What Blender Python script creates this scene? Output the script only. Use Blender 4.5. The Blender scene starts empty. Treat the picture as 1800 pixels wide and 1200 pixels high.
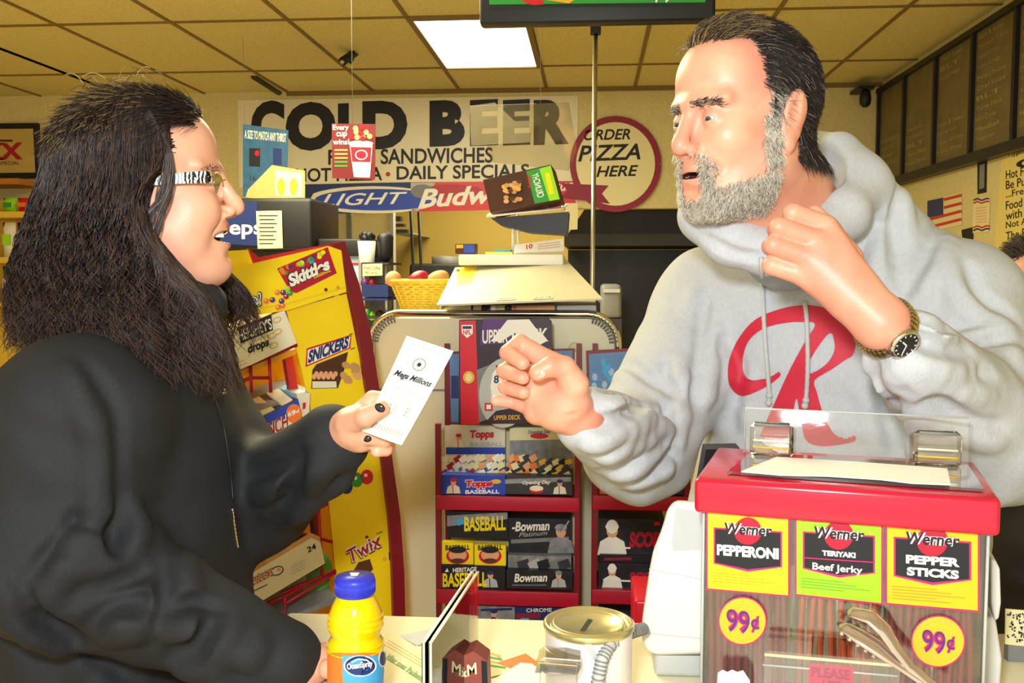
import bpy, bmesh, math, random
import numpy as np
from mathutils import Vector, Matrix
from mathutils.bvhtree import BVHTree
random.seed(7); rng = np.random.default_rng(7)
C = bpy.context.scene.collection
S = bpy.context.scene
# ---------------------------------------------------------------- camera, world, lights, exposure
FL = 1700.0; PITCH = math.atan(120/FL); YAW = math.atan(140*math.cos(PITCH)/FL); CZ = 1.45
cam = bpy.data.objects.new('camera', bpy.data.cameras.new('camera')); C.objects.link(cam)
cam.data.sensor_width = 36; cam.data.lens = 36*FL/1800; cam.data.clip_start = .02
cam.location = (0, 0, CZ); cam.rotation_euler = (math.pi/2-PITCH, 0, YAW)
S.camera = cam
CM = Matrix.Rotation(YAW, 3, 'Z') @ Matrix.Rotation(math.pi/2-PITCH, 3, 'X')
S.view_settings.view_transform = 'Standard'; S.view_settings.look = 'None'
S.view_settings.gamma = 1; S.view_settings.use_curve_mapping = False
S.view_settings.exposure = 0.0
w = bpy.data.worlds.new('world'); S.world = w; w.use_nodes = True
w.node_tree.nodes['Background'].inputs[0].default_value = (1, .92, .66, 1)
w.node_tree.nodes['Background'].inputs[1].default_value = 1.25
def area(name, loc, target, size, power, col=(1, 1, 1), sy=None):
    l = bpy.data.lights.new(name, 'AREA'); l.energy = power; l.size = size; l.color = col
    if sy: l.shape = 'RECTANGLE'; l.size_y = sy
    o = bpy.data.objects.new(name, l); C.objects.link(o); o.location = loc
    o.rotation_euler = (Vector(target)-Vector(loc)).to_track_quat('-Z', 'Y').to_euler()
    return o
area('camera_flash', (-.10, -.06, 1.64), (0, 2, 1.40), .10, 19, (.93, .97, 1))
area('store_fluorescent_light', (-1.2, 3.4, 2.66), (-1.2, 3.4, 0), 1.2, 150, (1, .9, .56), 2.4)
area('kitchen_light', (-.6, 8.2, 2.62), (-.6, 8.2, 0), 1.6, 55, (1, .9, .58), 1.0)
# ---------------------------------------------------------------- pixel of the 1800x1200 frame -> point in the place
def ray(px, py): return CM @ Vector((px-900, 600-py, -FL))
CAMP = Vector((0, 0, CZ))
def W(px, py, Y):
    d = ray(px, py); return CAMP + d*(Y/d.y)
class Plane:
    def __init__(s, p, n):
        s.p = Vector(p); s.n = Vector(n).normalized()
        if s.n.dot(CAMP-s.p) < 0: s.n = -s.n
    def __call__(s, px, py, off=0.):
        d = ray(px, py); p = s.p + s.n*off
        return CAMP + d*((p-CAMP).dot(s.n)/d.dot(s.n))
def PY(Y): return Plane((0, Y, 0), (0, -1, 0))
def PX(X): return Plane((X, 0, 0), (1, 0, 0))
def PZ(Z): return Plane((0, 0, Z), (0, 0, 1))
# ---------------------------------------------------------------- materials
MATS = {}
def lin(c):
    if isinstance(c, str): c = [int(c[i:i+2], 16) for i in (0, 2, 4)]
    return tuple(((x/255)/12.92 if x/255 <= .04045 else ((x/255+.055)/1.055)**2.4) for x in c)
def mat(name, col, rough=.55, metal=0, var=.12, vs=40, bump=0, bs=200, emit=0, alpha=1, ior=1.45, spec=.5, coat=0, stretch=None):
    if name in MATS: return name
    m = bpy.data.materials.new(name); m.use_nodes = True; MATS[name] = m
    nt = m.node_tree; b = nt.nodes['Principled BSDF']; L = nt.links.new
    c = lin(col)
    b.inputs['Roughness'].default_value = rough; b.inputs['Metallic'].default_value = metal
    b.inputs['IOR'].default_value = ior; b.inputs['Specular IOR Level'].default_value = spec
    b.inputs['Coat Weight'].default_value = coat
    tc = nt.nodes.new('ShaderNodeTexCoord'); mp = nt.nodes.new('ShaderNodeMapping'); L(tc.outputs['Object'], mp.inputs[0])
    if stretch: mp.inputs['Scale'].default_value = stretch
    n = nt.nodes.new('ShaderNodeTexNoise'); n.inputs['Scale'].default_value = vs; n.inputs['Detail'].default_value = 4
    L(mp.outputs[0], n.inputs[0])
    mx = nt.nodes.new('ShaderNodeMix'); mx.data_type = 'RGBA'; L(n.outputs[0], mx.inputs[0])
    mx.inputs[6].default_value = tuple(min(1, x*(1-var)) for x in c)+(1,); mx.inputs[7].default_value = tuple(min(1, x*(1+var)) for x in c)+(1,)
    L(mx.outputs[2], b.inputs['Base Color'])
    if bump:
        n2 = nt.nodes.new('ShaderNodeTexNoise'); n2.inputs['Scale'].default_value = bs; L(mp.outputs[0], n2.inputs[0])
        bp = nt.nodes.new('ShaderNodeBump'); bp.inputs['Strength'].default_value = bump; bp.inputs['Distance'].default_value = .004
        L(n2.outputs[0], bp.inputs['Height']); L(bp.outputs[0], b.inputs['Normal'])
    if emit:
        L(mx.outputs[2], b.inputs['Emission Color']); b.inputs['Emission Strength'].default_value = emit
    if alpha < 1:
        b.inputs['Alpha'].default_value = alpha
    return name
def glassmat(name, tint=(1, 1, 1), refl=.06, rough=.02):
    if name in MATS: return name
    m = bpy.data.materials.new(name); m.use_nodes = True; MATS[name] = m
    nt = m.node_tree; nt.nodes.remove(nt.nodes['Principled BSDF']); L = nt.links.new
    t = nt.nodes.new('ShaderNodeBsdfTransparent'); t.inputs[0].default_value = tint+(1,)
    g = nt.nodes.new('ShaderNodeBsdfGlossy'); g.inputs['Roughness'].default_value = rough
    f = nt.nodes.new('ShaderNodeFresnel'); f.inputs[0].default_value = 1.45
    a = nt.nodes.new('ShaderNodeMath'); a.operation = 'ADD'; a.inputs[1].default_value = refl; L(f.outputs[0], a.inputs[0])
    nz = nt.nodes.new('ShaderNodeTexNoise'); nz.inputs['Scale'].default_value = 8
    bp = nt.nodes.new('ShaderNodeBump'); bp.inputs['Strength'].default_value = .05; L(nz.outputs[0], bp.inputs['Height']); L(bp.outputs[0], g.inputs['Normal'])
    x = nt.nodes.new('ShaderNodeMixShader'); L(a.outputs[0], x.inputs[0]); L(t.outputs[0], x.inputs[1]); L(g.outputs[0], x.inputs[2])
    L(x.outputs[0], nt.nodes['Material Output'].inputs[0]); return name
# ---------------------------------------------------------------- mesh builder
WL = {}
_txt = {}
def text_geo(s, bold, shear):
    k = (s, bold, shear)
    if k not in _txt:
        cu = bpy.data.curves.new('t', 'FONT'); cu.body = s; cu.offset = bold; cu.shear = shear; cu.resolution_u = 4
        o = bpy.data.objects.new('t', cu); C.objects.link(o)
        bpy.context.view_layer.update()
        me = bpy.data.meshes.new_from_object(o.evaluated_get(bpy.context.evaluated_depsgraph_get()))
        v = np.array([(q.co.x, q.co.y) for q in me.vertices]) if len(me.vertices) else np.zeros((1, 2))
        lo = v.min(0); sz = np.maximum(v.max(0)-lo, 1e-6)
        _txt[k] = ((v-lo)/sz, [tuple(p.vertices) for p in me.polygons], sz)
        bpy.data.objects.remove(o); bpy.data.meshes.remove(me); bpy.data.curves.remove(cu)
    return _txt[k]
class MB:
    def __init__(s): s.v = []; s.f = []; s.m = []; s.sm = []
    def add(s, vs, fs, m, smooth=False):
        n = len(s.v); s.v += [tuple(x) for x in vs]
        for f in fs: s.f.append(tuple(n+i for i in f)); s.m.append(m); s.sm.append(smooth)
        return s
    def quad(s, pts, m): return s.add(pts, [tuple(range(len(pts)))], m)
    def prism(s, pts, vec, m, side=None):
        pts = [Vector(p) for p in pts]; vec = Vector(vec); n = len(pts)
        s.add(pts, [tuple(range(n))], m)
        q = [p+vec for p in pts]
        s.add(q, [tuple(reversed(range(n)))], side or m)
        s.add(pts+q, [(i, (i+1) % n, n+(i+1) % n, n+i) for i in range(n)], side or m); return s
    def box(s, a, b, m, r=0, side=None):
        lo = [min(a[i], b[i]) for i in range(3)]; hi = [max(a[i], b[i]) for i in range(3)]
        if r:
            bm = bmesh.new(); bmesh.ops.create_cube(bm, size=1)
            for v in bm.verts: v.co = Vector([(lo[i]+hi[i])/2+v.co[i]*(hi[i]-lo[i]) for i in range(3)])
            r = min(r, *[(hi[i]-lo[i])*.49 for i in range(3)])
            bmesh.ops.bevel(bm, geom=bm.edges[:], offset=r, segments=3, profile=.5, affect='EDGES')
            bm.verts.index_update()
            s.add([v.co for v in bm.verts], [[v.index for v in f.verts] for f in bm.faces], m, True); bm.free(); return s
        P = [(x, y, z) for z in (lo[2], hi[2]) for y in (lo[1], hi[1]) for x in (lo[0], hi[0])]
        return s.add(P, [(0, 2, 3, 1), (4, 5, 7, 6), (0, 1, 5, 4), (2, 6, 7, 3), (0, 4, 6, 2), (1, 3, 7, 5)], m)
    def obox(s, c, ax, ay, az, m):   # oriented box from centre and half axes
        c, ax, ay, az = map(Vector, (c, ax, ay, az))
        P = [c+ax*i+ay*j+az*k for k in (-1, 1) for j in (-1, 1) for i in (-1, 1)]
        return s.add(P, [(0, 2, 3, 1), (4, 5, 7, 6), (0, 1, 5, 4), (2, 6, 7, 3), (0, 4, 6, 2), (1, 3, 7, 5)], m)
    def tube(s, path, r, m, n=8, closed=False, flat=1.0):
        P = [Vector(p) for p in path]; k = len(P); R = r if isinstance(r, (list, tuple)) else [r]*k
        vs = []; up = None
        for i, p in enumerate(P):
            a = P[(i+1) % k] if closed or i < k-1 else p; b = P[i-1] if closed or i > 0 else p
            t = (a-b).normalized()
            if up is None: up = t.orthogonal().normalized()
            up = (up - t*up.dot(t)).normalized(); sd = t.cross(up)
            for j in range(n):
                an = 2*math.pi*j/n; vs.append(p+up*math.cos(an)*R[i]+sd*math.sin(an)*R[i]*flat)
        fs = []
        for i in range(k if closed else k-1):
            for j in range(n): fs.append((i*n+j, i*n+(j+1) % n, ((i+1) % k)*n+(j+1) % n, ((i+1) % k)*n+j))
        if not closed: fs += [tuple(reversed(range(n))), tuple(range((k-1)*n, k*n))]
        return s.add(vs, fs, m, True)
    def lathe(s, c, prof, m, n=40, axis=None, smooth=True):   # prof: (r, z)
        c = Vector(c); q = Vector((0, 0, 1)).rotation_difference(Vector(axis)) if axis else None
        vs = []
        for r, z in prof:
            for j in range(n):
                p = Vector((r*math.cos(2*math.pi*j/n), r*math.sin(2*math.pi*j/n), z))
                vs.append(c+(q @ p if q else p))
        fs = [(i*n+j, i*n+(j+1) % n, (i+1)*n+(j+1) % n, (i+1)*n+j) for i in range(len(prof)-1) for j in range(n)]
        s.add(vs, fs, m, smooth)
        if prof[0][0] > 1e-4: s.add(vs[:n], [tuple(reversed(range(n)))], m)
        if prof[-1][0] > 1e-4: s.add(vs[-n:], [tuple(range(n))], m)
        return s
    def ball(s, c, r, m, n=12, R=None):
        c = Vector(c); r = (r, r, r) if not isinstance(r, (tuple, list)) else r
        vs = []; 
        for i in range(n+1):
            for j in range(2*n):
                t = math.pi*i/n; a = math.pi*j/n
                p = Vector((r[0]*math.sin(t)*math.cos(a), r[1]*math.sin(t)*math.sin(a), r[2]*math.cos(t)))
                vs.append(c+(R @ p if R else p))
        fs = [(i*2*n+j, (i+1)*2*n+j, (i+1)*2*n+(j+1) % (2*n), i*2*n+(j+1) % (2*n)) for i in range(n) for j in range(2*n)]
        return s.add(vs, fs, m, True)
    def text(s, t, bl, br, tl, m, bold=0., shear=0., fn=None):
        v, f, sz = text_geo(t, bold, shear)
        bl, br, tl = Vector(bl), Vector(br), Vector(tl); u = br-bl; w_ = tl-bl
        return s.add([bl+u*float(a)+w_*float(b) for a, b in v], f, m)
    def pt(s, pl, t, bl, br, tl, m, bold=0., shear=0., off=.0008):  # text whose corners are given in photo pixels on plane pl
        return s.text(t, pl(*bl, off), pl(*br, off), pl(*tl, off), m, bold, shear)
    def pw(s, pl, t, bl, br, tl, m, bold=0., shear=0., off=.0008):  # the same, every point laid on a curved surface
        v, f, sz = text_geo(t, bold, shear)
        return s.add([pl(bl[0]+(br[0]-bl[0])*float(a)+(tl[0]-bl[0])*float(b), bl[1]+(br[1]-bl[1])*float(a)+(tl[1]-bl[1])*float(b), off) for a, b in v], f, m)
    def pr(s, pl, x0, y0, x1, y1, t, m, bold=0., shear=0., off=.0008):
        return s.pt(pl, t, (x0, y1), (x1, y1), (x0, y0), m, bold, shear, off)
    def pp(s, pl, pts, m, off=.0004):      # flat printed patch
        return s.quad([pl(x, y, off) for x, y in pts], m)
    def pell(s, pl, cx, cy, rx, ry, m, off=.0005, n=28, rot=0, a0=0, a1=360):
        c, sn = math.cos(rot), math.sin(rot); P = []
        for i in range(n+(a1-a0 < 360)):
            a = math.radians(a0+(a1-a0)*i/n); x = rx*math.cos(a); y = ry*math.sin(a); P.append((cx+x*c-y*sn, cy+x*sn+y*c))
        return s.pp(pl, P, m, off)
    def pline(s, pl, pts, wd, m, off=.0006, closed=False):   # a printed line of pixel width wd
        P = [Vector((x, y)) for x, y in pts]; k = len(P); A = []; B = []
        for i, p in enumerate(P):
            a = P[(i+1) % k] if closed or i < k-1 else p; b = P[i-1] if closed or i else p
            t = (a-b).normalized(); nn = Vector((-t.y, t.x))*(wd[i] if isinstance(wd, list) else wd)/2
            A.append(pl(*(p+nn), off)); B.append(pl(*(p-nn), off))
        vs = A+B
        return s.add(vs, [(i, (i+1) % k, k+(i+1) % k, k+i) for i in range(k if closed else k-1)], m)
    def slab(s, pl, pts, th, m, side=None, off=0):    # a board whose face outline is given on pl, thickness away from the viewer
        return s.prism([pl(x, y, off) for x, y in pts], -pl.n*th, m, side)
    def build(s, name, parent=None, base=False, **kw):
        V = np.array(s.v, dtype=float); lo = V.min(0); hi = V.max(0)
        c = Vector(((lo[0]+hi[0])/2, (lo[1]+hi[1])/2, lo[2])); V = V-np.array(c)
        me = bpy.data.meshes.new(name); me.from_pydata(V.tolist(), [], s.f)
        names = list(dict.fromkeys(s.m)); 
        for n in names: me.materials.append(MATS[n])
        ix = {n: i for i, n in enumerate(names)}
        me.polygons.foreach_set('material_index', [ix[n] for n in s.m]); me.polygons.foreach_set('use_smooth', s.sm)
        me.update()
        return link(name, me, c, parent, **kw)
def link(name, data, c, parent=None, label=None, cat=None, group=None, kind=None):
    o = bpy.data.objects.new(name, data); C.objects.link(o)
    if parent: o.parent = parent; o.location = Vector(c)-WL[parent.name]
    else: o.location = c
    WL[o.name] = Vector(c)
    if label: o['label'] = label
    if cat: o['category'] = cat
    if group: o['group'] = group
    if kind: o['kind'] = kind
    return o
def thing(name, label, cat, loc, group=None): return link(name, None, loc, None, label, cat, group)
def struct(name, mb, parent=None): return mb.build(name, parent, kind=None if parent else 'structure')
# the palette
mat('wall_paint', 'd8cc94', .8, var=.22, vs=90, bump=.15, bs=300)
mat('wall_far_paint', 'c8ac58', .8, var=.10, vs=40, bump=.1)
mat('ceiling_tile', 'dcd094', .9, var=.45, vs=110, bump=.5, bs=500)
mat('ceiling_grid', '7d6632', .6)
mat('floor_vinyl', 'ccb070', .5, var=.2, vs=6)
mat('white', 'f4f2ea', .5, var=.03); mat('offwhite', 'e9e4cc', .5, var=.05); mat('cream', 'e8dfae', .55, var=.06)
mat('black', '15151a', .45, var=.2); mat('ink', '16161c', .6, var=.1); mat('darkgrey', '33343a', .5, var=.2); mat('grey', '7d7f80', .5, var=.15)
mat('lightgrey', 'b9bcba', .5, var=.08); mat('red', 'd3142e', .35, var=.06); mat('crimson', 'b01433', .4, var=.1)
mat('darkred', '7d1022', .4, var=.1); mat('yellow', 'ffe312', .4, var=.04); mat('orange', 'f0792a', .5, var=.06)
mat('gold', 'e8b52a', .5, var=.08); mat('navy', '1b2d6b', .45, var=.15); mat('blue', '2646b8', .45, var=.08); mat('skyblue', '4aa7e0', .5, var=.1)
mat('paleblue', 'a9c4e4', .5, var=.1); mat('green', '2c9a3a', .5, var=.1); mat('lime', '9be01a', .45, var=.05); mat('brown', '5a3018', .6, var=.25)
mat('tan', 'c79a5c', .6, var=.2); mat('peach', 'e6a878', .6, var=.1); mat('purple', '5a2a78', .5); mat('pink', 'e83a78', .5); mat('magenta', 'e0186e', .45, var=.05)
mat('steel', 'b8b4a4', .28, metal=1, var=.08); mat('chrome', 'dcdcd8', .12, metal=1, var=.04); mat('goldmetal', 'd8c070', .25, metal=1, var=.08)
mat('maroon', '8c1838', .5, var=.08)
glassmat('clear'); glassmat('clear_faint', refl=.0)
# ---------------------------------------------------------------- the setting
YB = 6.8; XR = 1.94; XL = -5.0; ZC = 2.73; YF = 9.6
struct('floor', MB().box((XL, -1.2, -.1), (XR+.1, YF, 0), 'floor_vinyl'))
cl = MB(); cl.box((XL, -1.2, ZC), (XR+.1, YF, ZC+.08), 'ceiling_tile')
for k in range(9):
    x = .29+.61*2-.61*k
    if x < XR: cl.box((x-.011, -1.2, ZC-.006), (x+.011, YF, ZC), 'ceiling_grid')
for k in range(8):
    y = 6.08-1.2*k+1.2
    cl.box((XL, y-.011, ZC-.007), (XR, y+.011, ZC), 'ceiling_grid')
for x in (-3.37, -3.98, -4.59): cl.box((x-.011, -1.2, ZC-.006), (x+.011, YF, ZC), 'ceiling_grid')
struct('ceiling', cl)
wb = MB(); pB = PY(YB)
zo = W(1100, 366, YB).z
wb.box((XL, YB, 0), (-2.62, YB+.12, ZC), 'wall_paint'); wb.box((-2.62, YB, zo), (1.0, YB+.12, ZC), 'wall_paint'); wb.box((1.0, YB, 0), (XR, YB+.12, ZC), 'wall_paint')
struct('wall_back', wb)
struct('wall_kitchen', MB().box((XL, YF-.1, 0), (XR+.1, YF, ZC), 'wall_far_paint'))
struct('wall_right', MB().box((XR, -1.2, 0), (XR+.1, YF, ZC), 'wall_paint'))
struct('wall_left', MB().box((XL-.1, -1.2, 0), (XL, YF, ZC), 'wall_paint'))
# dark metal ceiling angle beside the banner
a = W(445, 134, 5.9)
pZ = PZ(ZC-.004)
t1 = MB().tube([pZ(446, 134), pZ(505, 172)], .022, 'darkgrey', 6); struct('trim_1', t1)
t2 = MB().box((W(505, 172, YB).x, YB-.02, ZC-.03), (XR, YB, ZC), 'ceiling_grid'); struct('trim_2', t2)
# ceiling light
lt = thing('ceiling_light', 'bright white recessed fluorescent panel in the ceiling above the banner', 'ceiling light', (-.62, 5.47, ZC-.03))
mat('diffuser', 'fffdf0', .5, var=.01, emit=5)
MB().box((-.90, 4.90, ZC-.012), (-.345, 6.04, ZC-.008), 'diffuser').build('diffuser', lt)
f = MB()
for a, b in (((-.93, 4.87), (-.90, 6.07)), ((-.345, 4.87), (-.315, 6.07)), ((-.90, 4.87), (-.345, 4.90)), ((-.90, 6.04), (-.345, 6.07))):
    f.box((a[0], a[1], ZC-.02), (b[0], b[1], ZC), 'ceiling_grid')
f.build('frame', lt)
# the soffit below the menu board, wall shelf on the left
# ---------------------------------------------------------------- banners on the back wall
p = PY(YB-.006)
b = MB()
b.slab(p, [(418, 176), (1016, 168), (1014, 366), (530, 323), (420, 330)], .006, 'offwhite')
mat('banner_black', '14131c', .5, var=.1)
def big(t, x0, x1, y0, y1, bold=.03, sh=0, m='banner_black'): b.pt(p, t, (x0, y1), (x1, y1-2), (x0, y0), m, bold, sh, .002)
big('C', 441, 500, 178, 264, .06); big('O', 502, 590, 180, 266, .06); big('L', 594, 640, 182, 264, .06); big('D', 637, 716, 178, 263, .06)
big('B', 755, 817, 177, 258, .06); big('E', 826, 876, 176, 257, .06); big('E', 884, 932, 176, 256, .06); big('R', 938, 1000, 176, 255, .06)
b.pt(p, 'FRESH SANDWICHES', (577, 290), (866, 286), (577, 263), 'banner_black', .02, 0, .002)
b.pt(p, 'HOT PIZZA', (520, 320), (672, 317), (520, 296), 'banner_black', .02, 0, .002)
b.pell(p, 682, 306, 4, 4, 'crimson', .002); b.pt(p, 'DAILY SPECIALS', (697, 316), (930, 312), (697, 292), 'banner_black', .02, 0, .002)
b.build('banner', label='long white banner reading COLD BEER in big black letters on the back wall', cat='banner')
p2 = PY(YB-.012)
b = MB(); b.slab(p2, [(532, 324), (722, 320), (722, 372), (560, 376), (532, 360)], .005, 'navy')
b.pell(p2, 655, 351, 118, 24, 'offwhite', .001); b.pell(p2, 665, 351, 112, 19, 'blue', .0015)
b.slab(p2, [(532, 324), (560, 324), (545, 350), (560, 376), (532, 376)], .005, 'navy', off=.002)
b.pt(p2, 'LIGHT', (565, 362), (716, 358), (565, 341), 'white', .01, .35, .0025)
b.slab(p2, [(722, 320), (1010, 318), (1012, 366), (722, 372)], .005, 'red', off=.0005)
b.slab(p2, [(722, 321), (765, 321), (755, 345), (735, 371), (722, 371)], .005, 'lightgrey', off=.001)
b.pell(p2, 742, 336, 20, 12, 'grey', .002); b.pell(p2, 795, 336, 55, 12, 'crimson', .0013)
b.pt(p2, 'Budweiser', (735, 366), (975, 350), (735, 333), 'white', .03, .3, .0025)
b.pt(p2, 'True', (962, 338), (1008, 334), (962, 318), 'white', .01, .3, .0025)
b.build('beer_banner', label='narrow blue and red beer banner hung under the long white banner', cat='banner')
b = MB(); p3 = PY(YB-.022)
def ringp(mb, pl, cx, cy, rx, ry, w0, m, off, a0=0, a1=360, rot=0):
    n = 40; P = []
    for i in range(n+1):
        a = math.radians(a0+(a1-a0)*i/n); P.append((cx+rx*math.cos(a), cy+ry*math.sin(a)))
    mb.pline(pl, P, w0, m, off)
b.slab(p3, [(1018+2*math.cos(a)*70+66-3, 286+math.sin(a)*82) if 0 else (1082+79*math.cos(a), 288+84*math.sin(a)) for a in [i*math.pi/20 for i in range(40)]], .004, 'cream')
ringp(b, p3, 1082, 288, 75, 79, 11, 'maroon', .001)
b.pt(p3, 'ORDER', (1026, 247), (1108, 245), (1026, 228), 'ink', .02, .25, .001)
b.pt(p3, 'PIZZA', (1016, 284), (1126, 280), (1016, 256), 'ink', .02, .25, .001)
b.pt(p3, 'HERE', (1048, 311), (1122, 309), (1048, 292), 'ink', .02, .25, .001)
b.slab(p3, [(985, 322), (1070, 326), (1058, 340), (1072, 358), (985, 346), (998, 334)], .004, 'maroon', off=.002)
b.build('pizza_sign', label='oval order pizza here sign with a maroon ring on the back wall', cat='sign')
# posters hanging in front of the banner
mat('stormblue', '2c5a80', .5, var=.5, vs=25)
p4 = PY(5.2); b = MB(); b.slab(p4, [(427, 218), (507, 229), (505, 292), (470, 348), (427, 345)], .003, 'stormblue')
b.pt(p4, 'A SIZE TO MATCH ANY THIRST', (430, 243), (503, 250), (430, 228), 'offwhite', .02)
b.slab(p4, [(438, 260), (457, 261), (457, 293), (438, 292)], .002, 'black', off=.001); b.pell(p4, 452, 269, 4, 5, 'red', .0022)
b.slab(p4, [(480, 260), (495, 261), (495, 290), (480, 289)], .002, 'navy', off=.001); b.pt(p4, '16', (440, 318), (449, 318), (440, 308), 'ink')
b.tube([W(430, 219, 5.2), Vector((W(430, 219, 5.2).x, 5.2, ZC))], .001, 'grey', 4); b.build('soda_poster', label='blue drink poster hanging at the left end of the white banner', cat='poster')
p4 = PY(4.7); b = MB(); b.slab(p4, [(478, 290), (536, 300), (536, 350), (440, 348), (432, 346), (436, 333)], .004, 'tan')
b.slab(p4, [(484, 298), (531, 304), (531, 346), (484, 344)], .002, 'cream', off=.001)
for x in (490, 512): b.pell(p4, x+4, 328, 7, 15, 'gold', .0014); b.pt(p4, '1.19', (x, 314), (x+14, 315), (x, 308), 'brown')
b.build('price_card', label='tan cup price card standing on the black soda machine', cat='sign')
mat('brownred', '70141c', .5, var=.3, vs=30)
p4 = PY(3.6); b = MB(); b.slab(p4, [(583, 217), (660, 218), (659, 316), (584, 313)], .003, 'brownred')
b.pt(p4, 'Every', (585, 231), (613, 231), (585, 219), 'white', .02); b.pt(p4, 'cup', (591, 243), (610, 243), (591, 232), 'white', .02); b.pt(p4, 'wins!', (585, 254), (614, 254), (585, 244), 'white', .02)
b.pp(p4, [(614, 250), (655, 251), (650, 312), (622, 311)], 'white', .001); b.pp(p4, [(616, 258), (653, 259), (651, 285), (619, 284)], 'crimson', .0014)
b.pell(p4, 635, 272, 11, 9, 'white', .0018); b.pell(p4, 635, 272, 9, 7, 'crimson', .002); b.pell(p4, 634, 252, 22, 5, 'offwhite', .002)
for i in range(12): b.pell(p4, 618+rng.random()*32, 222+rng.random()*22, 5, 5, 'red' if i % 2 else 'peach', .001+.0002*i, 8)
for i in range(5): b.pp(p4, [(588, 262+i*7), (611, 262+i*7), (611, 265+i*7), (588, 265+i*7)], 'tan' if i < 3 else 'green', .001)
b.tube([W(620, 219, 3.6), Vector((W(620, 219, 3.6).x, 3.6, ZC))], .001, 'grey', 4); b.build('cup_poster', label='dark red poster reading Every cup wins hung before the white banner', cat='poster')
# clear plastic sheet hanging before the word BEER
p4 = Plane(W(930, 240, 4.4), (.25, -1, -.25)); b = MB()
mat('plastic_grey', 'c8c0a0', .25, var=.2, alpha=.35)
glassmat('sheet', (.98, .96, .86), .10, .05)
b.slab(p4, [(826, 186), (1000, 180), (1014, 262), (1000, 300), (866, 285), (850, 240), (826, 240)], .003, 'sheet')
b.pp(p4, [(826, 186), (870, 180), (905, 213), (930, 212), (932, 250), (828, 256)], 'plastic_grey', .002)
b.tube([p4(950, 184), Vector((p4(950, 184).x, p4(950, 184).y, ZC))], .001, 'grey', 4); b.build('plastic_sheet', label='creased clear plastic sheet hanging over the word BEER', cat='plastic sheet')
# ---------------------------------------------------------------- framed picture, shelf and goods at the far left
p = PY(YB-.03); t = thing('framed_sign', 'black framed mirror sign with red XX letters on the left of the back wall', 'framed sign', p(-30, 312))
b = MB(); b.slab(p, [(-120, 218), (66, 216), (70, 313), (-120, 316)], .03, 'black'); b.build('frame', t)
mat('mirror_gold', 'd8c480', .25, metal=.6, var=.15, vs=3)
b = MB(); b.slab(p, [(-110, 228), (58, 226), (62, 303), (-110, 305)], .002, 'mirror_gold', off=.003)
b.pt(p, 'XX', (-34, 282), (40, 280), (-34, 252), 'crimson', .04, 0, .005); b.pt(p, 'LAGER ESPECIAL', (-40, 291), (34, 289), (-40, 285), 'brown', .0, 0, .005)
b.pp(p, [(-90, 246), (22, 245), (22, 249), (-90, 249)], 'brown', .004); b.build('mirror', t)
mat('wood', 'b8762c', .6, var=.25, vs=12, stretch=(1, 8, 8))
b = MB(); q = PY(YB-.35)
b.box(W(-200, 315, YB-.35), W(83, 331, YB), 'wood'); b.build('wall_shelf', label='orange brown wooden wall shelf below the framed XX sign', cat='shelf')
# snack shelving
x0 = W(-260, 400, 6.3).x; x1 = W(84, 400, 6.3).x
t = thing('snack_rack', 'yellow metal shelving full of snacks behind the long haired woman', 'shelf rack', ((x0+x1)/2, 6.4, 0))
mat('shelfyellow', 'd8b840', .5, var=.1)
MB().box((x0, 6.62, 0), (x1, 6.66, W(0, 345, 6.3).z), 'shelfyellow').build('back_panel', t)
for yy in (372, 452, 530):
    z = W(0, yy, 6.3).z; MB().box((x0, 6.28, z-.04), (x1, 6.62, z), 'shelfyellow').build('shelf', t)
cols = ['red', 'green', 'gold', 'orange', 'offwhite', 'tan', 'brown', 'lime', 'darkred']
def crumpled_bag(x, y, z, wd, h, m, m2):
    b = MB(); n = 7; vs = []; fs = []
    for s_ in (-1, 1):
        for i in range(n):
            for j in range(n):
                u = i/(n-1); v = j/(n-1); th = .035*math.sin(math.pi*u)**.6*math.sin(math.pi*v)**.5*(1+.25*rng.random())
                vs.append((x+(u-.5)*wd, y+s_*th, z+v*h))
    for s_ in (0, 1):
        for i in range(n-1):
            for j in range(n-1): k = s_*n*n+i*n+j; fs.append((k, k+1, k+n+1, k+n))
    b.add(vs, fs, m, True); b.box((x-wd*.3, y-.045, z+h*.35), (x+wd*.3, y-.036, z+h*.65), m2); return b
nb = 0
snl = {0: 'on the lowest yellow snack shelf', 1: 'on the middle yellow snack shelf', 2: 'on the top yellow snack shelf'}
nm = {'red': 'red', 'green': 'green', 'gold': 'gold', 'orange': 'orange', 'offwhite': 'white', 'tan': 'tan', 'brown': 'brown', 'lime': 'lime green', 'darkred': 'dark red'}
for row, yy in enumerate((530, 452, 372)):
    z = W(0, yy, 6.3).z
    for i, px in enumerate((8, 34, 62)):
        m = cols[(row*3+i*2+1) % 9]; m2 = cols[(row*3+i*2+4) % 9]
        h = .24 if row < 2 else .10
        crumpled_bag(W(px, yy, 6.35).x, 6.42, z+.002, .092, h, m, m2).build('snack_bag', label=f'{nm[m]} snack bag with {nm[m2]} label {snl[row]}', cat='snack bag', group='bags on the snack rack')
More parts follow.
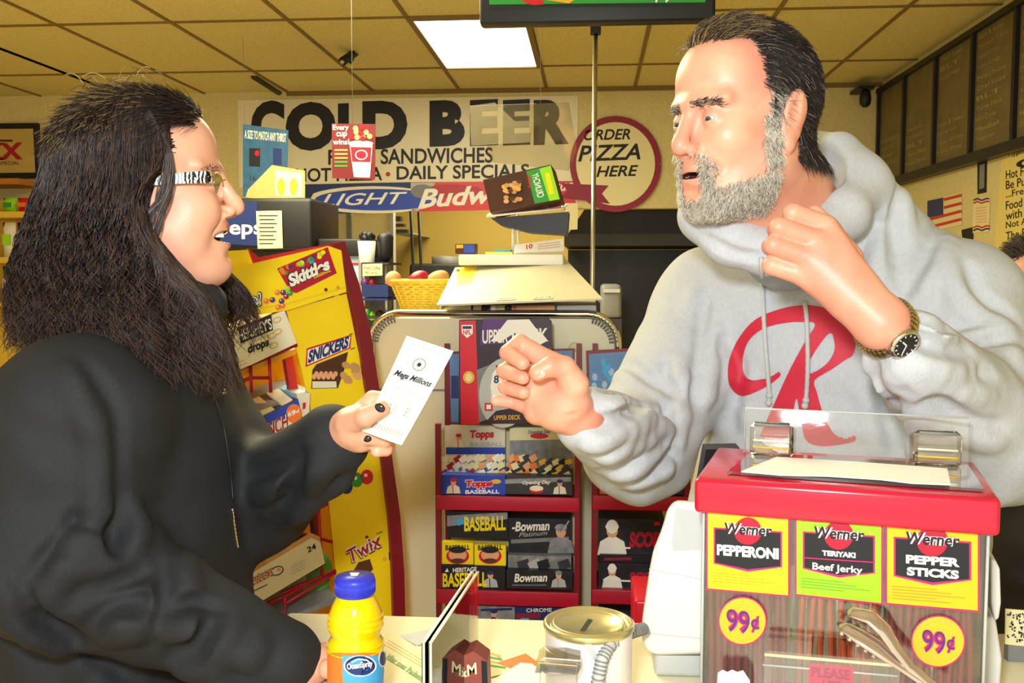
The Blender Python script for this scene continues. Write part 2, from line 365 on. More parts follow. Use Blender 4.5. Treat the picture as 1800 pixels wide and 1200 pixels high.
# ---------------------------------------------------------------- security cameras
pc = W(612, 86, 5.6); t = thing('security_camera', 'black bullet security camera on the ceiling left of the light panel', 'security camera', (pc.x, 5.6, ZC-.12))
MB().tube([(pc.x+.03, 5.6, ZC), (pc.x+.02, 5.6, ZC-.05), (pc.x+.01, 5.6, ZC-.07)], .012, 'black').build('bracket', t)
b = MB(); b.tube([W(602, 108, 5.45), W(625, 92, 5.7)], .024, 'black', 14); b.tube([W(600, 110, 5.43), W(602, 108, 5.45)], .014, 'steel', 12); b.build('camera_body', t)
pc = W(1521, 172, 6.6); t = thing('camera_pod', 'small black camera pod hung in the right back corner by the menu board', 'security camera', (pc.x, 6.6, pc.z-.05))
MB().box((pc.x-.05, 6.57, pc.z+.055), (pc.x+.05, YB, pc.z+.075), 'black').build('bracket', t)
MB().lathe((pc.x, 6.6, pc.z-.06), [(.015, 0), (.034, .02), (.038, .06), (.03, .1), (.012, .12)], 'black', 20).build('pod', t)
# ---------------------------------------------------------------- menu board on the right wall
zt = CZ+(1.19); zb = CZ+.60
t = thing('menu_board', 'long row of dark menu panels in a black frame high on the right wall', 'menu board', (XR-.03, 4.4, zb))
mat('menu_panel', '6e6240', .5, var=.45, vs=9); mat('menu_text', 'a89c68', .6, var=.2)
fr = MB(); Y0 = 2.3; Y1 = 6.72
fr.box((XR-.06, Y0, zb-.05), (XR, Y1, zb), 'black'); fr.box((XR-.06, Y0, zt), (XR, Y1, zt+.03), 'black')
pan = [6.70, 6.17, 5.63, 5.10, 4.60, 4.15, 3.70, 3.22, 2.75, 2.3]
for y in pan: fr.box((XR-.055, y-.016, zb), (XR, y+.016, zt), 'black')
fr.build('frame', t)
words_ = ['Turkey Club', 'Ham & Swiss', 'Roast Beef', 'Veggie Sub', 'Meatball', 'Italian Combo', 'Tuna Melt', 'BLT', 'Chef Salad', 'Nachos', 'Hot Dog', 'Soup of Day']
for i in range(len(pan)-1):
    ya, yb = pan[i]-.016, pan[i+1]+.016
    b = MB(); b.box((XR-.035, yb, zb), (XR, ya, zt), 'menu_panel')
    if i in (6, 7):    # a pale picture panel over the list
        b.box((XR-.039, yb+.02, zb+.32), (XR-.035, ya-.02, zt-.01), 'cream'); b.lathe((XR-.0395, (ya+yb)/2, zb+.45), [(.0, 0), (.1, 0), (.1, .002), (0, .002)], 'tan', 24, axis=(-1, 0, 0))
    nl = 11 if i not in (0, 1) else 5
    for k in range(nl if i < 6 else 5):
        z = zb+.05+k*.05+(.0 if i != 2 else 0)
        if i == 2 and k in (4, 5, 6, 7): continue
        u = .55+.3*rng.random()
        b.text(words_[(i*5+k) % 12], (XR-.037, ya-.03, z), (XR-.037, ya-.03-(ya-yb-.06)*u, z), (XR-.037, ya-.03, z+.022), 'menu_text', 0)
    b.build('menu_panel', t)
# papers on the right wall
p = PX(XR-.004)
mat('posterpaper', 'e6d47c', .6, var=.08)
b = MB(); b.slab(p, [(1762, 262), (1930, 200), (1930, 470), (1748, 433)], .003, 'posterpaper')
for i, s_ in enumerate(['"Hyphen & Cold', 'or', 'Hot Foods For', 'Be Purchased', '...Fresh Soup', 'Food & Drink', 'with for sale', 'Not Accepted', 'The Premises']):
    y = 283+i*18; x = 1766+(20 if i == 1 else 2)
    b.pt(p, s_, (x, y-4), (x+88, y-28+6), (x, y-19), 'ink', .01, 0)
b.build('notice_poster', label='tall yellow hand lettered notice at the right edge under the menu board', cat='poster')
b = MB(); b.slab(p, [(1718, 282), (1734, 277), (1733, 338), (1718, 341)], .012, 'ink'); b.pp(p, [(1722, 290), (1731, 287), (1730, 330), (1721, 333)], 'grey', .001)
b.build('narrow_plaque', label='narrow tall black plaque on the right wall beside the yellow notice', cat='plaque')
b = MB(); b.slab(p, [(1711, 350), (1740, 346), (1738, 407), (1709, 410)], .002, 'cream')
for yy, m in ((352, 'navy'), (357, 'red'), (400, 'red'), (405, 'navy')): b.pline(p, [(1711, yy), (1718, yy-3), (1726, yy), (1733, yy-3), (1739, yy-3)], 3, m)
for i in range(6): b.pline(p, [(1716, 366+i*5), (1734, 364+i*5)], 1.5, 'peach')
b.build('certificate', label='white certificate with red and blue wavy borders on the right wall', cat='certificate')
b = MB(); b.slab(p, [(1630, 353), (1690, 338), (1690, 395), (1630, 410)], .002, 'cream'); b.pp(p, [(1630, 353), (1658, 347), (1658, 377), (1630, 383)], 'navy', .001)
for i in range(4): b.pline(p, [(1659-(28 if i > 1 else 0), 351+i*14+(7 if i > 1 else 0)), (1690, 343+i*14)], 5, 'red', .001)
b.build('flag', label='small striped red white and blue flag on the right wall', cat='flag')
b = MB(); b.slab(p, [(1690, 404), (1710, 399), (1710, 420), (1692, 424)], .006, 'ink'); b.build('dark_card', label='dark card on the right wall under the certificate', cat='card')
# hanging screen above and the pole
YS = 2.6; p = PY(YS); t = thing('hanging_screen', 'black framed screen hung from the ceiling at the top of the picture', 'screen', p(1050, 38))
b = MB(); b.box(W(842, -230, YS), Vector(W(1258, 35, YS))+Vector((0, .05, 0)), 'black', .01); b.build('casing', t)
b = MB(); b.slab(p, [(860, -210), (1240, -210), (1240, 12), (860, 12)], .004, 'green', off=.004); b.pp(p, [(860, 8), (1240, 4), (1240, 12), (860, 12)], 'ink', .005)
b.pp(p, [(915, 0), (955, 0), (955, 8), (935, 9)], 'red', .0055); b.pt(p, '79', (1150, 5), (1180, 5), (1150, -24), 'white', 0, 0, .0055)
b.pp(p, [(960, 0), (1010, 0), (1000, 6)], 'gold', .0055); b.build('display', t)
for x in (870, 1225): MB().tube([W(x, -230, YS)+Vector((0, .025, 0)), Vector((W(x, -230, YS).x, YS+.025, ZC))], .006, 'black').build('hanger', t)
YP = 3.4; a = W(1047, 60, YP); bt = W(1041, 500, YP)
t = thing('metal_pole', 'thin metal pole rising to a black cap behind the cream warmer', 'pole', (bt.x, YP, 0))
MB().tube([(bt.x, YP, 0), (bt.x, YP, bt.z), (a.x, YP, a.z)], .0085, 'steel', 12).build('tube', t)
MB().box((a.x-.018, YP-.018, a.z), (a.x+.018, YP+.018, a.z+.022), 'black').build('cap', t)
MB().tube([(a.x, YP, a.z+.02), (a.x, YP, ZC)], .004, 'steel', 8).build('rod', t)
MB().lathe((bt.x, YP, 0), [(.09, 0), (.09, .01), (.02, .02)], 'steel', 24).build('base', t)
# ================================================================ kitchen behind the opening
def pbox(mb, x0, y0, x1, y1, Y, dep, m, r=0):     # axis-aligned box whose front face spans these photo pixels at depth Y
    a = W(x0, y1, Y); b = W(x1, y0, Y); mb.box((a.x, Y, a.z), (b.x, Y+dep, b.z), m, r); return mb
def top(x, Y, name): pass
kt = MB(); z = W(800, 520, 8.2).z
kt.box((-4.6, 8.2, z-.05), (-.3, 9.0, z), 'steel'); kt.box((-4.6, 8.25, 0), (-.32, 8.95, z-.05), 'cream')
kt.build('kitchen_counter', label='steel topped kitchen counter far behind the bread basket', cat='counter')
pn = MB(); pbox(pn, 545, 376, 612, 620, 8.0, .06, 'offwhite'); pbox(pn, 617, 376, 686, 620, 8.0, .06, 'cream'); pbox(pn, 612, 370, 617, 620, 7.98, .08, 'grey'); pbox(pn, 686, 370, 691, 620, 7.98, .1, 'lightgrey')
b = pn; V = b.v; b.box((W(545, 0, 8).x, 8.0, 0), (W(691, 0, 8).x, 8.08, W(0, 600, 8).z), 'offwhite')
b.build('partition', label='pale kitchen partition panels with thin grey posts under the beer banner', cat='partition')
b = MB(); 
for x in (722, 736): b.tube([W(x, 372, 7.6), W(x+5, 490, 7.6), Vector((W(x+5, 490, 7.6).x, 7.6, 0))], .012, 'darkgrey', 8)
b.box((W(716, 0, 7.6).x, 7.55, 0), (W(748, 0, 7.6).x, 7.65, .02), 'darkgrey')
b.build('conduit_pair', label='two thin dark vertical pipes in the kitchen opening', cat='pipes')
b = MB()
for i, (x0, x1, y) in enumerate(((692, 704, 388), (690, 710, 398), (692, 716, 408))): pbox(b, x0, y-(5 if i else 8), x1, y, 8.4, .1, 'darkgrey')
a = W(703, 384, 8.5); b.box((a.x-.08, 8.5, CZ+.35), (a.x+.1, 9.5, CZ+.36), 'lightgrey')
b.build('wall_rack', label='small dark stacked rack on the kitchen wall right of the partition', cat='rack')
# range hood and black cooking line
t = thing('range_hood', 'wide black kitchen hood with a grey lip to the left of the man', 'range hood', W(1140, 432, 7.4))
b = MB(); p = PY(7.4); b.slab(p, [(1046, 340), (1330, 340), (1330, 412), (998, 412)], 1.2, 'black'); b.build('canopy', t)
b = MB(); pbox(b, 992, 410, 1330, 432, 7.36, 1.2, 'darkgrey'); b.build('lip', t)
mat('black_steel', '101218', .35, var=.5, vs=14)
b = MB(); b.box((W(1000, 0, 7.9).x, 7.95, 0), (1.5, 8.5, W(0, 441, 7.95).z), 'black_steel'); b.build('oven', label='black oven standing under the kitchen hood', cat='oven')
b = MB(); pbox(b, 1056, 500, 1093, 560, 4.6, .4, 'grey', .02); a = W(1056, 560, 4.6); c = W(1093, 560, 4.6)
b.box((a.x, 4.6, 0), (c.x, 5.0, a.z), 'darkgrey'); pbox(b, 1060, 508, 1090, 514, 4.59, .01, 'lightgrey'); b.build('appliance', label='grey kitchen appliance standing left of the man', cat='appliance')
b = MB(); b.slab(PY(6.7), [(994, 357), (1016, 357), (1015, 403), (994, 404)], .01, 'cream'); b.build('wall_card', label='plain cream card hanging under the pizza sign', cat='card')
# pots and pans on the kitchen counter
b = MB(); a = W(770, 505, 8.5); z0 = W(800, 520, 8.2).z
b.box((a.x-.25, 8.45, z0+.001), (a.x+.28, 8.8, z0+.28), 'darkgrey', .03); b.lathe((a.x+.05, 8.6, z0+.28), [(.12, 0), (.12, .06), (0, .07)], 'grey')
b.build('grill_press', label='dark grill appliance on the far kitchen counter behind the basket', cat='appliance')
# ================================================================ drink station (left, behind the woman)
YD = 4.5
t = thing('soda_dispenser', 'black soda machine with a blue front beside the woman face', 'soda machine', W(470, 560, YD))
b = MB(); pbox(b, 380, 347, 548, 440, YD, .5, 'black', .02); a = W(380, 600, YD); c = W(540, 600, YD); b.box((a.x, YD+.2, 1.0), (c.x, YD+.5, W(0, 438, YD).z), 'darkgrey'); b.build('body', t)
b = MB(); p = PY(YD-.004); b.slab(p, [(385, 352), (452, 355), (452, 432), (385, 428)], .004, 'navy'); b.pt(p, 'pepsi', (382, 420), (470, 420), (382, 388), 'white', .02); b.build('front_panel', t)
b = MB(); p = PY(YD-.012); b.slab(p, [(450, 371), (495, 370), (497, 436), (453, 437)], .002, 'cream')
for i in range(8): b.pp(p, [(455+(i % 3), 378+i*7), (488-(i*5) % 9, 378+i*7), (488-(i*5) % 9, 380+i*7), (455+(i % 3), 380+i*7)], 'ink')
b.build('paper_notice', t)
zc_ = 1.0
b = MB(); a = W(300, 0, 4.4); c = W(690, 0, 4.4); b.box((a.x, 4.35, .92), (c.x, 5.2, 1.0), 'offwhite'); b.box((a.x, 4.4, 0), (c.x, 5.15, .92), 'tan')
b.build('beverage_counter', label='drink counter that carries the soda machine and brewer', cat='counter')
t = thing('brewer', 'black topped drink brewer with a pale glass door behind the candy header', 'brewer', W(590, 600, YD))
b = MB(); pbox(b, 558, 419, 652, 450, YD+.05, .4, 'black', .01); b.box((W(560, 0, YD).x, YD+.3, 1.0), (W(652, 0, YD).x, YD+.45, W(0, 448, YD).z), 'darkgrey'); b.build('body', t)
b = MB(); pbox(b, 606, 450, 634, 530, YD+.08, .02, 'paleblue'); pbox(b, 604, 448, 607, 535, YD+.07, .04, 'steel'); pbox(b, 631, 448, 635, 535, YD+.07, .04, 'steel'); pbox(b, 607, 462, 631, 465, YD+.075, .01, 'red'); b.build('door', t)
b = MB(); a = W(645, 462, YD-.1); b.lathe((a.x, YD-.1, a.z), [(.034, 0), (.04, .1), (.042, .1), (.034, .0)], 'lightgrey'); 
for i in range(7): b.ball((a.x+rng.uniform(-.022, .022), YD-.1+rng.uniform(-.02, .02), a.z+.11+rng.uniform(0, .02)), .02, 'black', 6)
b.build('lid_cup', label='clear cup full of black lids beside the brewer', cat='cup')
a = W(674, 460, YD-.1); b = MB(); b.tube([(a.x, YD-.1, a.z), (a.x+.01, YD-.1, a.z+.03), (a.x+.01, YD-.1, a.z+.11), (a.x, YD-.1, a.z+.13)], [.022, .036, .040, .03], 'black', 16, flat=.8)
b.build('coffee_pot', label='black rounded coffee pot by the pale partition', cat='coffee pot')
b = MB(); pbox(b, 636, 461, 683, 465, YD-.2, .3, 'darkgrey'); b.box((W(680, 0, YD).x-.01, YD-.05, 1.0), (W(680, 0, YD).x, YD+.05, W(0, 463, YD).z), 'steel'); b.box((W(640, 0, YD).x-.01, YD-.05, 1.0), (W(640, 0, YD).x, YD+.05, W(0, 463, YD).z), 'steel')
for yy, m in ((500, 'navy'), (524, 'navy'), (556, 'darkgrey')): pbox(b, 636, yy, 682, yy+(22 if yy == 500 else 4), YD-.2, .3, m)
b.build('supply_shelf', label='small tiered drink supply shelf left of the bread basket', cat='shelf')
b = MB(); p = PY(YD-.21); b.slab(p, [(637, 464), (672, 463), (672, 484), (637, 485)], .003, 'cream'); b.pt(p, 'Fresh Coffee', (640, 474), (668, 474), (640, 468), 'ink'); b.pt(p, '99 cents', (642, 481), (664, 481), (642, 477), 'ink')
b.build('price_sign', label='small cream price sign hung on the drink supply shelf', cat='sign')
for i, (x, y, m, r) in enumerate(((642, 497, 'purple', .022), (655, 498, 'crimson', .02), (645, 552, 'green', .024), (655, 555, 'lime', .02), (668, 553, 'brown', .022))):
    a = W(x, y, YD-.1); b = MB(); b.lathe((a.x, YD-.1, a.z-r), [(r*.5, 0), (r, r*.6), (r*.9, r*1.5), (r*.3, r*2)], m, 16)
    b.build('syrup_jar', label=f'small {m} jar on the drink supply shelf', cat='jar')
# ================================================================ white cabinet in the middle
YC = 2.25; p = PY(YC); zt_ = W(860, 551, YC).z
t = thing('cabinet', 'tall off-white cabinet with rounded top corners and chrome edge behind the card racks', 'cabinet', (W(865, 0, YC).x, YC+.27, 0))
def lr(px, Y=YC): return W(px, 600, Y).x
xa, xb = lr(652), lr(1086)
def rtop(y, x0, x1, z1, r, z0=0., n=8):
    P = [(x0, y, z0)]+[(x0+r-r*math.cos(a), y, z1-r+r*math.sin(a)) for a in [i*math.pi/2/n for i in range(n+1)]]
    return P+[(x1-r+r*math.sin(a), y, z1-r+r*math.cos(a)) for a in [i*math.pi/2/n for i in range(n+1)]]+[(x1, y, z0)]
mat('cabinet_cream', 'e6dfbc', .35, var=.05, vs=10)
b = MB(); b.prism(rtop(YC+.008, xa+.008, xb-.008, zt_-.012, .06), (0, .5, 0), 'cabinet_cream'); b.build('panel', t)
b = MB(); P = rtop(YC, xa, xb, zt_, .07); b.tube(P, .009, 'chrome', 8)
for i in range(10):
    for sx in (0, 1):
        a_ = .1+i*.14; r = .07; x = xa+r-r*math.cos(a_)*1.0 if sx == 0 else xb-r+r*math.cos(a_); zz = zt_-r+r*math.sin(a_)
        dx = (math.cos(a_) if sx else -math.cos(a_)); b.tube([(x, YC-.01, zz), (x-dx*.02, YC-.01, zz-math.sin(a_)*.02)], .0022, 'grey', 5)
b.build('edge_trim', t)
b = MB(); 
for x in (1010,): a = W(x, 612, YC); b.lathe((a.x, YC+.006, a.z), [(0, 0), (.014, 0), (.014, .006), (.008, .008), (0, .008)], 'cream', 20, axis=(0, -1, 0))
b.build('lock_button', t)
b = MB(); a = W(700, 684, YC); c = W(790, 678, YC); b.box((xa+.01, YC+.001, a.z-.003), (c.x, YC+.01, a.z), 'grey'); b.build('seam', t)
zt2 = zt_-.012
# ---- warmer / scale hood on the cabinet
t = thing('counter_warmer', 'cream wedge topped counter machine with yellow sticker on the white cabinet', 'counter machine', (W(910, 0, 2.4).x, 2.4, zt2))
b = MB(); F = [W(768, 535, 2.14), W(1059, 524, 2.14)]; T = [W(800, 470, 2.56), W(995, 456, 2.56)]
Fz = .022
pts = [F[0], F[1], T[1], T[0]]
mat('hood_cream', 'cfc8ac', .4, var=.05); b.prism(pts, (0, .0, -.004), 'hood_cream'); 
b.prism([F[0]+Vector((.004, .01, -.01)), F[0]+Vector((0, .42, -.01)), T[0]+Vector((0, 0, -.01))], (.003, 0, 0), 'cream'); b.prism([F[1]+Vector((-.004, .01, -.01)), F[1]+Vector((-.004, .42, -.01)), T[1]+Vector((-.004, 0, -.01))], (-.003, 0, 0), 'cream')
b.build('hood', t)
n = (F[1]-F[0]).cross(T[0]-F[0]); ph = Plane(F[0]+Vector((0, 0, .0008)), n)
b = MB(); b.slab(ph, [(800, 470), (848, 467), (850, 497), (804, 500)], .0006, 'yellow', off=.001); b.pt(ph, 'CAUTION HOT', (806, 482), (842, 479), (806, 477), 'tan', 0, 0, .0014)
for i in range(2): b.pline(ph, [(808, 487+i*5), (842, 484+i*5)], 1, 'tan', .0014)
b.pp(ph, [(802, 473), (808, 472.5), (808, 477), (802, 477.5)], 'ink', .0015); b.build('sticker', t, label='yellow sticker')
b = MB(); b.slab(ph, [(872, 523), (906, 521), (906, 526), (872, 528)], .0005, 'offwhite', off=.001); b.pt(ph, 'OPERATION', (875, 527), (903, 525), (875, 524), 'ink', 0, 0, .0014); b.build('name_strip', t); b = MB(); b.slab(ph, [(936, 521), (972, 519), (972, 524), (936, 526)], .0005, 'offwhite', off=.001)
b.pt(ph, 'ON AT TOP', (939, 525), (969, 523), (939, 522), 'ink', 0, 0, .0014); b.build('name_strip', t)
b = MB(); q = PY(2.27); zb_ = zt2
x0, x1 = W(790, 540, 2.27).x, W(1048, 540, 2.27).x
b.box((x0, 2.27, zb_), (x1, 2.7, F[0].z-.006), 'lightgrey'); b.build('base', t)
b = MB(); q = PY(2.268)
for x0_, x1_, m in ((790, 828, 'offwhite'), (828, 832, 'black'), (832, 846, 'cream'), (846, 862, 'darkgrey'), (862, 890, 'cream'), (888, 900, 'black'), (900, 975, 'peach'), (975, 979, 'black'), (980, 1046, 'lightgrey')):
    b.pp(q, [(x0_, 537), (x1_, 536), (x1_, 546), (x0_, 547)], m, .001)
b.pell(q, 905, 541, 3, 4, 'red', .002); b.build('control_strip', t)
for x in (852, 868, 893):
    a = W(x, 541, 2.268); MB().lathe((a.x, 2.268, a.z), [(.007, 0), (.007, .012), (.004, .014), (0, .014)], 'black' if x != 868 else 'white', 16, axis=(0, -1, 0)).build('knob', t)
b = MB(); a = W(806, 466, 2.5); c = W(990, 447, 2.5); zl = a.z
b.box((a.x, 2.5, zl), (c.x, 2.7, c.z), 'white', .004); b.box((a.x+.02, 2.55, zt2), (c.x-.02, 2.68, zl+.001), 'lightgrey'); b.build('top_tray', t)
ztr = c.z
def paper_stack(): 
    b = MB(); p = Plane(W(950, 440, 2.52), (.05, -1, .5)); b.slab(p, [(905, 430), (990, 419), (991, 441), (903, 444)], .01, 'white'); b.pt(p, '10', (925, 438), (936, 436), (925, 430), 'red', .02)
    for i in range(3): b.pline(p, [(945, 430+i*4), (985, 425+i*4)], 1.2, 'peach')
    b.build('flyer_stack', label='white printed flyers leaning on top of the cream counter machine', cat='flyers')
paper_stack()
b = MB(); a = W(856, 441, 2.6); b.box((a.x-.0, 2.56, ztr), (W(903, 0, 2.6).x, 2.66, ztr+.008), 'yellow'); b.box((a.x+.02, 2.565, ztr+.008), (W(900, 0, 2.6).x, 2.65, ztr+.014), 'skyblue'); b.build('leaflet_pile', label='yellow and blue leaflets lying on the cream counter machine', cat='leaflets')
b = MB(); pbox(b, 800, 428, 836, 446, 2.56, .05, 'brown', .002); pbox(b, 815, 430, 834, 444, 2.558, .005, 'blue'); pbox(b, 802, 430, 814, 436, 2.558, .005, 'gold'); b.build('snack_box', label='small dark picture box on the left end of the cream machine', cat='box')
# ---- wire stand with granola bar boxes
t = thing('wire_stand', 'white wire stand carrying granola bar boxes above the cream counter machine', 'wire stand', W(908, 432, 2.6))
b = MB(); 
for x in (902, 911): b.tube([Vector((W(x, 430, 2.6).x, 2.6, ztr)), W(x-1, 372, 2.6)], .0035, 'white', 8)
b.tube([W(856, 380, 2.52), W(990, 366, 2.52), W(996, 360, 2.72), W(870, 368, 2.72)], .003, 'white', 8, closed=True)
for i in range(6): b.tube([W(862+i*25, 379-i*2.5, 2.52), W(874+i*23, 368-i*1.5, 2.72)], .0018, 'white', 6)
b.build('wire_frame', t)
b = MB(); p = PY(2.56); b.slab(p, [(862, 383), (1000, 372), (997, 412), (930, 408), (880, 396)], .12, 'black'); b.build('black_tray', t)
mat('choc', '4a2412', .5, var=.3, vs=60)
b = MB(); p = Plane(W(915, 330, 2.5), (-.15, -1, .15))
b.slab(p, [(849, 316), (968, 289), (985, 350), (862, 374)], .07, 'choc')
b.pp(p, [(925, 301), (968, 290), (984, 350), (940, 358)], 'green'); b.pp(p, [(948, 297), (968, 291), (984, 350), (966, 353)], 'lime', .0008)
for i in range(26): b.pell(p, 900+rng.uniform(-14, 14), 338+rng.uniform(-20, 16), 5, 4, ['tan', 'peach', 'gold', 'brown'][i % 4], .0009+.0002*i, 7)
b.pt(p, 'CRUNCHY', (945, 348), (934, 306), (957, 345), 'white', .02); b.pt(p, 'granola', (928, 330), (925, 308), (936, 329), 'red', .02); b.pp(p, [(958, 305), (966, 303), (974, 340), (966, 342)], 'yellow', .001)
b.build('granola_box', label='brown and green crunchy granola bar box tilted on the wire stand', cat='box')
# ---- bread basket
mat('wicker', 'e0c440', .55, var=.25, vs=60)
t = thing('bread_basket', 'woven straw coloured basket of wrapped bread behind the white cabinet', 'basket', (W(735, 0, 2.62).x, 2.66, zt2))
b = MB(); cx = W(735, 0, 2.62).x; cy = 2.66; ztop = W(730, 494, 2.62).z; H = ztop-zt2
def ell(k, z, n=56): 
    rx = .055+.036*k; ry = .04+.028*k
    return [(cx+rx*math.cos(2*math.pi*i/n), cy+ry*math.sin(2*math.pi*i/n), z) for i in range(n)]
nr = 13
for r in range(nr):
    k = r/(nr-1); P = []
    for i in range(72):
        a_ = 2*math.pi*i/72; w_ = .0022*math.sin(18*a_+(r % 2)*math.pi); rx = .055+.034*k+w_; ry = .04+.026*k+w_
        P.append((cx+rx*math.cos(a_), cy+ry*math.sin(a_), zt2+.005+H*k*.95))
    b.tube(P, .0036, 'wicker', 6, closed=True)
b.build('weave', t)
b = MB(); b.tube(ell(1.05, ztop), .006, 'wicker', 8, closed=True); b.build('rim', t)
b = MB()
for i in range(18):
    a_ = 2*math.pi*i/18; b.tube([(cx+.055*math.cos(a_), cy+.04*math.sin(a_), zt2), (cx+.091*math.cos(a_), cy+.068*math.sin(a_), ztop)], .003, 'wicker', 6)
b.box((cx-.05, cy-.035, zt2), (cx+.05, cy+.035, zt2+.004), 'wicker'); b.build('stakes', t)
for x, y, rx, m, lb in ((690, 492, .022, 'peach', 'wrapped pastry at the left rim of the bread basket'), (735, 494, .03, 'crimson', 'reddish wrapped snack in the middle of the bread basket'), (768, 487, .034, 'tan', 'long golden bread roll at the right of the basket')):
    a = W(x, y, 2.64); MB().ball((a.x, 2.65, ztop+.006), (rx, .03, .022), m, 12, Matrix.Rotation(-.4, 3, 'Y')).build('bread_roll', label=lb, cat='bread')
# ================================================================ card racks
YR = 2.08
def rackx(px): return W(px, 850, YR).x
def card_rack(x0, x1, label):
    a, c = rackx(x0), rackx(x1)
    t = thing('card_rack', label, 'display rack', ((a+c)/2, YR+.08, 0))
    for px in (x0-3, x1+3):
        x = rackx(px); MB().box((x-.006, YR, 0), (x+.006, YR+.012, W(px, 745, YR).z), 'darkred').build('post', t)
        MB().box((x-.006, YR+.14, 0), (x+.006, YR+.152, W(px, 612, YR).z), 'darkred').build('post', t)
    b = MB(); b.box((a, YR+.142, 0), (c, YR+.15, W(x0, 616, YR+.14).z), 'cream'); b.build('back_panel', t)
    for yt, yb_ in ((870, 895), (1035, 1060), (1200, 1225)):
        z1, z0 = W(x0, yt, YR).z, W(x0, yb_, YR).z
        b = MB(); b.box((a-.008, YR-.004, z0), (c+.008, YR+.004, z1), 'crimson', .002); b.box((a-.006, YR+.003, z1-.006), (c+.006, YR+.14, z1-.002), 'darkred'); b.build('shelf', t)
    return t, a, c
r1 = card_rack(773, 1012, 'red wire card rack full of sports card boxes left of the man')
r2 = card_rack(1048, 1206, 'second red card rack partly hidden by the man and white terminal')
mat('panelblue', '5f8cc0', .5, var=.25, vs=30)
for x0, x1, lb in ((786, 960, 'blue'), (960, 1010, 'b'), (1036, 1100, 'c')): pass
p = PY(YR+.13)
b = MB(); b.slab(p, [(786, 618), (1010, 612), (1010, 745), (790, 745)], .004, 'darkred'); b.pp(p, [(790, 622), (1006, 616), (1006, 742), (793, 742)], 'panelblue')
b.pp(p, [(793, 660), (806, 660), (806, 700), (793, 700)], 'navy', .001); b.build('blue_header_card', label='blue header card with red edge behind the football poster', cat='card')
b = MB(); b.slab(p, [(1030, 616), (1110, 612), (1110, 745), (1033, 745)], .004, 'darkred'); b.pp(p, [(1035, 622), (1110, 617), (1110, 742), (1038, 742)], 'panelblue')
for i in range(10): b.pell(p, 1040+rng.random()*40, 630+rng.random()*60, 5, 7, 'paleblue' if i % 2 else 'skyblue', .001+.0001*i, 8)
b.build('blue_header_card', label='blue header card with red edge partly behind the man sleeve', cat='card')
# football poster box standing on the first rack
zs = W(850, 746, YR).z
mat('plum', '2c1028', .45, var=.3, vs=8)
t = thing('football_display', 'red and dark football card display board behind the man hand', 'display board', W(890, 745, YR+.04))
p = PY(YR+.04)
b = MB(); b.slab(p, [(807, 563), (962, 559), (969, 566), (972, 743), (806, 746)], .03, 'plum'); b.pp(p, [(808, 564), (836, 563), (843, 745), (810, 746)], 'red', .001)
b.pp(p, [(838, 650), (868, 638), (940, 640), (970, 660), (970, 735), (930, 720), (880, 728), (842, 742)], 'grey', .0012)
b.pell(p, 887, 690, 45, 62, 'lightgrey', .0014, rot=.1)
b.pp(p, [(850, 560), (900, 560), (925, 575), (948, 600), (930, 612), (880, 604), (843, 606)], 'purple', .0013)
b.pp(p, [(892, 562), (930, 561), (960, 600), (938, 612), (905, 585), (880, 600), (862, 600)], 'white', .0016)
b.pp(p, [(850, 745), (872, 722), (905, 716), (940, 728), (955, 744)], 'plum', .0018); b.pt(p, 'UPPER DECK', (868, 738), (915, 737), (868, 730), 'gold', .02, 0, .002)
b.pt(p, 'UPPER', (848, 604), (893, 602), (848, 580), 'white', .02, 0, .002); b.pt(p, 'DECK', (900, 602), (964, 600), (900, 578), 'white', .02, 0, .002)
b.pp(p, [(866, 655), (880, 640), (905, 644), (905, 700), (866, 708), (862, 680)], 'white', .0019)
b.pline(p, [(872, 642), (880, 652), (888, 664)], 3, 'navy', .0022); b.pt(p, '8', (868, 674), (877, 673), (868, 660), 'navy', .03, 0, .0022)
b.pp(p, [(811, 571), (831, 571), (831, 586), (821, 594), (812, 586)], 'white', .002); b.pp(p, [(813, 573), (829, 573), (829, 578), (813, 578)], 'navy', .0022); b.pt(p, 'NFL', (814, 588), (828, 588), (814, 580), 'red', .03, 0, .0023)
b.pell(p, 824, 663, 10, 11, 'gold', .002); b.pell(p, 824, 663, 6, 7, 'cream', .0022); b.pp(p, [(852, 708), (866, 708), (866, 722), (852, 722)], 'red', .002); b.pp(p, [(855, 711), (863, 711), (863, 719), (855, 719)], 'white', .0022)
b.build('board', t)
# the card boxes: name, outline pixels, colours
mat('photo_dark', '20242c', .4, var=.8, vs=50); mat('photo_grey', '8a8e92', .45, var=.7, vs=60)
def player(b, p, x, y, h, cap='navy', body='offwhite', off=.0012):
    b.pp(p, [(x-h*.42, y), (x-h*.34, y-h*.38), (x-h*.1, y-h*.52), (x+h*.1, y-h*.52), (x+h*.34, y-h*.38), (x+h*.42, y)], body, off)
    b.pell(p, x, y-h*.68, h*.16, h*.2, 'peach', off+.0002); b.pell(p, x, y-h*.8, h*.19, h*.12, cap, off+.0004); b.pline(p, [(x-h*.05, y-h*.5), (x-h*.02, y)], max(1, h*.05), cap, off+.0003)
def cbox(name, label, x0, y0, x1, y1, m, deco, depth=.11, Y=YR+.012, lid=None):
    b = MB(); a = W(x0, y1, Y); c = W(x1, y0, Y); b.box((a.x, Y, a.z), (c.x, Y+depth, c.z), m); deco(b, PY(Y)); return b.build(name, label=label, cat='card box', group='sports card boxes on the racks')
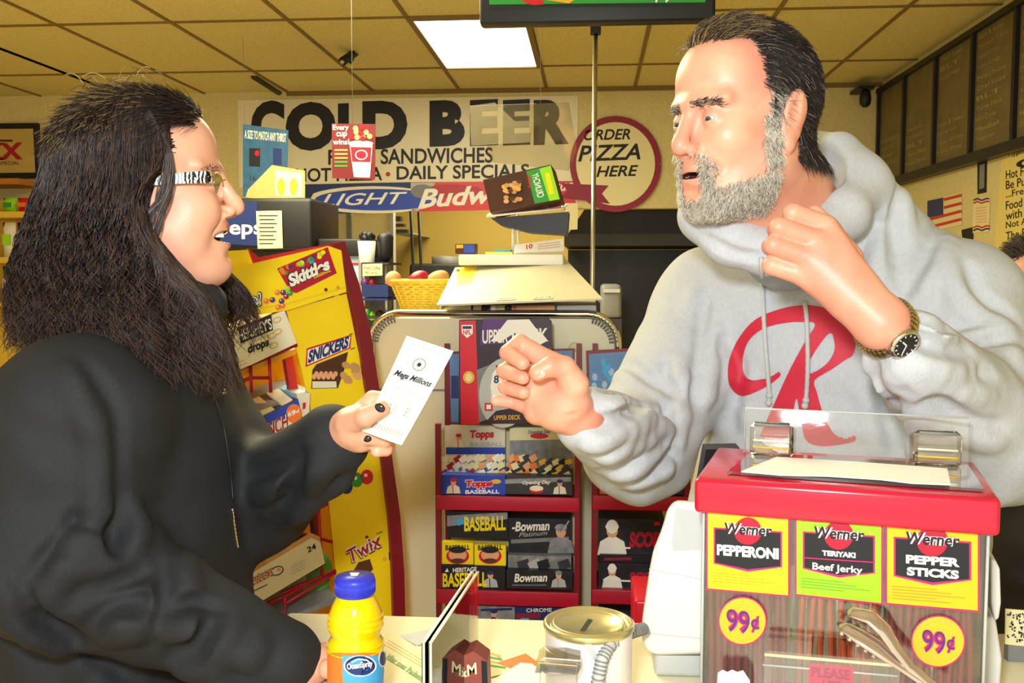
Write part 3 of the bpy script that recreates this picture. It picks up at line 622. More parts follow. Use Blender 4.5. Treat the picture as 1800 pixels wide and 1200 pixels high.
def packs(b, p, x0, x1, y0, y1, cs, rows=3, nn=5):
    for r in range(rows):
        for i in range(nn):
            x = x0+(x1-x0)*(i+.5)/nn+rng.uniform(-3, 3); y = y0+(y1-y0)*(r+.5)/rows; s_ = (x1-x0)/nn*.55; t_ = rng.uniform(-.3, .3)
            b.pline(p, [(x-s_, y+3+t_*6), (x+s_, y-3-t_*6)], (y1-y0)/rows*.8, cs[(i+r) % len(cs)], .001+.0003*(r*nn+i))
def d1(b, p):
    b.pp(p, [(772, 837), (888, 840), (888, 868), (772, 868)], 'blue', .001); b.pt(p, 'Topps', (818, 859), (866, 858), (818, 844), 'red', .06, .1, .0022); b.pt(p, 'Topps', (817, 860), (867, 859), (817, 843), 'white', .11, .1, .0018)
    b.pt(p, 'BASEBALL', (818, 868), (878, 867), (818, 861), 'white', .03, 0, .002); player(b, p, 797, 867, 30, 'red'); b.pell(p, 872, 846, 9, 4, 'gold', .002)
def open_box(label, x0, y0, x1, ymid, y1, m, liner, deco):
    Y = YR+.012; t = thing('card_box', label, 'card box', W((x0+x1)/2, y1, Y+.05), 'open boxes of card packs')
    b = MB(); a = W(x0, y1, Y); c = W(x1, ymid, Y); b.box((a.x, Y, a.z), (c.x, Y+.10, c.z), m); deco(b, PY(Y)); b.build('tray', t)
    b = MB(); Yb = YR+.10; b.slab(PY(Yb), [(x0+6, y0), (x1, y0), (x1, ymid+8), (x0+6, ymid+8)], .004, liner); b.build('lid_flap', t)
    return t
t = open_box('blue open baseball card box with white lid flap, upper left of the rack', 776, 748, 888, 836, 868, 'blue', 'offwhite', d1)
b = MB(); p = PY(YR+.098); b.pp(p, [(784, 786), (888, 786), (888, 798), (784, 798)], 'blue', .001); b.pt(p, 'Topps', (826, 774), (868, 773), (826, 756), 'red', .05, .1, .0014); b.pt(p, 'BASEBALL', (826, 785), (884, 784), (826, 777), 'lightgrey', .03, 0, .0014); player(b, p, 806, 786, 26, 'red', off=.0012); b.build('flap_print', t)
b = MB(); p = PY(YR+.05); packs(b, p, 778, 830, 800, 838, ['offwhite', 'cream', 'crimson', 'white']); packs(b, PY(YR+.045), 834, 886, 798, 838, ['offwhite', 'cream', 'peach', 'white']); b.build('card_packs', t, kind='stuff')
def d2(b, p):
    b.pp(p, [(888, 842), (1004, 838), (1004, 868), (888, 868)], 'darkgrey', .001); b.pp(p, [(888, 842), (1004, 838), (1004, 846), (888, 850)], 'photo_grey', .0014); b.pt(p, 'Opening Day', (918, 853), (968, 852), (918, 845), 'white', .02, .2, .002)
    b.pell(p, 943, 860, 13, 7, 'red', .002); b.pell(p, 943, 858, 12, 5, 'offwhite', .0024); player(b, p, 984, 868, 28, 'navy')
t = open_box('grey open baseball card box with opening day print beside the blue one', 890, 750, 1006, 838, 868, 'darkgrey', 'photo_grey', d2)
b = MB(); p = PY(YR+.098); b.pp(p, [(896, 752), (1006, 750), (1006, 772), (896, 774)], 'cream', .001); b.pt(p, 'Opening Day', (928, 764), (968, 763), (928, 756), 'navy', .02, .2, .0014); b.pell(p, 948, 766, 16, 5, 'red', .0012); b.build('flap_print', t)
b = MB(); p = PY(YR+.05); packs(b, p, 892, 942, 798, 840, ['peach', 'orange', 'cream', 'darkgrey']); packs(b, PY(YR+.045), 950, 1002, 806, 840, ['gold', 'darkgrey', 'cream', 'ink']); b.build('card_packs', t, kind='stuff')
def d3(b, p):
    b.pp(p, [(786, 906), (892, 900), (892, 912), (786, 925)], 'photo_grey', .0008); b.pt(p, 'BASEBALL', (816, 934), (889, 932), (816, 908), 'yellow', .03, 0, .0014); b.pp(p, [(800, 915), (812, 909), (818, 918), (806, 924)], 'skyblue', .001)
cbox('card_box', 'black card box lid reading BASEBALL in yellow on the middle shelf', 786, 900, 893, 944, 'ink', d3, Y=YR+.05, depth=.08)
def d4(b, p):
    b.pt(p, '-Bowman', (900, 934), (966, 932), (900, 917), 'white', .03, .15, .0014); b.pt(p, 'Platinum', (912, 944), (962, 940), (912, 936), 'lightgrey', 0, .3, .0014); player(b, p, 986, 972, 56, 'photo_grey', 'photo_grey'); b.pline(p, [(988, 935), (1000, 915)], 2, 'lightgrey', .002)
    b.pp(p, [(898, 948), (1000, 943), (1000, 950), (898, 955)], 'grey', .0009)
cbox('card_box', 'dark grey baseball card box with white script standing upper right on the middle shelf', 894, 912, 1004, 978, 'photo_dark', d4, Y=YR+.05, depth=.08)
def dy(x0, x1):
    def d(b, p):
        cx = (x0+x1)/2; b.pt(p, 'BASEBALL', (x0+6, 967), (x1-6, 966), (x0+6, 958), 'ink', .03, 0, .0014); b.pell(p, cx, 977, 20, 14, 'red', .001); b.pell(p, cx, 975, 16, 11, 'peach', .0016); b.pell(p, cx, 966, 15, 6, 'ink', .002); b.pell(p, cx, 985, 12, 4, 'brown', .0018)
    return d
cbox('card_pack', 'yellow baseball card pack with a capped player portrait, left of the pair', 777, 954, 832, 993, 'yellow', dy(777, 832), Y=YR+.02, depth=.02)
cbox('card_pack', 'yellow baseball card pack with a capped player portrait, right of the pair', 834, 958, 889, 993, 'yellow', dy(834, 889), Y=YR+.016, depth=.02)
def d5(b, p):
    b.pt(p, 'BASEBALL', (778, 1032), (856, 1030), (778, 1007), 'yellow', .03, 0, .0014); b.pt(p, 'HERITAGE', (796, 1006), (838, 1004), (796, 998), 'white', .03, 0, .0014); b.pp(p, [(782, 1005), (789, 1005), (786, 998)], 'white', .001); player(b, p, 862, 1032, 32, 'navy', 'lightgrey')
cbox('card_box', 'black card box with tall yellow letters at the lower left of the middle shelf', 776, 995, 888, 1034, 'ink', d5)
def d6(b, p):
    b.pt(p, 'Bowman', (904, 1023), (962, 1022), (904, 1008), 'white', .03, .15, .0014); player(b, p, 982, 1032, 32, 'photo_grey', 'lightgrey'); b.pline(p, [(900, 1028), (960, 1028)], 2, 'grey')
cbox('card_box', 'black card box front with white script at the lower right of the middle shelf', 890, 1004, 1006, 1034, 'photo_dark', d6)
b_ = cbox('card_box', 'grey silver card packs standing open between the two white script boxes', 893, 978, 1004, 1003, 'photo_grey', lambda b, p: packs(b, p, 896, 1002, 982, 1002, ['grey', 'darkgrey', 'lightgrey', 'ink'], 1, 6), Y=YR+.03, depth=.06)
def d7(b, p):
    player(b, p, 868, 1101, 34, 'navy', 'lightgrey'); b.pt(p, '9', (862, 1094), (872, 1094), (862, 1084), 'navy', .03, 0, .003); b.pline(p, [(845, 1072), (900, 1070)], 4, 'navy')
cbox('card_box', 'white and blue baseball card box with player on the lowest shelf', 826, 1066, 905, 1104, 'photo_grey', d7, Y=YR+.03, depth=.09)
def d8(b, p):
    b.pp(p, [(907, 1078), (950, 1077), (950, 1086), (907, 1088)], 'maroon', .001); b.pp(p, [(915, 1086), (930, 1086), (930, 1096), (915, 1096)], 'skyblue', .0012); b.pt(p, 'CHROME', (925, 1076), (970, 1075), (925, 1069), 'white', .02)
cbox('card_box', 'navy and maroon card box at the right of the lowest shelf', 906, 1066, 1004, 1104, 'navy', d8, Y=YR+.03, depth=.09)
def ds(y0, y1):
    def d(b, p):
        player(b, p, 1076, y1, (y1-y0)*1.0, 'white', 'white'); b.pell(p, 1076, y0+(y1-y0)*.2, (y1-y0)*.17, (y1-y0)*.2, 'white', .002); b.pline(p, [(1060, y1-14), (1108, y1-12)], 3, 'white', .002)
        b.pt(p, 'SCORE', (1106, y1-(y1-y0)*.2), (1172, y1-(y1-y0)*.22), (1106, y0+(y1-y0)*.35), 'crimson', .06, .1, .0014); b.pp(p, [(1150, y0+4), (1160, y0+4), (1160, y0+10), (1150, y0+10)], 'red', .001)
    return d
cbox('card_box', 'upper black football card box with crimson lettering on the second rack', 1052, 913, 1168, 975, 'photo_dark', ds(913, 975), Y=YR+.03, depth=.1)
cbox('card_box', 'lower black football card box with crimson lettering on the second rack', 1052, 990, 1168, 1033, 'photo_dark', ds(990, 1033), Y=YR+.02, depth=.1)
cbox('card_box', 'dark open tray between the two football card boxes', 1054, 977, 1166, 988, 'black', lambda b, p: b.pp(p, [(1062, 980), (1110, 979), (1110, 984), (1062, 985)], 'maroon'), Y=YR+.02, depth=.1)
def d9(b, p):
    b.pp(p, [(1057, 850), (1128, 848), (1128, 860), (1057, 863)], 'red', .001); b.pt(p, 'PACKS', (1104, 858), (1126, 857), (1104, 851), 'ink', .02, 0, .0014)
cbox('card_box', 'flat orange card box on the top shelf of the second rack', 1054, 845, 1130, 868, 'orange', d9)
cbox('card_box', 'flat black card box beside the orange one on the second rack', 1131, 848, 1204, 868, 'darkgrey', lambda b, p: b.pline(p, [(1140, 856), (1190, 855)], 2, 'grey'))
cbox('card_box', 'dark box on the bottom shelf of the second rack', 1052, 1074, 1150, 1104, 'photo_dark', lambda b, p: b.pline(p, [(1060, 1090), (1120, 1088)], 4, 'grey'), Y=YR+.02)
b = MB(); pbox(b, 1114, 1056, 1160, 1140, 1.62, .14, 'red', .006); a = W(1114, 1140, 1.62); 
b.box((a.x, 1.62, 0), (a.x+.05, 1.76, a.z), 'red'); b.build('red_bin', label='bright red plastic bin left of the white terminal', cat='bin')
# ================================================================ candy rack
al = math.radians(36)
pk = Plane(W(655, 700, 2.0), (math.sin(al), -math.cos(al), .10))
base_c = pk(600, 900); t = thing('candy_rack', 'tall yellow and dark red candy rack between the woman and the white cabinet', 'candy rack', (base_c.x, base_c.y+.1, 0))
def down(pts): return pts
def toz(pl, x, y0, z):   # pixel row where the plane meets height z
    lo, hi = y0, 6000
    for _ in range(50):
        m = (lo+hi)/2
        if pl(x, m).z > z: lo = m
        else: hi = m
    return hi
yf = toz(pk, 700, 1000, 0.0)
mat('candyyellow', 'ffdd10', .38, var=.05, vs=12); mat('candyorange', 'f2a81c', .45, var=.1, vs=10)
b = MB(); b.slab(pk, [(583, 431), (606, 424), (632, 500), (651, 580), (668, 690), (689, 800), (704, 907), (711, 1010), (713, 1105), (713, yf), (694, yf), (693, 1105), (690, 1000), (684, 907), (670, 797), (643, 680), (626, 560), (606, 480)], .05, 'darkred', off=.012); b.build('post', t)
b = MB(); b.slab(pk, [(505, 545), (609, 516), (645, 690), (669, 797), (688, 960), (690, 1105), (690, yf), (594, yf), (592, 1105), (589, 998), (576, 860), (552, 742)], .006, 'candyyellow')
# Snickers print
b.pp(pk, [(539, 612), (618, 588), (616, 612), (537, 645)], 'red'); b.pp(pk, [(541, 615), (616, 591), (613, 611), (540, 641)], 'white', .0008)
b.pt(pk, 'SNICKERS', (541, 639), (612, 611), (543, 616), 'navy', .05, .1, .0012); b.pline(pk, [(614, 588), (620, 586)], 1.5, 'ink'); b.pline(pk, [(616, 614), (624, 611)], 1.5, 'ink')
b.pp(pk, [(547, 683), (549, 650), (556, 640), (612, 618), (605, 650), (594, 682)], 'choc', .0006); b.pp(pk, [(549, 682), (549, 670), (591, 670), (592, 681)], 'offwhite', .0009)
for i in range(10): b.pell(pk, 552+i*4.2, 662+(i % 2)*-5, 4, 5, 'peach', .001+.0001*i, 9)
for i in range(12): b.pell(pk, 612+rng.uniform(-9, 16), 655+rng.uniform(-16, 14), 8, 6, 'tan' if i % 3 else 'peach', .001+.00015*i, 10, rot=rng.uniform(-1, 1))
for x, y, m in ((609, 855, 'navy'), (627, 843, 'green'), (645, 838, 'red')):
    b.pell(pk, x, y, 11, 13, m, .0006); b.pell(pk, x-2, y-3, 3, 3, 'white', .001)
b.pt(pk, 'Twix', (614, 994), (674, 961), (606, 968), 'ink', .08, .1, .0008); b.pt(pk, 'Twix', (615, 992), (673, 959), (606, 966), 'white', .07, .1, .0011); b.pt(pk, 'Twix', (616, 990), (672, 958), (608, 968), 'crimson', .01, .1, .0014)
b.pp(pk, [(620, 1005), (630, 988), (650, 982), (656, 1000), (645, 1012)], 'brown'); b.pell(pk, 645, 944, 3, 3, 'brown'); b.pell(pk, 676, 982, 4, 4, 'gold'); b.pline(pk, [(662, 938), (672, 934)], 1.5, 'ink')
b.pp(pk, [(683, 970), (690, 969), (690, 982), (684, 984)], 'ink', .001)
b.build('side_panel', t)
b = MB(); b.slab(pk, [(322, 490), (447, 462), (577, 432), (600, 440), (609, 513), (505, 545), (411, 560), (322, 574)], .02, 'candyyellow', off=.02)
o = .021
b.pp(pk, [(487, 472), (576, 434), (592, 480), (521, 515), (510, 512)], 'crimson', o)
for i in range(26): x = 492+rng.random()*78; b.pell(pk, x, 478-(x-492)*.42+rng.uniform(-3, 6), 4.5, 4, ['green', 'orange', 'yellow', 'purple', 'lime', 'red', 'skyblue'][i % 7], o+.0003+.00005*i, 9)
b.pt(pk, 'Skittles', (510, 506), (582, 474), (503, 482), 'ink', .10, .05, o+.0012); b.pt(pk, 'Skittles', (511, 505), (581, 473), (505, 483), 'white', .05, .05, o+.002)
b.pt(pk, 'ORIGINAL', (552, 490), (582, 477), (551, 485), 'yellow', .02, .05, o+.001)
for i, (x, y) in enumerate(((468, 529), (479, 527), (488, 514), (498, 514), (503, 521), (495, 529), (497, 537), (505, 507), (510, 515), (489, 540))):
    b.pell(pk, x, y, 5, 5, ['orange', 'purple', 'orange', 'purple', 'crimson', 'purple', 'orange', 'lime', 'green', 'orange'][i], o+.0005, 14); b.pell(pk, x-1.5, y-1.5, 1.4, 1.4, 'white', o+.001, 8)
b.pt(pk, 'Here!', (392, 543), (461, 539), (392, 515), 'ink', .10, .0, o+.0008); b.pt(pk, 'Here!', (394, 541), (459, 537), (394, 517), 'white', .06, .0, o+.0013); b.pt(pk, 'Here!', (396, 539), (457, 536), (396, 519), 'navy', .0, .0, o+.0018)
b.pt(pk, 'Treats', (330, 512), (415, 505), (330, 488), 'ink', .08, 0, o+.001); b.pt(pk, 'Treats', (332, 510), (413, 504), (332, 490), 'white', .05, 0, o+.0015)
b.pline(pk, [(411, 548), (500, 535), (606, 505)], 1.2, 'gold', o+.0003)
for x, y in ((573, 509), (594, 505)): b.pell(pk, x, y, 3, 3, 'brown' if x < 580 else 'tan', o+.0006)
b.build('header', t)
b = MB(); b.slab(pk, [(398, 441), (436, 439), (446, 468), (400, 480)], .01, 'candyyellow', off=.005); b.build('tab', t)
b = MB(); b.slab(pk, [(436, 436), (455, 452), (590, 426), (606, 424), (608, 436), (450, 466), (442, 460)], .03, 'crimson', off=-.01); b.build('top_rail', t)
# back panel and inner structure
pb = Plane(pk.p-pk.n*.22, pk.n)
b = MB(); b.slab(pb, [(330, 600), (600, 560), (700, 1100), (700, yf*.9), (330, yf*.9)], .01, 'candyorange'); b.build('back_panel', t)
b = MB(); b.slab(pk, [(499, 618), (513, 612), (525, 688), (511, 692)], .02, 'crimson', off=-.05); b.build('post', t); b = MB(); b.slab(pk, [(548, 895), (557, 893), (560, 945), (552, 948)], .02, 'darkred', off=-.05); b.build('post', t)
def shelf(pts, m='grey', th=.012):
    f = [pk(x, y) for x, y in pts]; 
    b = MB(); q = [v-pk.n*.20+Vector((0, 0, .03)) for v in reversed(f)]; b.prism(f+q, (0, 0, -th), m); b.build('shelf', t)
shelf([(380, 738), (556, 690)]); shelf([(400, 1128), (592, 1048)])
shelf([(400, 985), (575, 880)], 'candyorange'); shelf([(380, 668), (520, 612)], 'candyorange')
b = MB()
def wire(pts, r=.0035, off=.01): MB().tube([pk(x, y, off) for x, y in pts], r, 'crimson', 7).build('wire_rail', t)
wire([(390, 660), (522, 606)]); wire([(440, 640), (442, 690)]); wire([(473, 627), (476, 690)]); wire([(380, 690), (440, 664), (474, 664)])
wire([(483, 776), (484, 768), (500, 758), (548, 738)]); wire([(484, 776), (492, 786), (552, 756)])
wire([(433, 946), (480, 928), (490, 918), (577, 876)], .004); wire([(436, 950), (576, 884)], .005); 
wire([(480, 930), (492, 936), (496, 928), (520, 935), (584, 952)]); wire([(430, 1076), (500, 1048), (566, 1012)]); wire([(452, 1068), (500, 1077), (502, 1060), (590, 1006)]); wire([(500, 1048), (502, 1062)]); wire([(495, 1042), (590, 1002)]); wire([(560, 893), (566, 1014)])
# boxes standing in the rack
def cb(name, label, pts, dep, m, side, deco, off=.0, group=None):
    b = MB(); f = [pk(x, y, off) for x, y in pts]; b.prism(f, -pk.n*dep+Vector((0, 0, .01)), m, side); deco(b); return b.build(name, label=label, cat='candy box', group=group)
def dh(b):
    b.pp(pk, [(416, 575), (477, 553), (480, 580), (423, 604)], 'ink', .0305); b.pt(pk, "HERSHEY'S", (421, 600), (479, 578), (417, 580), 'white', .02, 0, .031)
    b.pt(pk, 'drops', (437, 626), (474, 612), (434, 606), 'ink', .04, .1, .031); b.pt(pk, 'cookies & creme', (440, 603), (475, 590), (439, 599), 'tan', 0, 0, .031)
    for x, y in ((487, 562), (478, 590), (488, 583), (481, 607)): b.pell(pk, x, y, 8, 5, 'tan', .0306, rot=-.4); b.pell(pk, x, y, 6.5, 3.6, 'cream', .0309, rot=-.4)
    for i in range(3): b.pline(pk, [(412+i*4, 640+i*5), (430+i*4, 632+i*5)], 1, 'tan', .031)
cb('candy_box', 'cream candy box with dark name band just under the yellow header', [(384, 592), (500, 545), (522, 603), (412, 655), (386, 640)], .12, 'offwhite', 'tan', dh, .03)
def dc(b):
    b.pp(pk, [(380, 790), (520, 728), (522, 745), (380, 812)], 'offwhite', .0306)
    b.pt(pk, 'CRUNCH', (438, 785), (508, 751), (435, 760), 'offwhite', .08, .1, .031); b.pt(pk, 'CRUNCH', (438, 785), (508, 751), (435, 760), 'crimson', .02, .1, .0316); b.pell(pk, 517, 727, 14, 17, 'orange', .031); b.pt(pk, '69¢', (506, 735), (527, 728), (505, 724), 'white', .03, 0, .0318)
cb('candy_box', 'blue open chocolate box with crimson lettering and orange price spot', [(370, 780), (524, 701), (535, 746), (440, 792), (370, 822)], .12, 'blue', 'navy', dc, .03)
cb('candy_box', 'small white candy box at the right of the blue chocolate box', [(521, 692), (545, 690), (543, 735), (533, 745)], .1, 'offwhite', 'paleblue', lambda b: b.pp(pk, [(532, 708), (538, 707), (537, 718), (532, 719)], 'red', .026), .025)
for i in range(6):
    b = MB(); x = 428+i*17; y = 736-i*7.5; f = [pk(x, y, .02-.01*(i % 2)), pk(x+20, y-8, .02-.01*(i % 2))]
    b.obox((f[0]+f[1])/2-pk.n*.05, (f[1]-f[0])/2, -pk.n*.05+Vector((0, 0, .012)), Vector((0, 0, .006)), ['offwhite', 'skyblue', 'cream', 'brown', 'offwhite', 'skyblue'][i])
    b.build('chocolate_bar', label='thin wrapped chocolate bar lying in the top of the blue open box', cat='chocolate bar', group='bars in the blue box')
def dm(b):
    b.pt(pk, '24', (541, 972), (556, 964), (539, 962), 'ink', .02, 0, .031); b.pt(pk, '3 Musketeers', (400, 1052), (480, 1011), (400, 1032), 'navy', .09, .25, .0308); b.pt(pk, '3 Musketeers', (400, 1052), (480, 1011), (400, 1032), 'offwhite', .05, .25, .0312); b.pt(pk, '3 Musketeers', (400, 1052), (480, 1011), (400, 1032), 'crimson', .0, .25, .0316)
    b.pell(pk, 487, 1003, 12, 8, 'navy', .0308, rot=-.4); b.pell(pk, 487, 1003, 10, 6, 'offwhite', .0311, rot=-.4); b.pell(pk, 490, 1001, 4, 3, 'peach', .0314)
    b.pline(pk, [(430, 1046), (470, 1027)], 1.6, 'ink', .031)
    for i in range(4): b.pline(pk, [(512, 994+i*5), (536, 983+i*5)], 1, 'lightgrey', .031)
t2 = cb('candy_box', 'white open candy box with number 24 on the lower rack level', [(400, 1033), (433, 1013), (547, 945), (563, 952), (571, 990), (430, 1074), (400, 1088)], .004, 'offwhite', 'tan', dm, .03)
b = MB(); f = [pk(x, y, .024) for x, y in [(400, 1032), (547, 950), (571, 992), (430, 1072), (400, 1086)]]; b.prism(f, -pk.n*.15+Vector((0, 0, .02)), 'choc'); b.build('tray_liner', label='dark brown candy tray filling behind the white open box', cat='candy tray')
for i in range(5):
    b = MB(); x = 430; y = 1000-i*8; f0 = pk(x, y, .02); b.obox(f0-pk.n*.03*i, (pk(x+60, y-28, .02)-f0)/2, -pk.n*.012, Vector((0, 0, .004)), 'offwhite' if i % 2 else 'tan')
    b.build('chocolate_bar', label='wrapped bar lying inside the white open candy box', cat='chocolate bar', group='bars in the white open box')
mat('greenbag', '5aa04a', .4, var=.6, vs=30)
for x, y, lb in ((560, 1000, 'upper'), (556, 1040, 'lower')):
    a = pk(x, y, -.08); MB().ball(a, (.03, .02, .04), 'greenbag', 10).build('candy_bag', label=f'{lb} green candy bag beside the white open box', cat='candy bag')
# ================================================================ sales counter
ZT = .99
mat('laminate', 'eee6c6', .4, var=.05, vs=8); mat('counter_body', 'b89a60', .6, var=.15, vs=5)
t = thing('sales_counter', 'cream laminate sales counter in the foreground carrying the bottle and the jerky box', 'counter', (.4, .85, 0))
MB().box((-.41, .45, ZT-.035), (1.3, 1.26, ZT), 'laminate', .006).build('countertop', t)
MB().box((-.38, .48, 0), (1.27, 1.22, ZT-.035), 'counter_body').build('body', t)
class Cyl:
    def __init__(s, x, y, r): s.x, s.y, s.r = x, y, r
    def __call__(s, px, py, off=0.):
        d = ray(px, py); r = s.r+off; a = d.x**2+d.y**2; b_ = -2*(d.x*s.x+d.y*s.y); c = s.x**2+s.y**2-r*r
        k = b_*b_-4*a*c; q = (-b_-math.sqrt(max(k, 0)))/(2*a); return CAMP+d*q
def cpatch(b, cy, x0, x1, y0, y1, m, off=.0005, n=14):
    vs = []; 
    for i in range(n+1): x = x0+(x1-x0)*i/n; vs += [cy(x, y0, off), cy(x, y1, off)]
    b.add(vs, [(2*i, 2*i+1, 2*i+3, 2*i+2) for i in range(n)], m, True)
# ---- juice bottle
YJ = .95; c = W(625, 1100, YJ); sc_ = YJ/1700; zj = lambda y: W(625, y, YJ).z
t = thing('juice_bottle', 'small plastic bottle of yellow juice with a blue cap standing on the counter', 'bottle', (c.x, YJ, ZT))
mat('juice', 'f8cf08', .12, var=.04, vs=5, coat=.6); mat('cap_blue', '3038c0', .35, var=.05)
b = MB(); P = [(.022, ZT), (.0285, ZT+.006)]
for hw, y in reversed([(29, 1042), (33, 1046), (41, 1060), (48, 1076), (50.5, 1092), (49, 1103), (44.5, 1112), (44.5, 1116), (49, 1123), (51.5, 1132), (51, 1142), (49, 1146), (51, 1150), (51, 1240)]): P.append((hw*sc_, zj(y)))
b.lathe((c.x, YJ, 0), P, 'juice', 64)
for y in (1080, 1089, 1098, 1128, 1137): 
    r = {1080: 49.5, 1089: 50.8, 1098: 50.2, 1128: 51, 1137: 51.6}[y]*sc_; b.tube([(c.x+r*math.cos(a), YJ+r*math.sin(a), zj(y)) for a in np.linspace(0, 6.283, 49)[:-1]], .0007, 'juice', 5, closed=True)
b.build('body', t)
b = MB(); b.lathe((c.x, YJ, 0), [(35*sc_, zj(1043)), (36.5*sc_, zj(1040)), (36.5*sc_, zj(1018)), (35*sc_, zj(1012)), (0, zj(1011))], 'cap_blue', 48)
for i in range(60): a = 2*math.pi*i/60; b.tube([(c.x+36.6*sc_*math.cos(a), YJ+36.6*sc_*math.sin(a), z_) for z_ in (zj(1039), zj(1020))], .0005, 'cap_blue', 4)
b.pp(PZ(zj(1011)), [(615, 1006), (632, 1006), (628, 1012), (617, 1012)], 'white'); b.build('cap', t)
b = MB(); cy = Cyl(c.x, YJ, 51.3*sc_)
cpatch(b, cy, 575, 675, 1147, 1260, 'orange'); cpatch(b, cy, 602, 675, 1152, 1260, 'skyblue', .0009)
b.pp(cy, [(602, 1190), (640, 1188), (660, 1180), (676, 1176), (674, 1203), (602, 1203)], 'orange', .0012)
b.pell(cy, 633, 1170, 29, 19, 'white', .0014); b.pell(cy, 633, 1170, 26.5, 16.5, 'navy', .0019); b.pw(cy, 'OceanSpray', (611, 1180), (656, 1174), (609, 1166), 'white', .03, .1, .003)
b.pline(cy, [(618, 1164), (630, 1158), (645, 1160), (652, 1166)], 2.4, 'white', .003); b.pell(cy, 672, 1157, 7, 15, 'white', .0014); b.pell(cy, 673, 1157, 5, 12.5, 'navy', .0019)
b.build('label_band', t)
# ---- papers on the counter
pc = PZ(ZT)
def sheet(name, label, pts, m, cat='paper', h=.0006, deco=None):
    b = MB(); b.prism([pc(x, y, h+.0006) for x, y in pts], (0, 0, -.0006), m); P_ = PZ(ZT+h+.0006)
    if deco: deco(b, P_)
    b.build(name, label=label, cat=cat)
def df(b, P_):
    b.pt(P_, 't. killer over Paulselo', (672, 1152), (742, 1199), (678, 1143), 'green', .02, .2, .0004)
    for i in range(7): b.pline(P_, [(682-i*3+(0), 1124+i*4), (752-i*3, 1166+i*4)], .8, 'gold' if i < 3 else 'tan', .0004) if i not in (3, 4, 5) else None
sheet('flyer', 'cream flyer with green slanted lettering just right of the juice bottle', [(640, 1122), (702, 1117), (800, 1172), (790, 1230), (640, 1230)], 'cream', 'flyer', deco=df)
sheet('leaflet', 'grey green leaflet behind the clear sign holder', [(702, 1117), (775, 1100), (800, 1113), (730, 1135)], 'lightgrey', 'leaflet')
sheet('receipt', 'pale curled receipt paper at the end of the woman sleeve', [(545, 1141), (560, 1136), (578, 1145), (566, 1149)], 'offwhite', 'receipt')
def dz(b, P_):
    for i in range(4): b.pline(P_, [(845+i*4, 1144+i*8), (880+i*3, 1152+i*7)], 3, 'green' if i % 2 else 'gold', .0004)
sheet('ticket_strip', 'green and gold striped lottery slip behind the clear sign holder', [(843, 1138), (868, 1150), (905, 1178), (860, 1190), (843, 1170)], 'cream', 'lottery slip', .0008, dz)
sheet('orange_leaflet', 'orange edged leaflet lying left of the paint can', [(874, 1164), (924, 1148), (950, 1166), (948, 1170), (905, 1176)], 'orange', 'leaflet', .0016)
sheet('white_sheet', 'white paper sheet lying in front of the orange leaflet', [(850, 1205), (915, 1164), (935, 1166), (975, 1196), (960, 1215), (850, 1225)], 'white', 'paper', .0024)
# ---- acrylic sign holder
t = thing('sign_holder', 'clear upright acrylic sign holder seen nearly edge on behind the juice bottle', 'sign holder', W(790, 1200, .9))
A0 = W(757, 1138, .80); A1 = W(841, 1034, 1.0); zt3 = 1.134
def upright(x0, y0, x1, y1, z0, z1, th, m):
    b = MB(); d = Vector((x1-x0, y1-y0, 0)); n_ = Vector((-d.y, d.x, 0)).normalized()*th
    b.prism([(x0, y0, z0), (x1, y1, z0), (x1, y1, z1), (x0, y0, z1)], n_, m); return b
glassmat('acrylic', (.90, .88, .84), .10, .04)
b = upright(A0.x, .80, A1.x, 1.0, ZT, zt3, .002, 'acrylic'); b.build('front_sheet', t)
b = upright(A0.x-.006, .80, A1.x-.006, 1.0, ZT, zt3, .002, 'acrylic'); b.build('back_sheet', t)
b = MB(); 
for dx in (0, -.006): b.tube([(A0.x+dx, .80, zt3), (A1.x+dx, 1.0, zt3)], .0011, 'cream', 6); b.tube([(A0.x+dx, .80, ZT), (A0.x+dx, .80, zt3)], .0011, 'cream', 6)
b.box((A0.x-.05, .80, ZT), (A0.x+.03, 1.0, ZT+.002), 'acrylic'); b.build('edges', t)
b = MB(); d = Vector((A1.x-A0.x, .2, 0)); q = Plane(Vector((A0.x+.003, .80, 1.0)), (d.y, -d.x, 0))
b = MB(); zf = PY(.94)
t = thing('promo_box', 'maroon promotional box with pale letters seen through the sign holder', 'box', W(812, 1200, .93))
p = PY(.93); b = MB(); mat('promo_brown', '8a4438', .5); b.slab(p, [(778, 1168), (832, 1144), (856, 1162), (858, 1225), (776, 1225)], .03, 'promo_brown'); b.pp(p, [(846, 1160), (856, 1163), (858, 1225), (848, 1225)], 'ink', .0002)
b.pt(p, 'M&M', (788, 1198), (840, 1184), (785, 1178), 'cream', .02, .1, .001); b.build('carton', t)
# ---- paint can
YP_ = 1.0; c = W(1035, 1093, YP_); r = 80*YP_/1700; zt4 = c.z
mat('can_label', 'e4dcdc', .4, var=.03); mat('can_metal', 'cfc58a', .25, metal=.7, var=.1)
t = thing('collection_can', 'small pale paint can with a slotted gold metal lid on the counter', 'can', (c.x, YP_, ZT))
b = MB(); b.lathe((c.x, YP_, 0), [(r*.95, ZT), (r*.97, ZT+.002), (r*.97, zt4-.006)], 'can_label', 56); b.build('body', t)
b = MB(); b.lathe((c.x, YP_, zt4), [(r*.97, -.007), (r*1.02, -.004), (r*1.02, 0), (r*.97, .0015), (r*.92, .0008), (r*.90, -.003), (r*.84, -.003), (r*.82, 0), (r*.78, .0006), (r*.74, -.001), (r*.70, -.0025), (0, -.0025)], 'can_metal', 56); b.build('lid', t)
b = MB(); pl_ = PZ(zt4-.0025); b.pp(pl_, [(1019, 1108), (1028, 1108), (1042, 1089), (1034, 1087)], 'ink'); b.build('coin_slot', t)
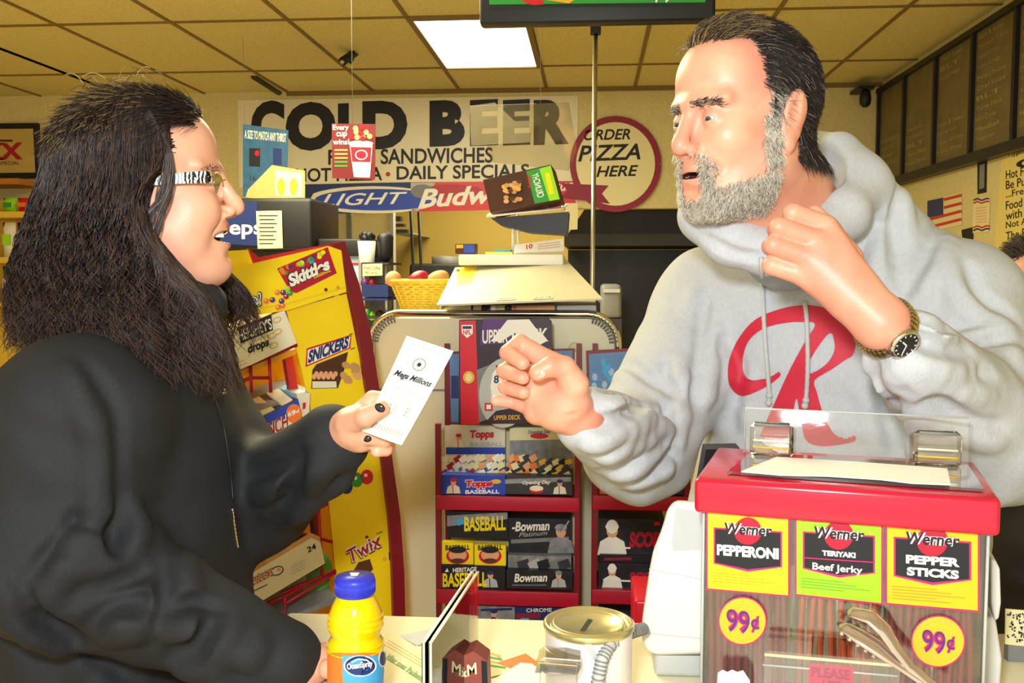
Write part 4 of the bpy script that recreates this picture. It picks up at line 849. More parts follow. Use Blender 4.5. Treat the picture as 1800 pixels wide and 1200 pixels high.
b = MB(); cy = Cyl(c.x, YP_, r*.97); b.pp(cy, [(1029, 1128), (1040, 1130), (1048, 1150), (1046, 1164), (1031, 1142)], 'lightgrey', .001); b.build('paper_tag', t)
b = MB(); P = [W(x, y, Y_) for x, y, Y_ in ((1130, 1105, 1.06), (1112, 1110, 1.03), (1092, 1118, .985), (1070, 1136, .96), (1058, 1160, .95), (1052, 1190, .945), (1048, 1225, .945))]
b.tube(P, .0062, 'lightgrey', 10)
for i in range(26):
    u = i/25*(len(P)-1.001); k = int(u); q = P[k].lerp(P[k+1], u-k); tt = (P[k+1]-P[k]).normalized(); b.lathe(q, [(.0064, -.0009), (.0072, 0), (.0064, .0009)], 'grey', 12, axis=tt)
b.build('coiled_cord', label='grey ribbed cord hanging down in front of the paint can', cat='cord')
b = MB(); b.slab(PY(.93), [(945, 1163), (955, 1155), (1020, 1160), (1022, 1172), (1014, 1186), (940, 1182)], .03, 'acrylic'); b.pline(PY(.93), [(955, 1156), (1020, 1161)], 2, 'offwhite'); b.pline(PY(.93), [(945, 1164), (1014, 1170)], 2, 'peach')
P = W(980, 1186, .93); b.box((P.x-.018, .935, ZT), (P.x+.018, .955, P.z+.002), 'acrylic'); b.build('clear_clip', label='small clear plastic clip holder in front of the paint can', cat='clip')
# ---- white terminal left and right of the jerky box
t = thing('sales_terminal', 'white rounded sales terminal standing behind and left of the jerky box', 'terminal', (.3, 1.1, ZT))
mat('plastic_white', 'dcdbd8', .4, var=.02)
def rslab(p, pts, th, m, bev=.008):
    bm = bmesh.new(); f = bm.faces.new([bm.verts.new(p(x, y)) for x, y in pts]); g = bmesh.ops.extrude_face_region(bm, geom=[f])
    for v in g['geom']:
        if isinstance(v, bmesh.types.BMVert): v.co -= p.n*th
    bmesh.ops.recalc_face_normals(bm, faces=bm.faces); bmesh.ops.bevel(bm, geom=bm.edges[:], offset=bev, segments=3, profile=.5, affect='EDGES', clamp_overlap=True)
    bm.verts.index_update(); b = MB(); b.add([v.co for v in bm.verts], [[v.index for v in f.verts] for f in bm.faces], m, True); bm.free(); return b
pt_ = Plane(W(1200, 1000, 1.09), (-.25, -1, .25))
b = rslab(pt_, [(1186, 878), (1236, 882), (1238, 1150), (1150, 1152), (1132, 1142), (1125, 1118), (1128, 1080), (1140, 1000), (1146, 968), (1163, 925), (1172, 892)], .085, 'plastic_white', .01)
b.build('printer_tower', t)
b = MB(); b.pp(pt_, [(1188, 892), (1230, 898), (1230, 966), (1184, 968), (1180, 955)], 'lightgrey', .0007); b.build('paper_window', t)
for q_ in ([(1141, 1000), (1234, 1018)], [(1128, 1112), (1234, 1122)]): MB().pline(pt_, q_, 1.5, 'lightgrey', .0007).build('seam', t)
b = MB(); a = W(1150, 1160, 1.09); a2 = W(1765, 1160, 1.10); b.box((a.x, 1.085, ZT), (W(1236, 1160, 1.09).x, 1.22, W(1200, 1150, 1.09).z+.004), 'lightgrey', .006); b.build('base', t)
pr_ = Plane(W(1750, 1100, 1.02), (-.25, -1, 0))
b = rslab(pr_, [(1741, 982), (1750, 984), (1758, 1000), (1760, 1060), (1756, 1088), (1748, 1092), (1742, 1060)], .05, 'plastic_white', .003); b.build('handset', t)
b = rslab(Plane(W(1745, 1100, 1.04), (-.25, -1, 0)), [(1726, 1084), (1750, 1084), (1762, 1160), (1756, 1240), (1726, 1240)], .06, 'plastic_white', .004); b.build('handset_cradle', t)
b = MB(); a = W(1262, 792, 1.26); b.obox(a+Vector((0, 0, -.02)), (.022, .004, 0), (0, .02, 0), (.004, 0, .026), 'black'); b.box((a.x-.01, 1.23, ZT), (a.x+.01, 1.25, a.z-.03), 'black')
b.build('card_reader', label='small black device peeking out at the back left of the red lid', cat='card reader')
# ---- jerky box
JL = Vector((.107, 1.0)); JR = Vector((.385, .93)); ju = (JR-JL).normalized(); jn = Vector((ju.y, -ju.x))   # jn points to the viewer
zl1 = 1.238; zl0 = zl1-.036
pj = Plane((JL.x, JL.y, 1.1), (jn.x, jn.y, 0))
def J(u, v, z): q = JL+ju*u-jn*v; return Vector((q.x, q.y, z))     # u along the front, v backwards
LW = (JR-JL).length; DP = .195
def jbox(u0, u1, v0, v1, z0, z1, m, b=None):
    b = b or MB(); return b.prism([J(u0, v0, z0), J(u1, v0, z0), J(u1, v1, z0), J(u0, v1, z0)], (0, 0, z1-z0), m)
mid = J(LW/2, DP/2, ZT)
t = thing('jerky_box', 'clear acrylic meat snack dispenser with a bright red lid on the counter', 'dispenser', mid)
mat('lid_red', 'c41236', .25, var=.04, vs=15, coat=.4)
b = jbox(0, LW, 0, DP, zl0, zl1, 'lid_red'); bm_ = MB()
bmx = bmesh.new(); V = [bmx.verts.new(Vector(v)) for v in [J(u, v, z) for z in (zl0, zl1) for u, v in ((0, 0), (LW, 0), (LW, DP), (0, DP))]]
for f in ((0, 1, 2, 3), (4, 5, 6, 7), (0, 1, 5, 4), (1, 2, 6, 5), (2, 3, 7, 6), (3, 0, 4, 7)): bmx.faces.new([V[i] for i in f])
bmesh.ops.recalc_face_normals(bmx, faces=bmx.faces); bmesh.ops.bevel(bmx, geom=bmx.edges[:], offset=.005, segments=3, profile=.5, affect='EDGES'); bmx.verts.index_update()
b = MB().add([v.co for v in bmx.verts], [[v.index for v in f.verts] for f in bmx.faces], 'lid_red', True); bmx.free(); b.build('lid', t)
i_ = .009
for nm_, a in (('front_pane', (i_, LW-i_, i_, i_+.003)), ('back_pane', (i_, LW-i_, DP-i_-.003, DP-i_)), ('side_pane', (i_, i_+.003, i_, DP-i_)), ('side_pane', (LW-i_-.003, LW-i_, i_, DP-i_))):
    jbox(a[0], a[1], a[2], a[3], ZT+.003, zl0, 'clear').build(nm_, t)
jbox(i_, LW-i_, i_, DP-i_, ZT, ZT+.003, 'clear').build('floor_pane', t)
for u in (LW*.345, LW*.655): jbox(u-.0012, u+.0012, i_+.004, DP-i_-.004, ZT+.004, zl0, 'clear').build('divider', t)
b = MB()
for u in (i_, LW-i_): 
    MB().tube([J(u, i_, ZT), J(u, i_, zl0)], .0016, 'lightgrey', 6).build('edge_strip', t)
mat('l_yellow', 'f0e81c', .4, var=.03); mat('l_green', '9ad020', .4, var=.03); mat('l_gold', 'f4b818', .4, var=.03)
def jl(name, x0, x1, yt0, yt1, yb0, yb1, m, lines, cxy):
    b = MB(); o = -.0085+.0004
    def q(u, v): xx = x0+(x1-x0)*u; return (xx, (yt0+(yt1-yt0)*u)*(1-v)+(yb0+(yb1-yb0)*u)*v)
    b.pp(pj, [q(0, 0), q(1, 0), q(1, 1), q(0, 1)], 'magenta', o); b.pp(pj, [q(.02, .02), q(.98, .02), q(.98, .98), q(.02, .98)], m, o+.0004)
    b.pp(pj, [q(.09, .2), q(.91, .2), q(.91, .64), q(.5, .73), q(.09, .66)], 'magenta', o+.0008); b.pp(pj, [q(.11, .22), q(.89, .22), q(.89, .63), q(.5, .7), q(.11, .645)], 'ink', o+.0011)
    cx, cy_ = q(.5, .22); s_ = (x1-x0)*.17
    P = []
    for i in range(72): a = 2*math.pi*i/72; rr = s_*(1 if i % 2 else .94); P.append((cx+rr*math.cos(a), cy_+rr*1.0*math.sin(a)))
    b.pp(pj, P, 'crimson', o+.0014)
    for bd, mm, k in ((.12, 'magenta', 0), (.09, 'white', 1), (.025, 'ink', 2)): b.pt(pj, 'Werner', q(.22, .27), q(.79, .27), q(.22, .13), mm, bd, .12, o+.0018+.0004*k)
    for s2, u0, u1, v1, v0 in lines: b.pt(pj, s2, q(u0, v1), q(u1, v1), q(u0, v0), 'white', .05, 0, o+.0018)
    for i in range(4 if m != 'l_gold' else 5): b.pline(pj, [q(.07, .78+i*.035), q(.55+.3*((i*7) % 3)/2, .78+i*.035)], 1, 'green' if m == 'l_green' else 'orange', o+.0008)
    for i in range(2): b.pline(pj, [q(.06, .05+i*.03), q(.3, .05+i*.03)], 1, 'tan', o+.0008); b.pline(pj, [q(.7, .05+i*.03), q(.94, .05+i*.03)], 1, 'tan', o+.0008)
    b.build('label_card', t, label=name)
jl('yellow pepperoni label', 1241, 1388, 898, 906, 1036, 1049, 'l_yellow', [('PEPPERONI', .13, .87, .55, .41)], 0)
jl('green teriyaki label', 1397, 1552, 904, 912, 1046, 1063, 'l_green', [('TERIYAKI', .31, .69, .48, .415)], 0)
b = MB(); o = -.0085+.0022; b.pt(pj, 'Beef Jerky', (1428, 1004), (1516, 1012), (1428, 988), 'white', .02, 0, o); b.pline(pj, [(1413, 980), (1536, 988)], 1.8, 'magenta', o); b.build('label_print', t)
jl('gold pepper sticks label', 1556, 1722, 912, 922, 1062, 1076, 'l_gold', [('PEPPER', .22, .79, .5, .40), ('STICKS', .23, .78, .64, .54)], 0)
for nm_, cx, cy_, rx, ry in (('left round 99 cent sticker', 1305, 1091, 43, 43), ('right round 99 cent sticker', 1649, 1127, 48, 46)):
    b = MB(); o = -.0078
    b.pell(pj, cx, cy_, rx, ry, 'magenta', o, 48); b.pell(pj, cx, cy_, rx-2.5, ry-2.5, 'gold', o+.0004, 48)
    for bd, mm, k in ((.055, 'magenta', 0), (.0, 'purple', 1)):
        b.pt(pj, '99', (cx-28, cy_+18), (cx+13, cy_+24), (cx-28, cy_-22), mm, bd, .0, o+.0008+.0004*k); b.pt(pj, '¢', (cx+15, cy_+20), (cx+30, cy_+22), (cx+15, cy_-10), mm, bd, 0, o+.0008+.0004*k)
    b.build('price_sticker', t, label=nm_)
# lid fittings
glassmat('clear_tray', (.99, .97, .96), .10, .05)
b = MB(); zk = zl1+.003
b.prism([J(.035, .165, zl1+.001), J(LW-.01, .165, zl1+.001), J(LW-.01, .175, zl1+.052), J(.035, .175, zl1+.052)], (0, .003, 0), 'clear'); 
b.tube([J(.035, .165, zl1), J(.035, .175, zl1+.052), J(LW-.01, .175, zl1+.052)], .0012, 'lightgrey', 6); b.build('clear_flap', t)
b = MB(); b.prism([J(.03, .03, zk-.002), J(LW-.012, .025, zk-.002), J(LW-.012, .15, zk-.002), J(.045, .15, zk-.002)], (0, 0, .003), 'clear_tray'); b.build('clear_door', t)
for px, lb in ((1347, 'left'), (1662, 'right')):
    b = MB(); q = pj(px, 770); u = (Vector((q.x, q.y))-JL).dot(ju)*1.12
    u = {1347: .068, 1662: .242}[px]
    def hb(u0, u1, v0, v1, z0, z1, m):
        bm = bmesh.new(); VV = [bm.verts.new(J(a_, c_, z_)) for z_ in (z0, z1) for a_, c_ in ((u0, v0), (u1, v0), (u1, v1), (u0, v1))]
        for f in ((0, 1, 2, 3), (4, 5, 6, 7), (0, 1, 5, 4), (1, 2, 6, 5), (2, 3, 7, 6), (3, 0, 4, 7)): bm.faces.new([VV[i] for i in f])
        bmesh.ops.recalc_face_normals(bm, faces=bm.faces); bmesh.ops.bevel(bm, geom=bm.edges[:], offset=.005, segments=1, profile=.5, affect='EDGES'); bm.verts.index_update()
        b.add([v.co for v in bm.verts], [[v.index for v in f.verts] for f in bm.faces], m); bm.free()
    hb(u-.024, u+.024, .13, .145, zl1+.002, zl1+.042, 'clear_tray')
    for k, mm in enumerate(('offwhite', 'gold', 'offwhite')): b.tube([J(u-.02, .13-.001, zl1+.006+.008*k), J(u+.02, .129, zl1+.006+.008*k)], .0012, 'clear_tray' if k == 0 else mm, 6)
    b.tube([J(u-.019, .128, zl1+.040), J(u+.019, .128, zl1+.040)], .0018, 'grey', 6)
    b.build('hinge_block', t, label=f'{lb} clear hinge block')
b = MB(); P = [(.045, .025), (.085, .02), (.13, .03), (.18, .03), (.21, .022), (.245, .026), (.25, .11), (.16, .118), (.075, .118)]
b.prism([J(u, v, zl1+.005) for u, v in P], (0, 0, .0012), 'white'); b.build('paper_napkin', label='plain white paper lying on the red lid of the jerky box', cat='paper')
# chute and sign at the lower front
ob = thing('tong_tray', 'clear tray with a red please use tongs sign below the jerky box front', 'tray', J(LW/2, -.04, ZT))
b = MB(); p = Plane(J(.16, -.035, 1.05), (jn.x, jn.y, .35))
b.slab(p, [(1344, 1146), (1352, 1143), (1574, 1162), (1582, 1170), (1580, 1290), (1340, 1290)], .004, 'clear_tray'); b.tube([p(1344, 1150), p(1580, 1170)], .0016, 'cream', 6); b.tube([p(1340, 1168), p(1578, 1188)], .001, 'lightgrey', 6); b.build('front_wall', ob)
b = MB(); b.slab(p, [(1423, 1166), (1500, 1172), (1499, 1235), (1421, 1230)], .001, 'crimson', off=.001); b.pt(p, 'PLEASE', (1426, 1189), (1494, 1195), (1427, 1171), 'darkred', .03, 0, .0016); b.pt(p, 'USE', (1446, 1212), (1478, 1214), (1446, 1195), 'darkred', .03, 0, .0016); b.pt(p, 'TONGS', (1430, 1232), (1490, 1236), (1430, 1216), 'darkred', .03, 0, .0016); b.build('sign', ob)
# tongs
mat('tong_clear', 'd8c8c0', .1, metal=.85, var=.2, vs=20)
ob = thing('tongs', 'shiny serving tongs leaning across the front of the jerky box', 'tongs', J(.2, -.02, ZT))
def sweep(P, wd, m):
    b = MB(); b.tube(P, wd, m, 12, flat=.35); return b
def T3(pts): return [pj(x, y, o_) for x, y, o_ in pts]
b = MB(); P = T3([(1472, 1094, .008), (1490, 1104, .012), (1512, 1118, .016), (1540, 1136, .02), (1570, 1160, .024), (1610, 1188, .028), (1680, 1240, .03)]); b.tube(P, [.002, .007, .009, .009, .006, .005, .004], 'tong_clear', 14, flat=.3)
for i in range(5): q = pj(1480+i*14, 1102+i*10, .013+.001*i); b.ball(q+Vector((0, 0, -.006)), .003, 'tong_clear', 6)
b.build('lower_arm', ob)
b = MB(); P = T3([(1484, 1076, .006), (1500, 1076, .010), (1530, 1084, .014), (1556, 1108, .018), (1575, 1140, .022), (1600, 1172, .026), (1680, 1232, .03)]); b.tube(P, [.003, .006, .008, .008, .006, .005, .004], 'tong_clear', 14, flat=.3); b.build('upper_arm', ob)
# meat sticks in the three bins
for k, mname, c_ in ((0, 'stick_dark', '7a3034'), (1, 'jerky_red', 'b4502c'), (2, 'stick_red', '86383a')): mat(mname, c_, .35, var=.5, vs=70, stretch=(1, 1, .2))
for k, (u0, u1, m, cat, lb) in enumerate(((.012, LW*.345-.004, 'stick_dark', 'meat stick', 'thin dark pepperoni stick standing in the left bin of the jerky box'), (LW*.345+.004, LW*.655-.004, 'jerky_red', 'jerky strip', 'flat reddish jerky strip standing in the middle bin of the jerky box'), (LW*.655+.004, LW-.016, 'stick_red', 'meat stick', 'thin reddish pepper stick standing in the right bin of the jerky box'))):
    proto = None; nc = 11 if k != 1 else 8
    for row in range(2):
        for i in range(nc):
            u = u0+(u1-u0)*(i+.5)/nc+rng.uniform(-.001, .001); v = i_+.013+row*.012+rng.uniform(0, .004); h = .165+rng.uniform(-.02, .012); r_ = (u1-u0)/nc*.46
            b = MB(); lean = rng.uniform(-.004, .004); P = [J(min(max(u+lean*math.sin(j*.9), u0+r_), u1-r_), v+.002*math.sin(j+i), ZT+.006+h*j/6) for j in range(7)]
            b.tube(P, [r_*rng.uniform(.85, 1.0) for _ in range(7)], m, 9, flat=1 if k != 1 else .55)
            b.build('jerky_strip' if k == 1 else 'meat_stick', label=lb, cat=cat, group=lb.split(' standing ')[1].replace('in the', 'sticks in the'))
# small things at the lower right and bottom
b = MB(); q = Plane(J(.02, -.02, 1.0), (jn.x, jn.y, .2)); b.slab(q, [(1262, 1182), (1270, 1177), (1278, 1181), (1287, 1177), (1296, 1181), (1306, 1178), (1318, 1196), (1318, 1240), (1258, 1240)], .002, 'white'); b.build('crinkled_paper', label='small white paper with a wavy edge at the lower left of the jerky box', cat='paper')
b = MB(); p = PY(1.16); b.slab(p, [(1768, 1070), (1840, 1076), (1840, 1140), (1767, 1132)], .002, 'cream')
for i in range(90): b.pell(p, 1771+rng.random()*44, 1076+rng.random()*52, 2.2, 1.6, 'darkgrey' if i % 3 else 'grey', .0006, 6, rot=rng.random()*3)
P = W(1790, 1138, 1.16); b.box((P.x-.01, 1.163, ZT), (P.x+.03, 1.175, P.z+.004), 'grey'); b.build('patterned_card', label='card with a fine dark speckled pattern at the lower right edge', cat='card')
b = MB(); p = PY(2.6); b.box(W(1738, 1400, 2.6), Vector(W(1900, 1060, 2.6))+Vector((0, .4, 0)), 'darkgrey'); a = W(1738, 1400, 2.6); c2 = W(1900, 1060, 2.6); b.box((a.x, 2.6, 0), (c2.x, 3.0, c2.z), 'darkgrey'); b.build('back_counter', label='dark low counter behind the man at the lower right edge', cat='counter')
zbk = c2.z
for i, (x0, x1, y0, m, lb) in enumerate(((1742, 1766, 930, 'black', 'tall black box on the back counter at the right edge'), (1768, 1800, 1000, 'navy', 'navy packet on the back counter at the right edge'), (1786, 1812, 985, 'tan', 'tan carton on the back counter at the right edge'), (1764, 1778, 1010, 'gold', 'small gold packet on the back counter at the right edge'))):
    a = W(x0, 1060, 2.62+.06*(i % 3)); c2 = W(x1, y0, 2.62+.06*(i % 3)); b = MB(); b.box((a.x, a.y, zbk), (c2.x, a.y+.05, c2.z), m, .004); b.build('packet', label=lb, cat='packet')
# ================================================================ smooth surfaces from blended volumes
A_ = np.array
class RC:      # tapered capsule
    def __init__(s, a, b, ra, rb, k=.01, sub=False): s.a, s.b, s.ra, s.rb, s.k, s.sub = A_(a, float), A_(b, float), ra, rb, k, sub; s.ba = s.b-s.a; s.l = max(s.ba @ s.ba, 1e-12)
    def d(s, P):
        q = P-s.a; t = np.clip(q @ s.ba/s.l, 0, 1); return np.linalg.norm(q-t[:, None]*s.ba, axis=1)-(s.ra+(s.rb-s.ra)*t)
class EL:      # ellipsoid
    def __init__(s, c, r, R=None, k=.01, sub=False): s.c, s.r, s.k, s.sub = A_(c, float), A_(r, float), k, sub; s.R = np.eye(3) if R is None else A_(R, float)
    def d(s, P):
        q = (P-s.c) @ s.R; k0 = np.linalg.norm(q/s.r, axis=1); k1 = np.linalg.norm(q/(s.r**2), axis=1)+1e-9; return np.where(k0 < .2, -min(s.r)*(1-k0), k0*(k0-1)/k1)
def sdf_eval(ops, P):
    d = np.full(len(P), 9., float)
    for o in ops:
        e = o.d(P); k = o.k
        if o.sub: h = np.clip(.5-.5*(d+e)/k, 0, 1); d = d+(-e-d)*h+k*h*(1-h)
        else: h = np.clip(.5+.5*(e-d)/k, 0, 1); d = e+(d-e)*h-k*h*(1-h)
    return d
def sdf_mesh(ops, lo, hi, res, disp=None, pad=.0, clip=None):
    lo = A_(lo, float); n = np.ceil((A_(hi)-lo)/res).astype(int); B = 12; nb = np.ceil(n/B).astype(int)
    I = np.stack(np.meshgrid(*[np.arange(k) for k in nb], indexing='ij'), -1).reshape(-1, 3)
    cen = lo+(I*B+B/2)*res; rad = B*res*.87
    E = np.stack([o.d(cen) for o in ops]); full = sdf_eval(ops, cen)
    U = np.array([not o.sub for o in ops]); K = max(o.k for o in ops)
    act = np.where(np.abs(full) < rad*1.25+pad+.012)[0]
    g = np.arange(B+1); G = np.stack(np.meshgrid(g, g, g, indexing='ij'), -1).reshape(-1, 3)
    keys = []; verts = []; QK = []
    DIM = (nb*B+3).astype(np.int64)
    def key(c): return (c[:, 0]*DIM[1]+c[:, 1])*DIM[2]+c[:, 2]
    for a in act:
        mn = np.abs(E[U, a]).min() if U.any() else 0; mn = E[U, a].min()
        sel = [o for o, e in zip(ops, E[:, a]) if (e < max(mn, -rad)+2*rad+2*o.k+K*.5 if not o.sub else e < 1.5*rad+2*o.k)]
        base = I[a]*B; P = lo+(base+G)*res
        d = sdf_eval(sel, P)
        if disp is not None: d = d+disp(P)
        if clip is not None: d = np.maximum(d, clip(P))
        if d.min() > 0 or d.max() < 0: continue
        V = d.reshape(B+1, B+1, B+1); s = V < 0
        cs = np.zeros((B, B, B), int)
        for i in (0, 1):
            for j in (0, 1):
                for k in (0, 1): cs += s[i:B+i, j:B+j, k:B+k]
        ac = (cs > 0) & (cs < 8)
        if not ac.any(): continue
        ci = np.argwhere(ac); acc = np.zeros((len(ci), 3)); cnt = np.zeros(len(ci))
        for ax in range(3):
            e = np.eye(3, dtype=int)[ax]; o1, o2 = [np.eye(3, dtype=int)[t] for t in range(3) if t != ax]
            for m in (0, 1):
                for n_ in (0, 1):
                    p0 = ci+m*o1+n_*o2; p1 = p0+e; v0 = V[tuple(p0.T)]; v1 = V[tuple(p1.T)]; x = (v0 < 0) != (v1 < 0)
                    t = np.where(x, v0/np.where(x, v0-v1, 1), 0); acc += np.where(x[:, None], p0+t[:, None]*e, 0); cnt += x
        verts.append(lo+(base+acc/cnt[:, None])*res); keys.append(key((base+ci).astype(np.int64)))
        for ax in range(3):
            e = np.eye(3, dtype=int)[ax]; o1, o2 = [np.eye(3, dtype=np.int64)[t] for t in range(3) if t != ax]
            sl0 = [slice(0, B)]*3; sl1 = list(sl0); sl1[ax] = slice(1, B+1)
            a0 = s[tuple(sl0)]; a1 = s[tuple(sl1)]; x = np.argwhere(a0 != a1)
            if not len(x): continue
            fl = a0[tuple(x.T)]; c = (base+x).astype(np.int64)
            if ax == 1: fl = ~fl
            q = np.stack([key(c), key(c-o1), key(c-o1-o2), key(c-o2)], 1); q[~fl] = q[~fl][:, ::-1]; QK.append(q)
    keys = np.concatenate(keys); verts = np.concatenate(verts); order = np.argsort(keys); keys = keys[order]; verts = verts[order]
    Q = np.concatenate(QK); ix = np.searchsorted(keys, Q); ix = np.clip(ix, 0, len(keys)-1); ok = (keys[ix] == Q).all(1); return verts, ix[ok]
def mesh_np(name, V, F, mats, fm=None, parent=None, c=None, smooth=True, **kw):
    V = np.asarray(V); lo, hi = V.min(0), V.max(0); c = Vector(((lo[0]+hi[0])/2, (lo[1]+hi[1])/2, lo[2]))
    me = bpy.data.meshes.new(name); k = F.shape[1]; me.vertices.add(len(V)); me.vertices.foreach_set('co', (V-A_(c)).astype(np.float32).ravel())
    me.loops.add(F.size); me.loops.foreach_set('vertex_index', F.astype(np.int32).ravel()); me.polygons.add(len(F))
    me.polygons.foreach_set('loop_start', np.arange(0, F.size, k, dtype=np.int32))
    for m in mats: me.materials.append(MATS[m])
    if fm is not None: me.polygons.foreach_set('material_index', fm.astype(np.int32))
    me.update(calc_edges=True); me.validate(); me.polygons.foreach_set('use_smooth', np.ones(len(me.polygons), bool))
    return link(name, me, c, parent, **kw)
def smooth_mesh(V, F, it=2, lam=.5):
    V = V.copy(); n = len(V); e = np.concatenate([F[:, [0, 1]], F[:, [1, 2]], F[:, [2, 3]], F[:, [3, 0]]])
    for _ in range(it):
        for l in (lam, -lam*.9):
            s = np.zeros((n, 3)); cn = np.zeros(n)
            for a, b in ((0, 1), (1, 0)):
                for ax in range(3): s[:, ax] += np.bincount(e[:, a], weights=V[e[:, b], ax], minlength=n)
                cn += np.bincount(e[:, a], minlength=n)
            V += l*(s/np.maximum(cn, 1)[:, None]-V)
    return V
class Frame:
    def __init__(s, O, F, U, sc=1., sz=1.): s.O = Vector(O); s.F = Vector(F).normalized(); s.L = Vector(U).cross(s.F).normalized(); s.U = s.F.cross(s.L).normalized(); s.s = sc; s.sz = sz; s.R = np.array([s.F, s.L, s.U]).T
    def __call__(s, x, y, z): return s.O+(s.F*x+s.L*y+s.U*(z*s.sz))*s.s
    def inv(s, P): return (np.asarray(P)-A_(s.O)) @ s.R/s.s/A_([1, 1, s.sz])
def ray_on(bvh, off=.0012):     # photo pixel -> point on a built surface
    def f(px, py, o=0.):
        d = ray(px, py).normalized(); h = bvh.ray_cast(CAMP, d)
        return h[0]-d*(off+o) if h[0] else None
    return f
def decal(b, f, polys, m, step=2.5, off=0.):      # an even-odd filled print that follows the cloth
    P = [p for poly in polys for p in poly]; y0 = min(p[1] for p in P); y1 = max(p[1] for p in P); ny = int((y1-y0)/step)+1
    def spans(y):
        xs = []
        for poly in polys:
            for i in range(len(poly)):
                (xa, ya), (xb, yb) = poly[i], poly[(i+1) % len(poly)]
                if (ya <= y) != (yb <= y): xs.append(xa+(y-ya)/(yb-ya)*(xb-xa))
        xs.sort(); return list(zip(xs[::2], xs[1::2]))
    for i in range(ny):
        ya = y0+i*step+.01; yb = min(ya+step, y1-.01); A = spans(ya); B = spans(yb)
        if len(A) != len(B): 
            A = B = spans((ya+yb)/2)
        for (a0, a1), (b0, b1) in zip(A, B):
            n = max(1, int(max(a1-a0, b1-b0)/6)); 
            T = [f(a0+(a1-a0)*j/n, ya, off) for j in range(n+1)]; Bt = [f(b0+(b1-b0)*j/n, yb, off) for j in range(n+1)]
            if any(v is None for v in T+Bt): continue
            b.add(T+Bt, [(j, j+1, n+2+j, n+1+j) for j in range(n)], m, True)
def spline(pts, n=8, closed=False):
    P = [np.array(p, float) for p in pts]; out = []; k = len(P)
    for i in range(k if closed else k-1):
        p0, p1, p2, p3 = [P[j % k] if closed else P[min(max(j, 0), k-1)] for j in (i-1, i, i+1, i+2)]
        for j in range(n):
            t = j/n; out.append(.5*((2*p1)+(-p0+p2)*t+(2*p0-5*p1+4*p2-p3)*t*t+(-p0+3*p1-3*p2+p3)*t**3))
    if not closed: out.append(P[-1])
    return out
def strands(name, C_, r0, r1, mats, mi, parent, nsides=3, **kw):   # C_: (N, K, 3) centre lines
    N, K, _ = C_.shape; T = np.gradient(C_, axis=1); T /= np.linalg.norm(T, axis=2, keepdims=True)+1e-9
    ref = np.where(np.abs(T[..., 2:]) < .9, A_([0, 0, 1.]), A_([1., 0, 0])); S1 = np.cross(T, ref); S1 /= np.linalg.norm(S1, axis=2, keepdims=True)+1e-9; S2 = np.cross(T, S1)
    rr = (r0+(r1-r0)*np.linspace(0, 1, K)**1.5)[None, :, None]*np.ones((N, 1, 1))
    V = np.stack([C_+rr*(math.cos(a)*S1+math.sin(a)*S2) for a in [2*math.pi*j/nsides for j in range(nsides)]], 2)   # N K n 3
    idx = np.arange(N*K*nsides).reshape(N, K, nsides); F = []
    for j in range(nsides):
        j2 = (j+1) % nsides; F.append(np.stack([idx[:, :-1, j], idx[:, :-1, j2], idx[:, 1:, j2], idx[:, 1:, j]], -1).reshape(-1, 4))
    mi = np.broadcast_to(mi.reshape(N, -1), (N, K-1)) if mi.ndim < 2 or mi.shape[1] != K-1 else mi; fm = np.concatenate([mi.reshape(-1) for _ in range(nsides)])
    return mesh_np(name, V.reshape(-1, 3), np.concatenate(F), mats, fm, parent, **kw)
LIPS = {}
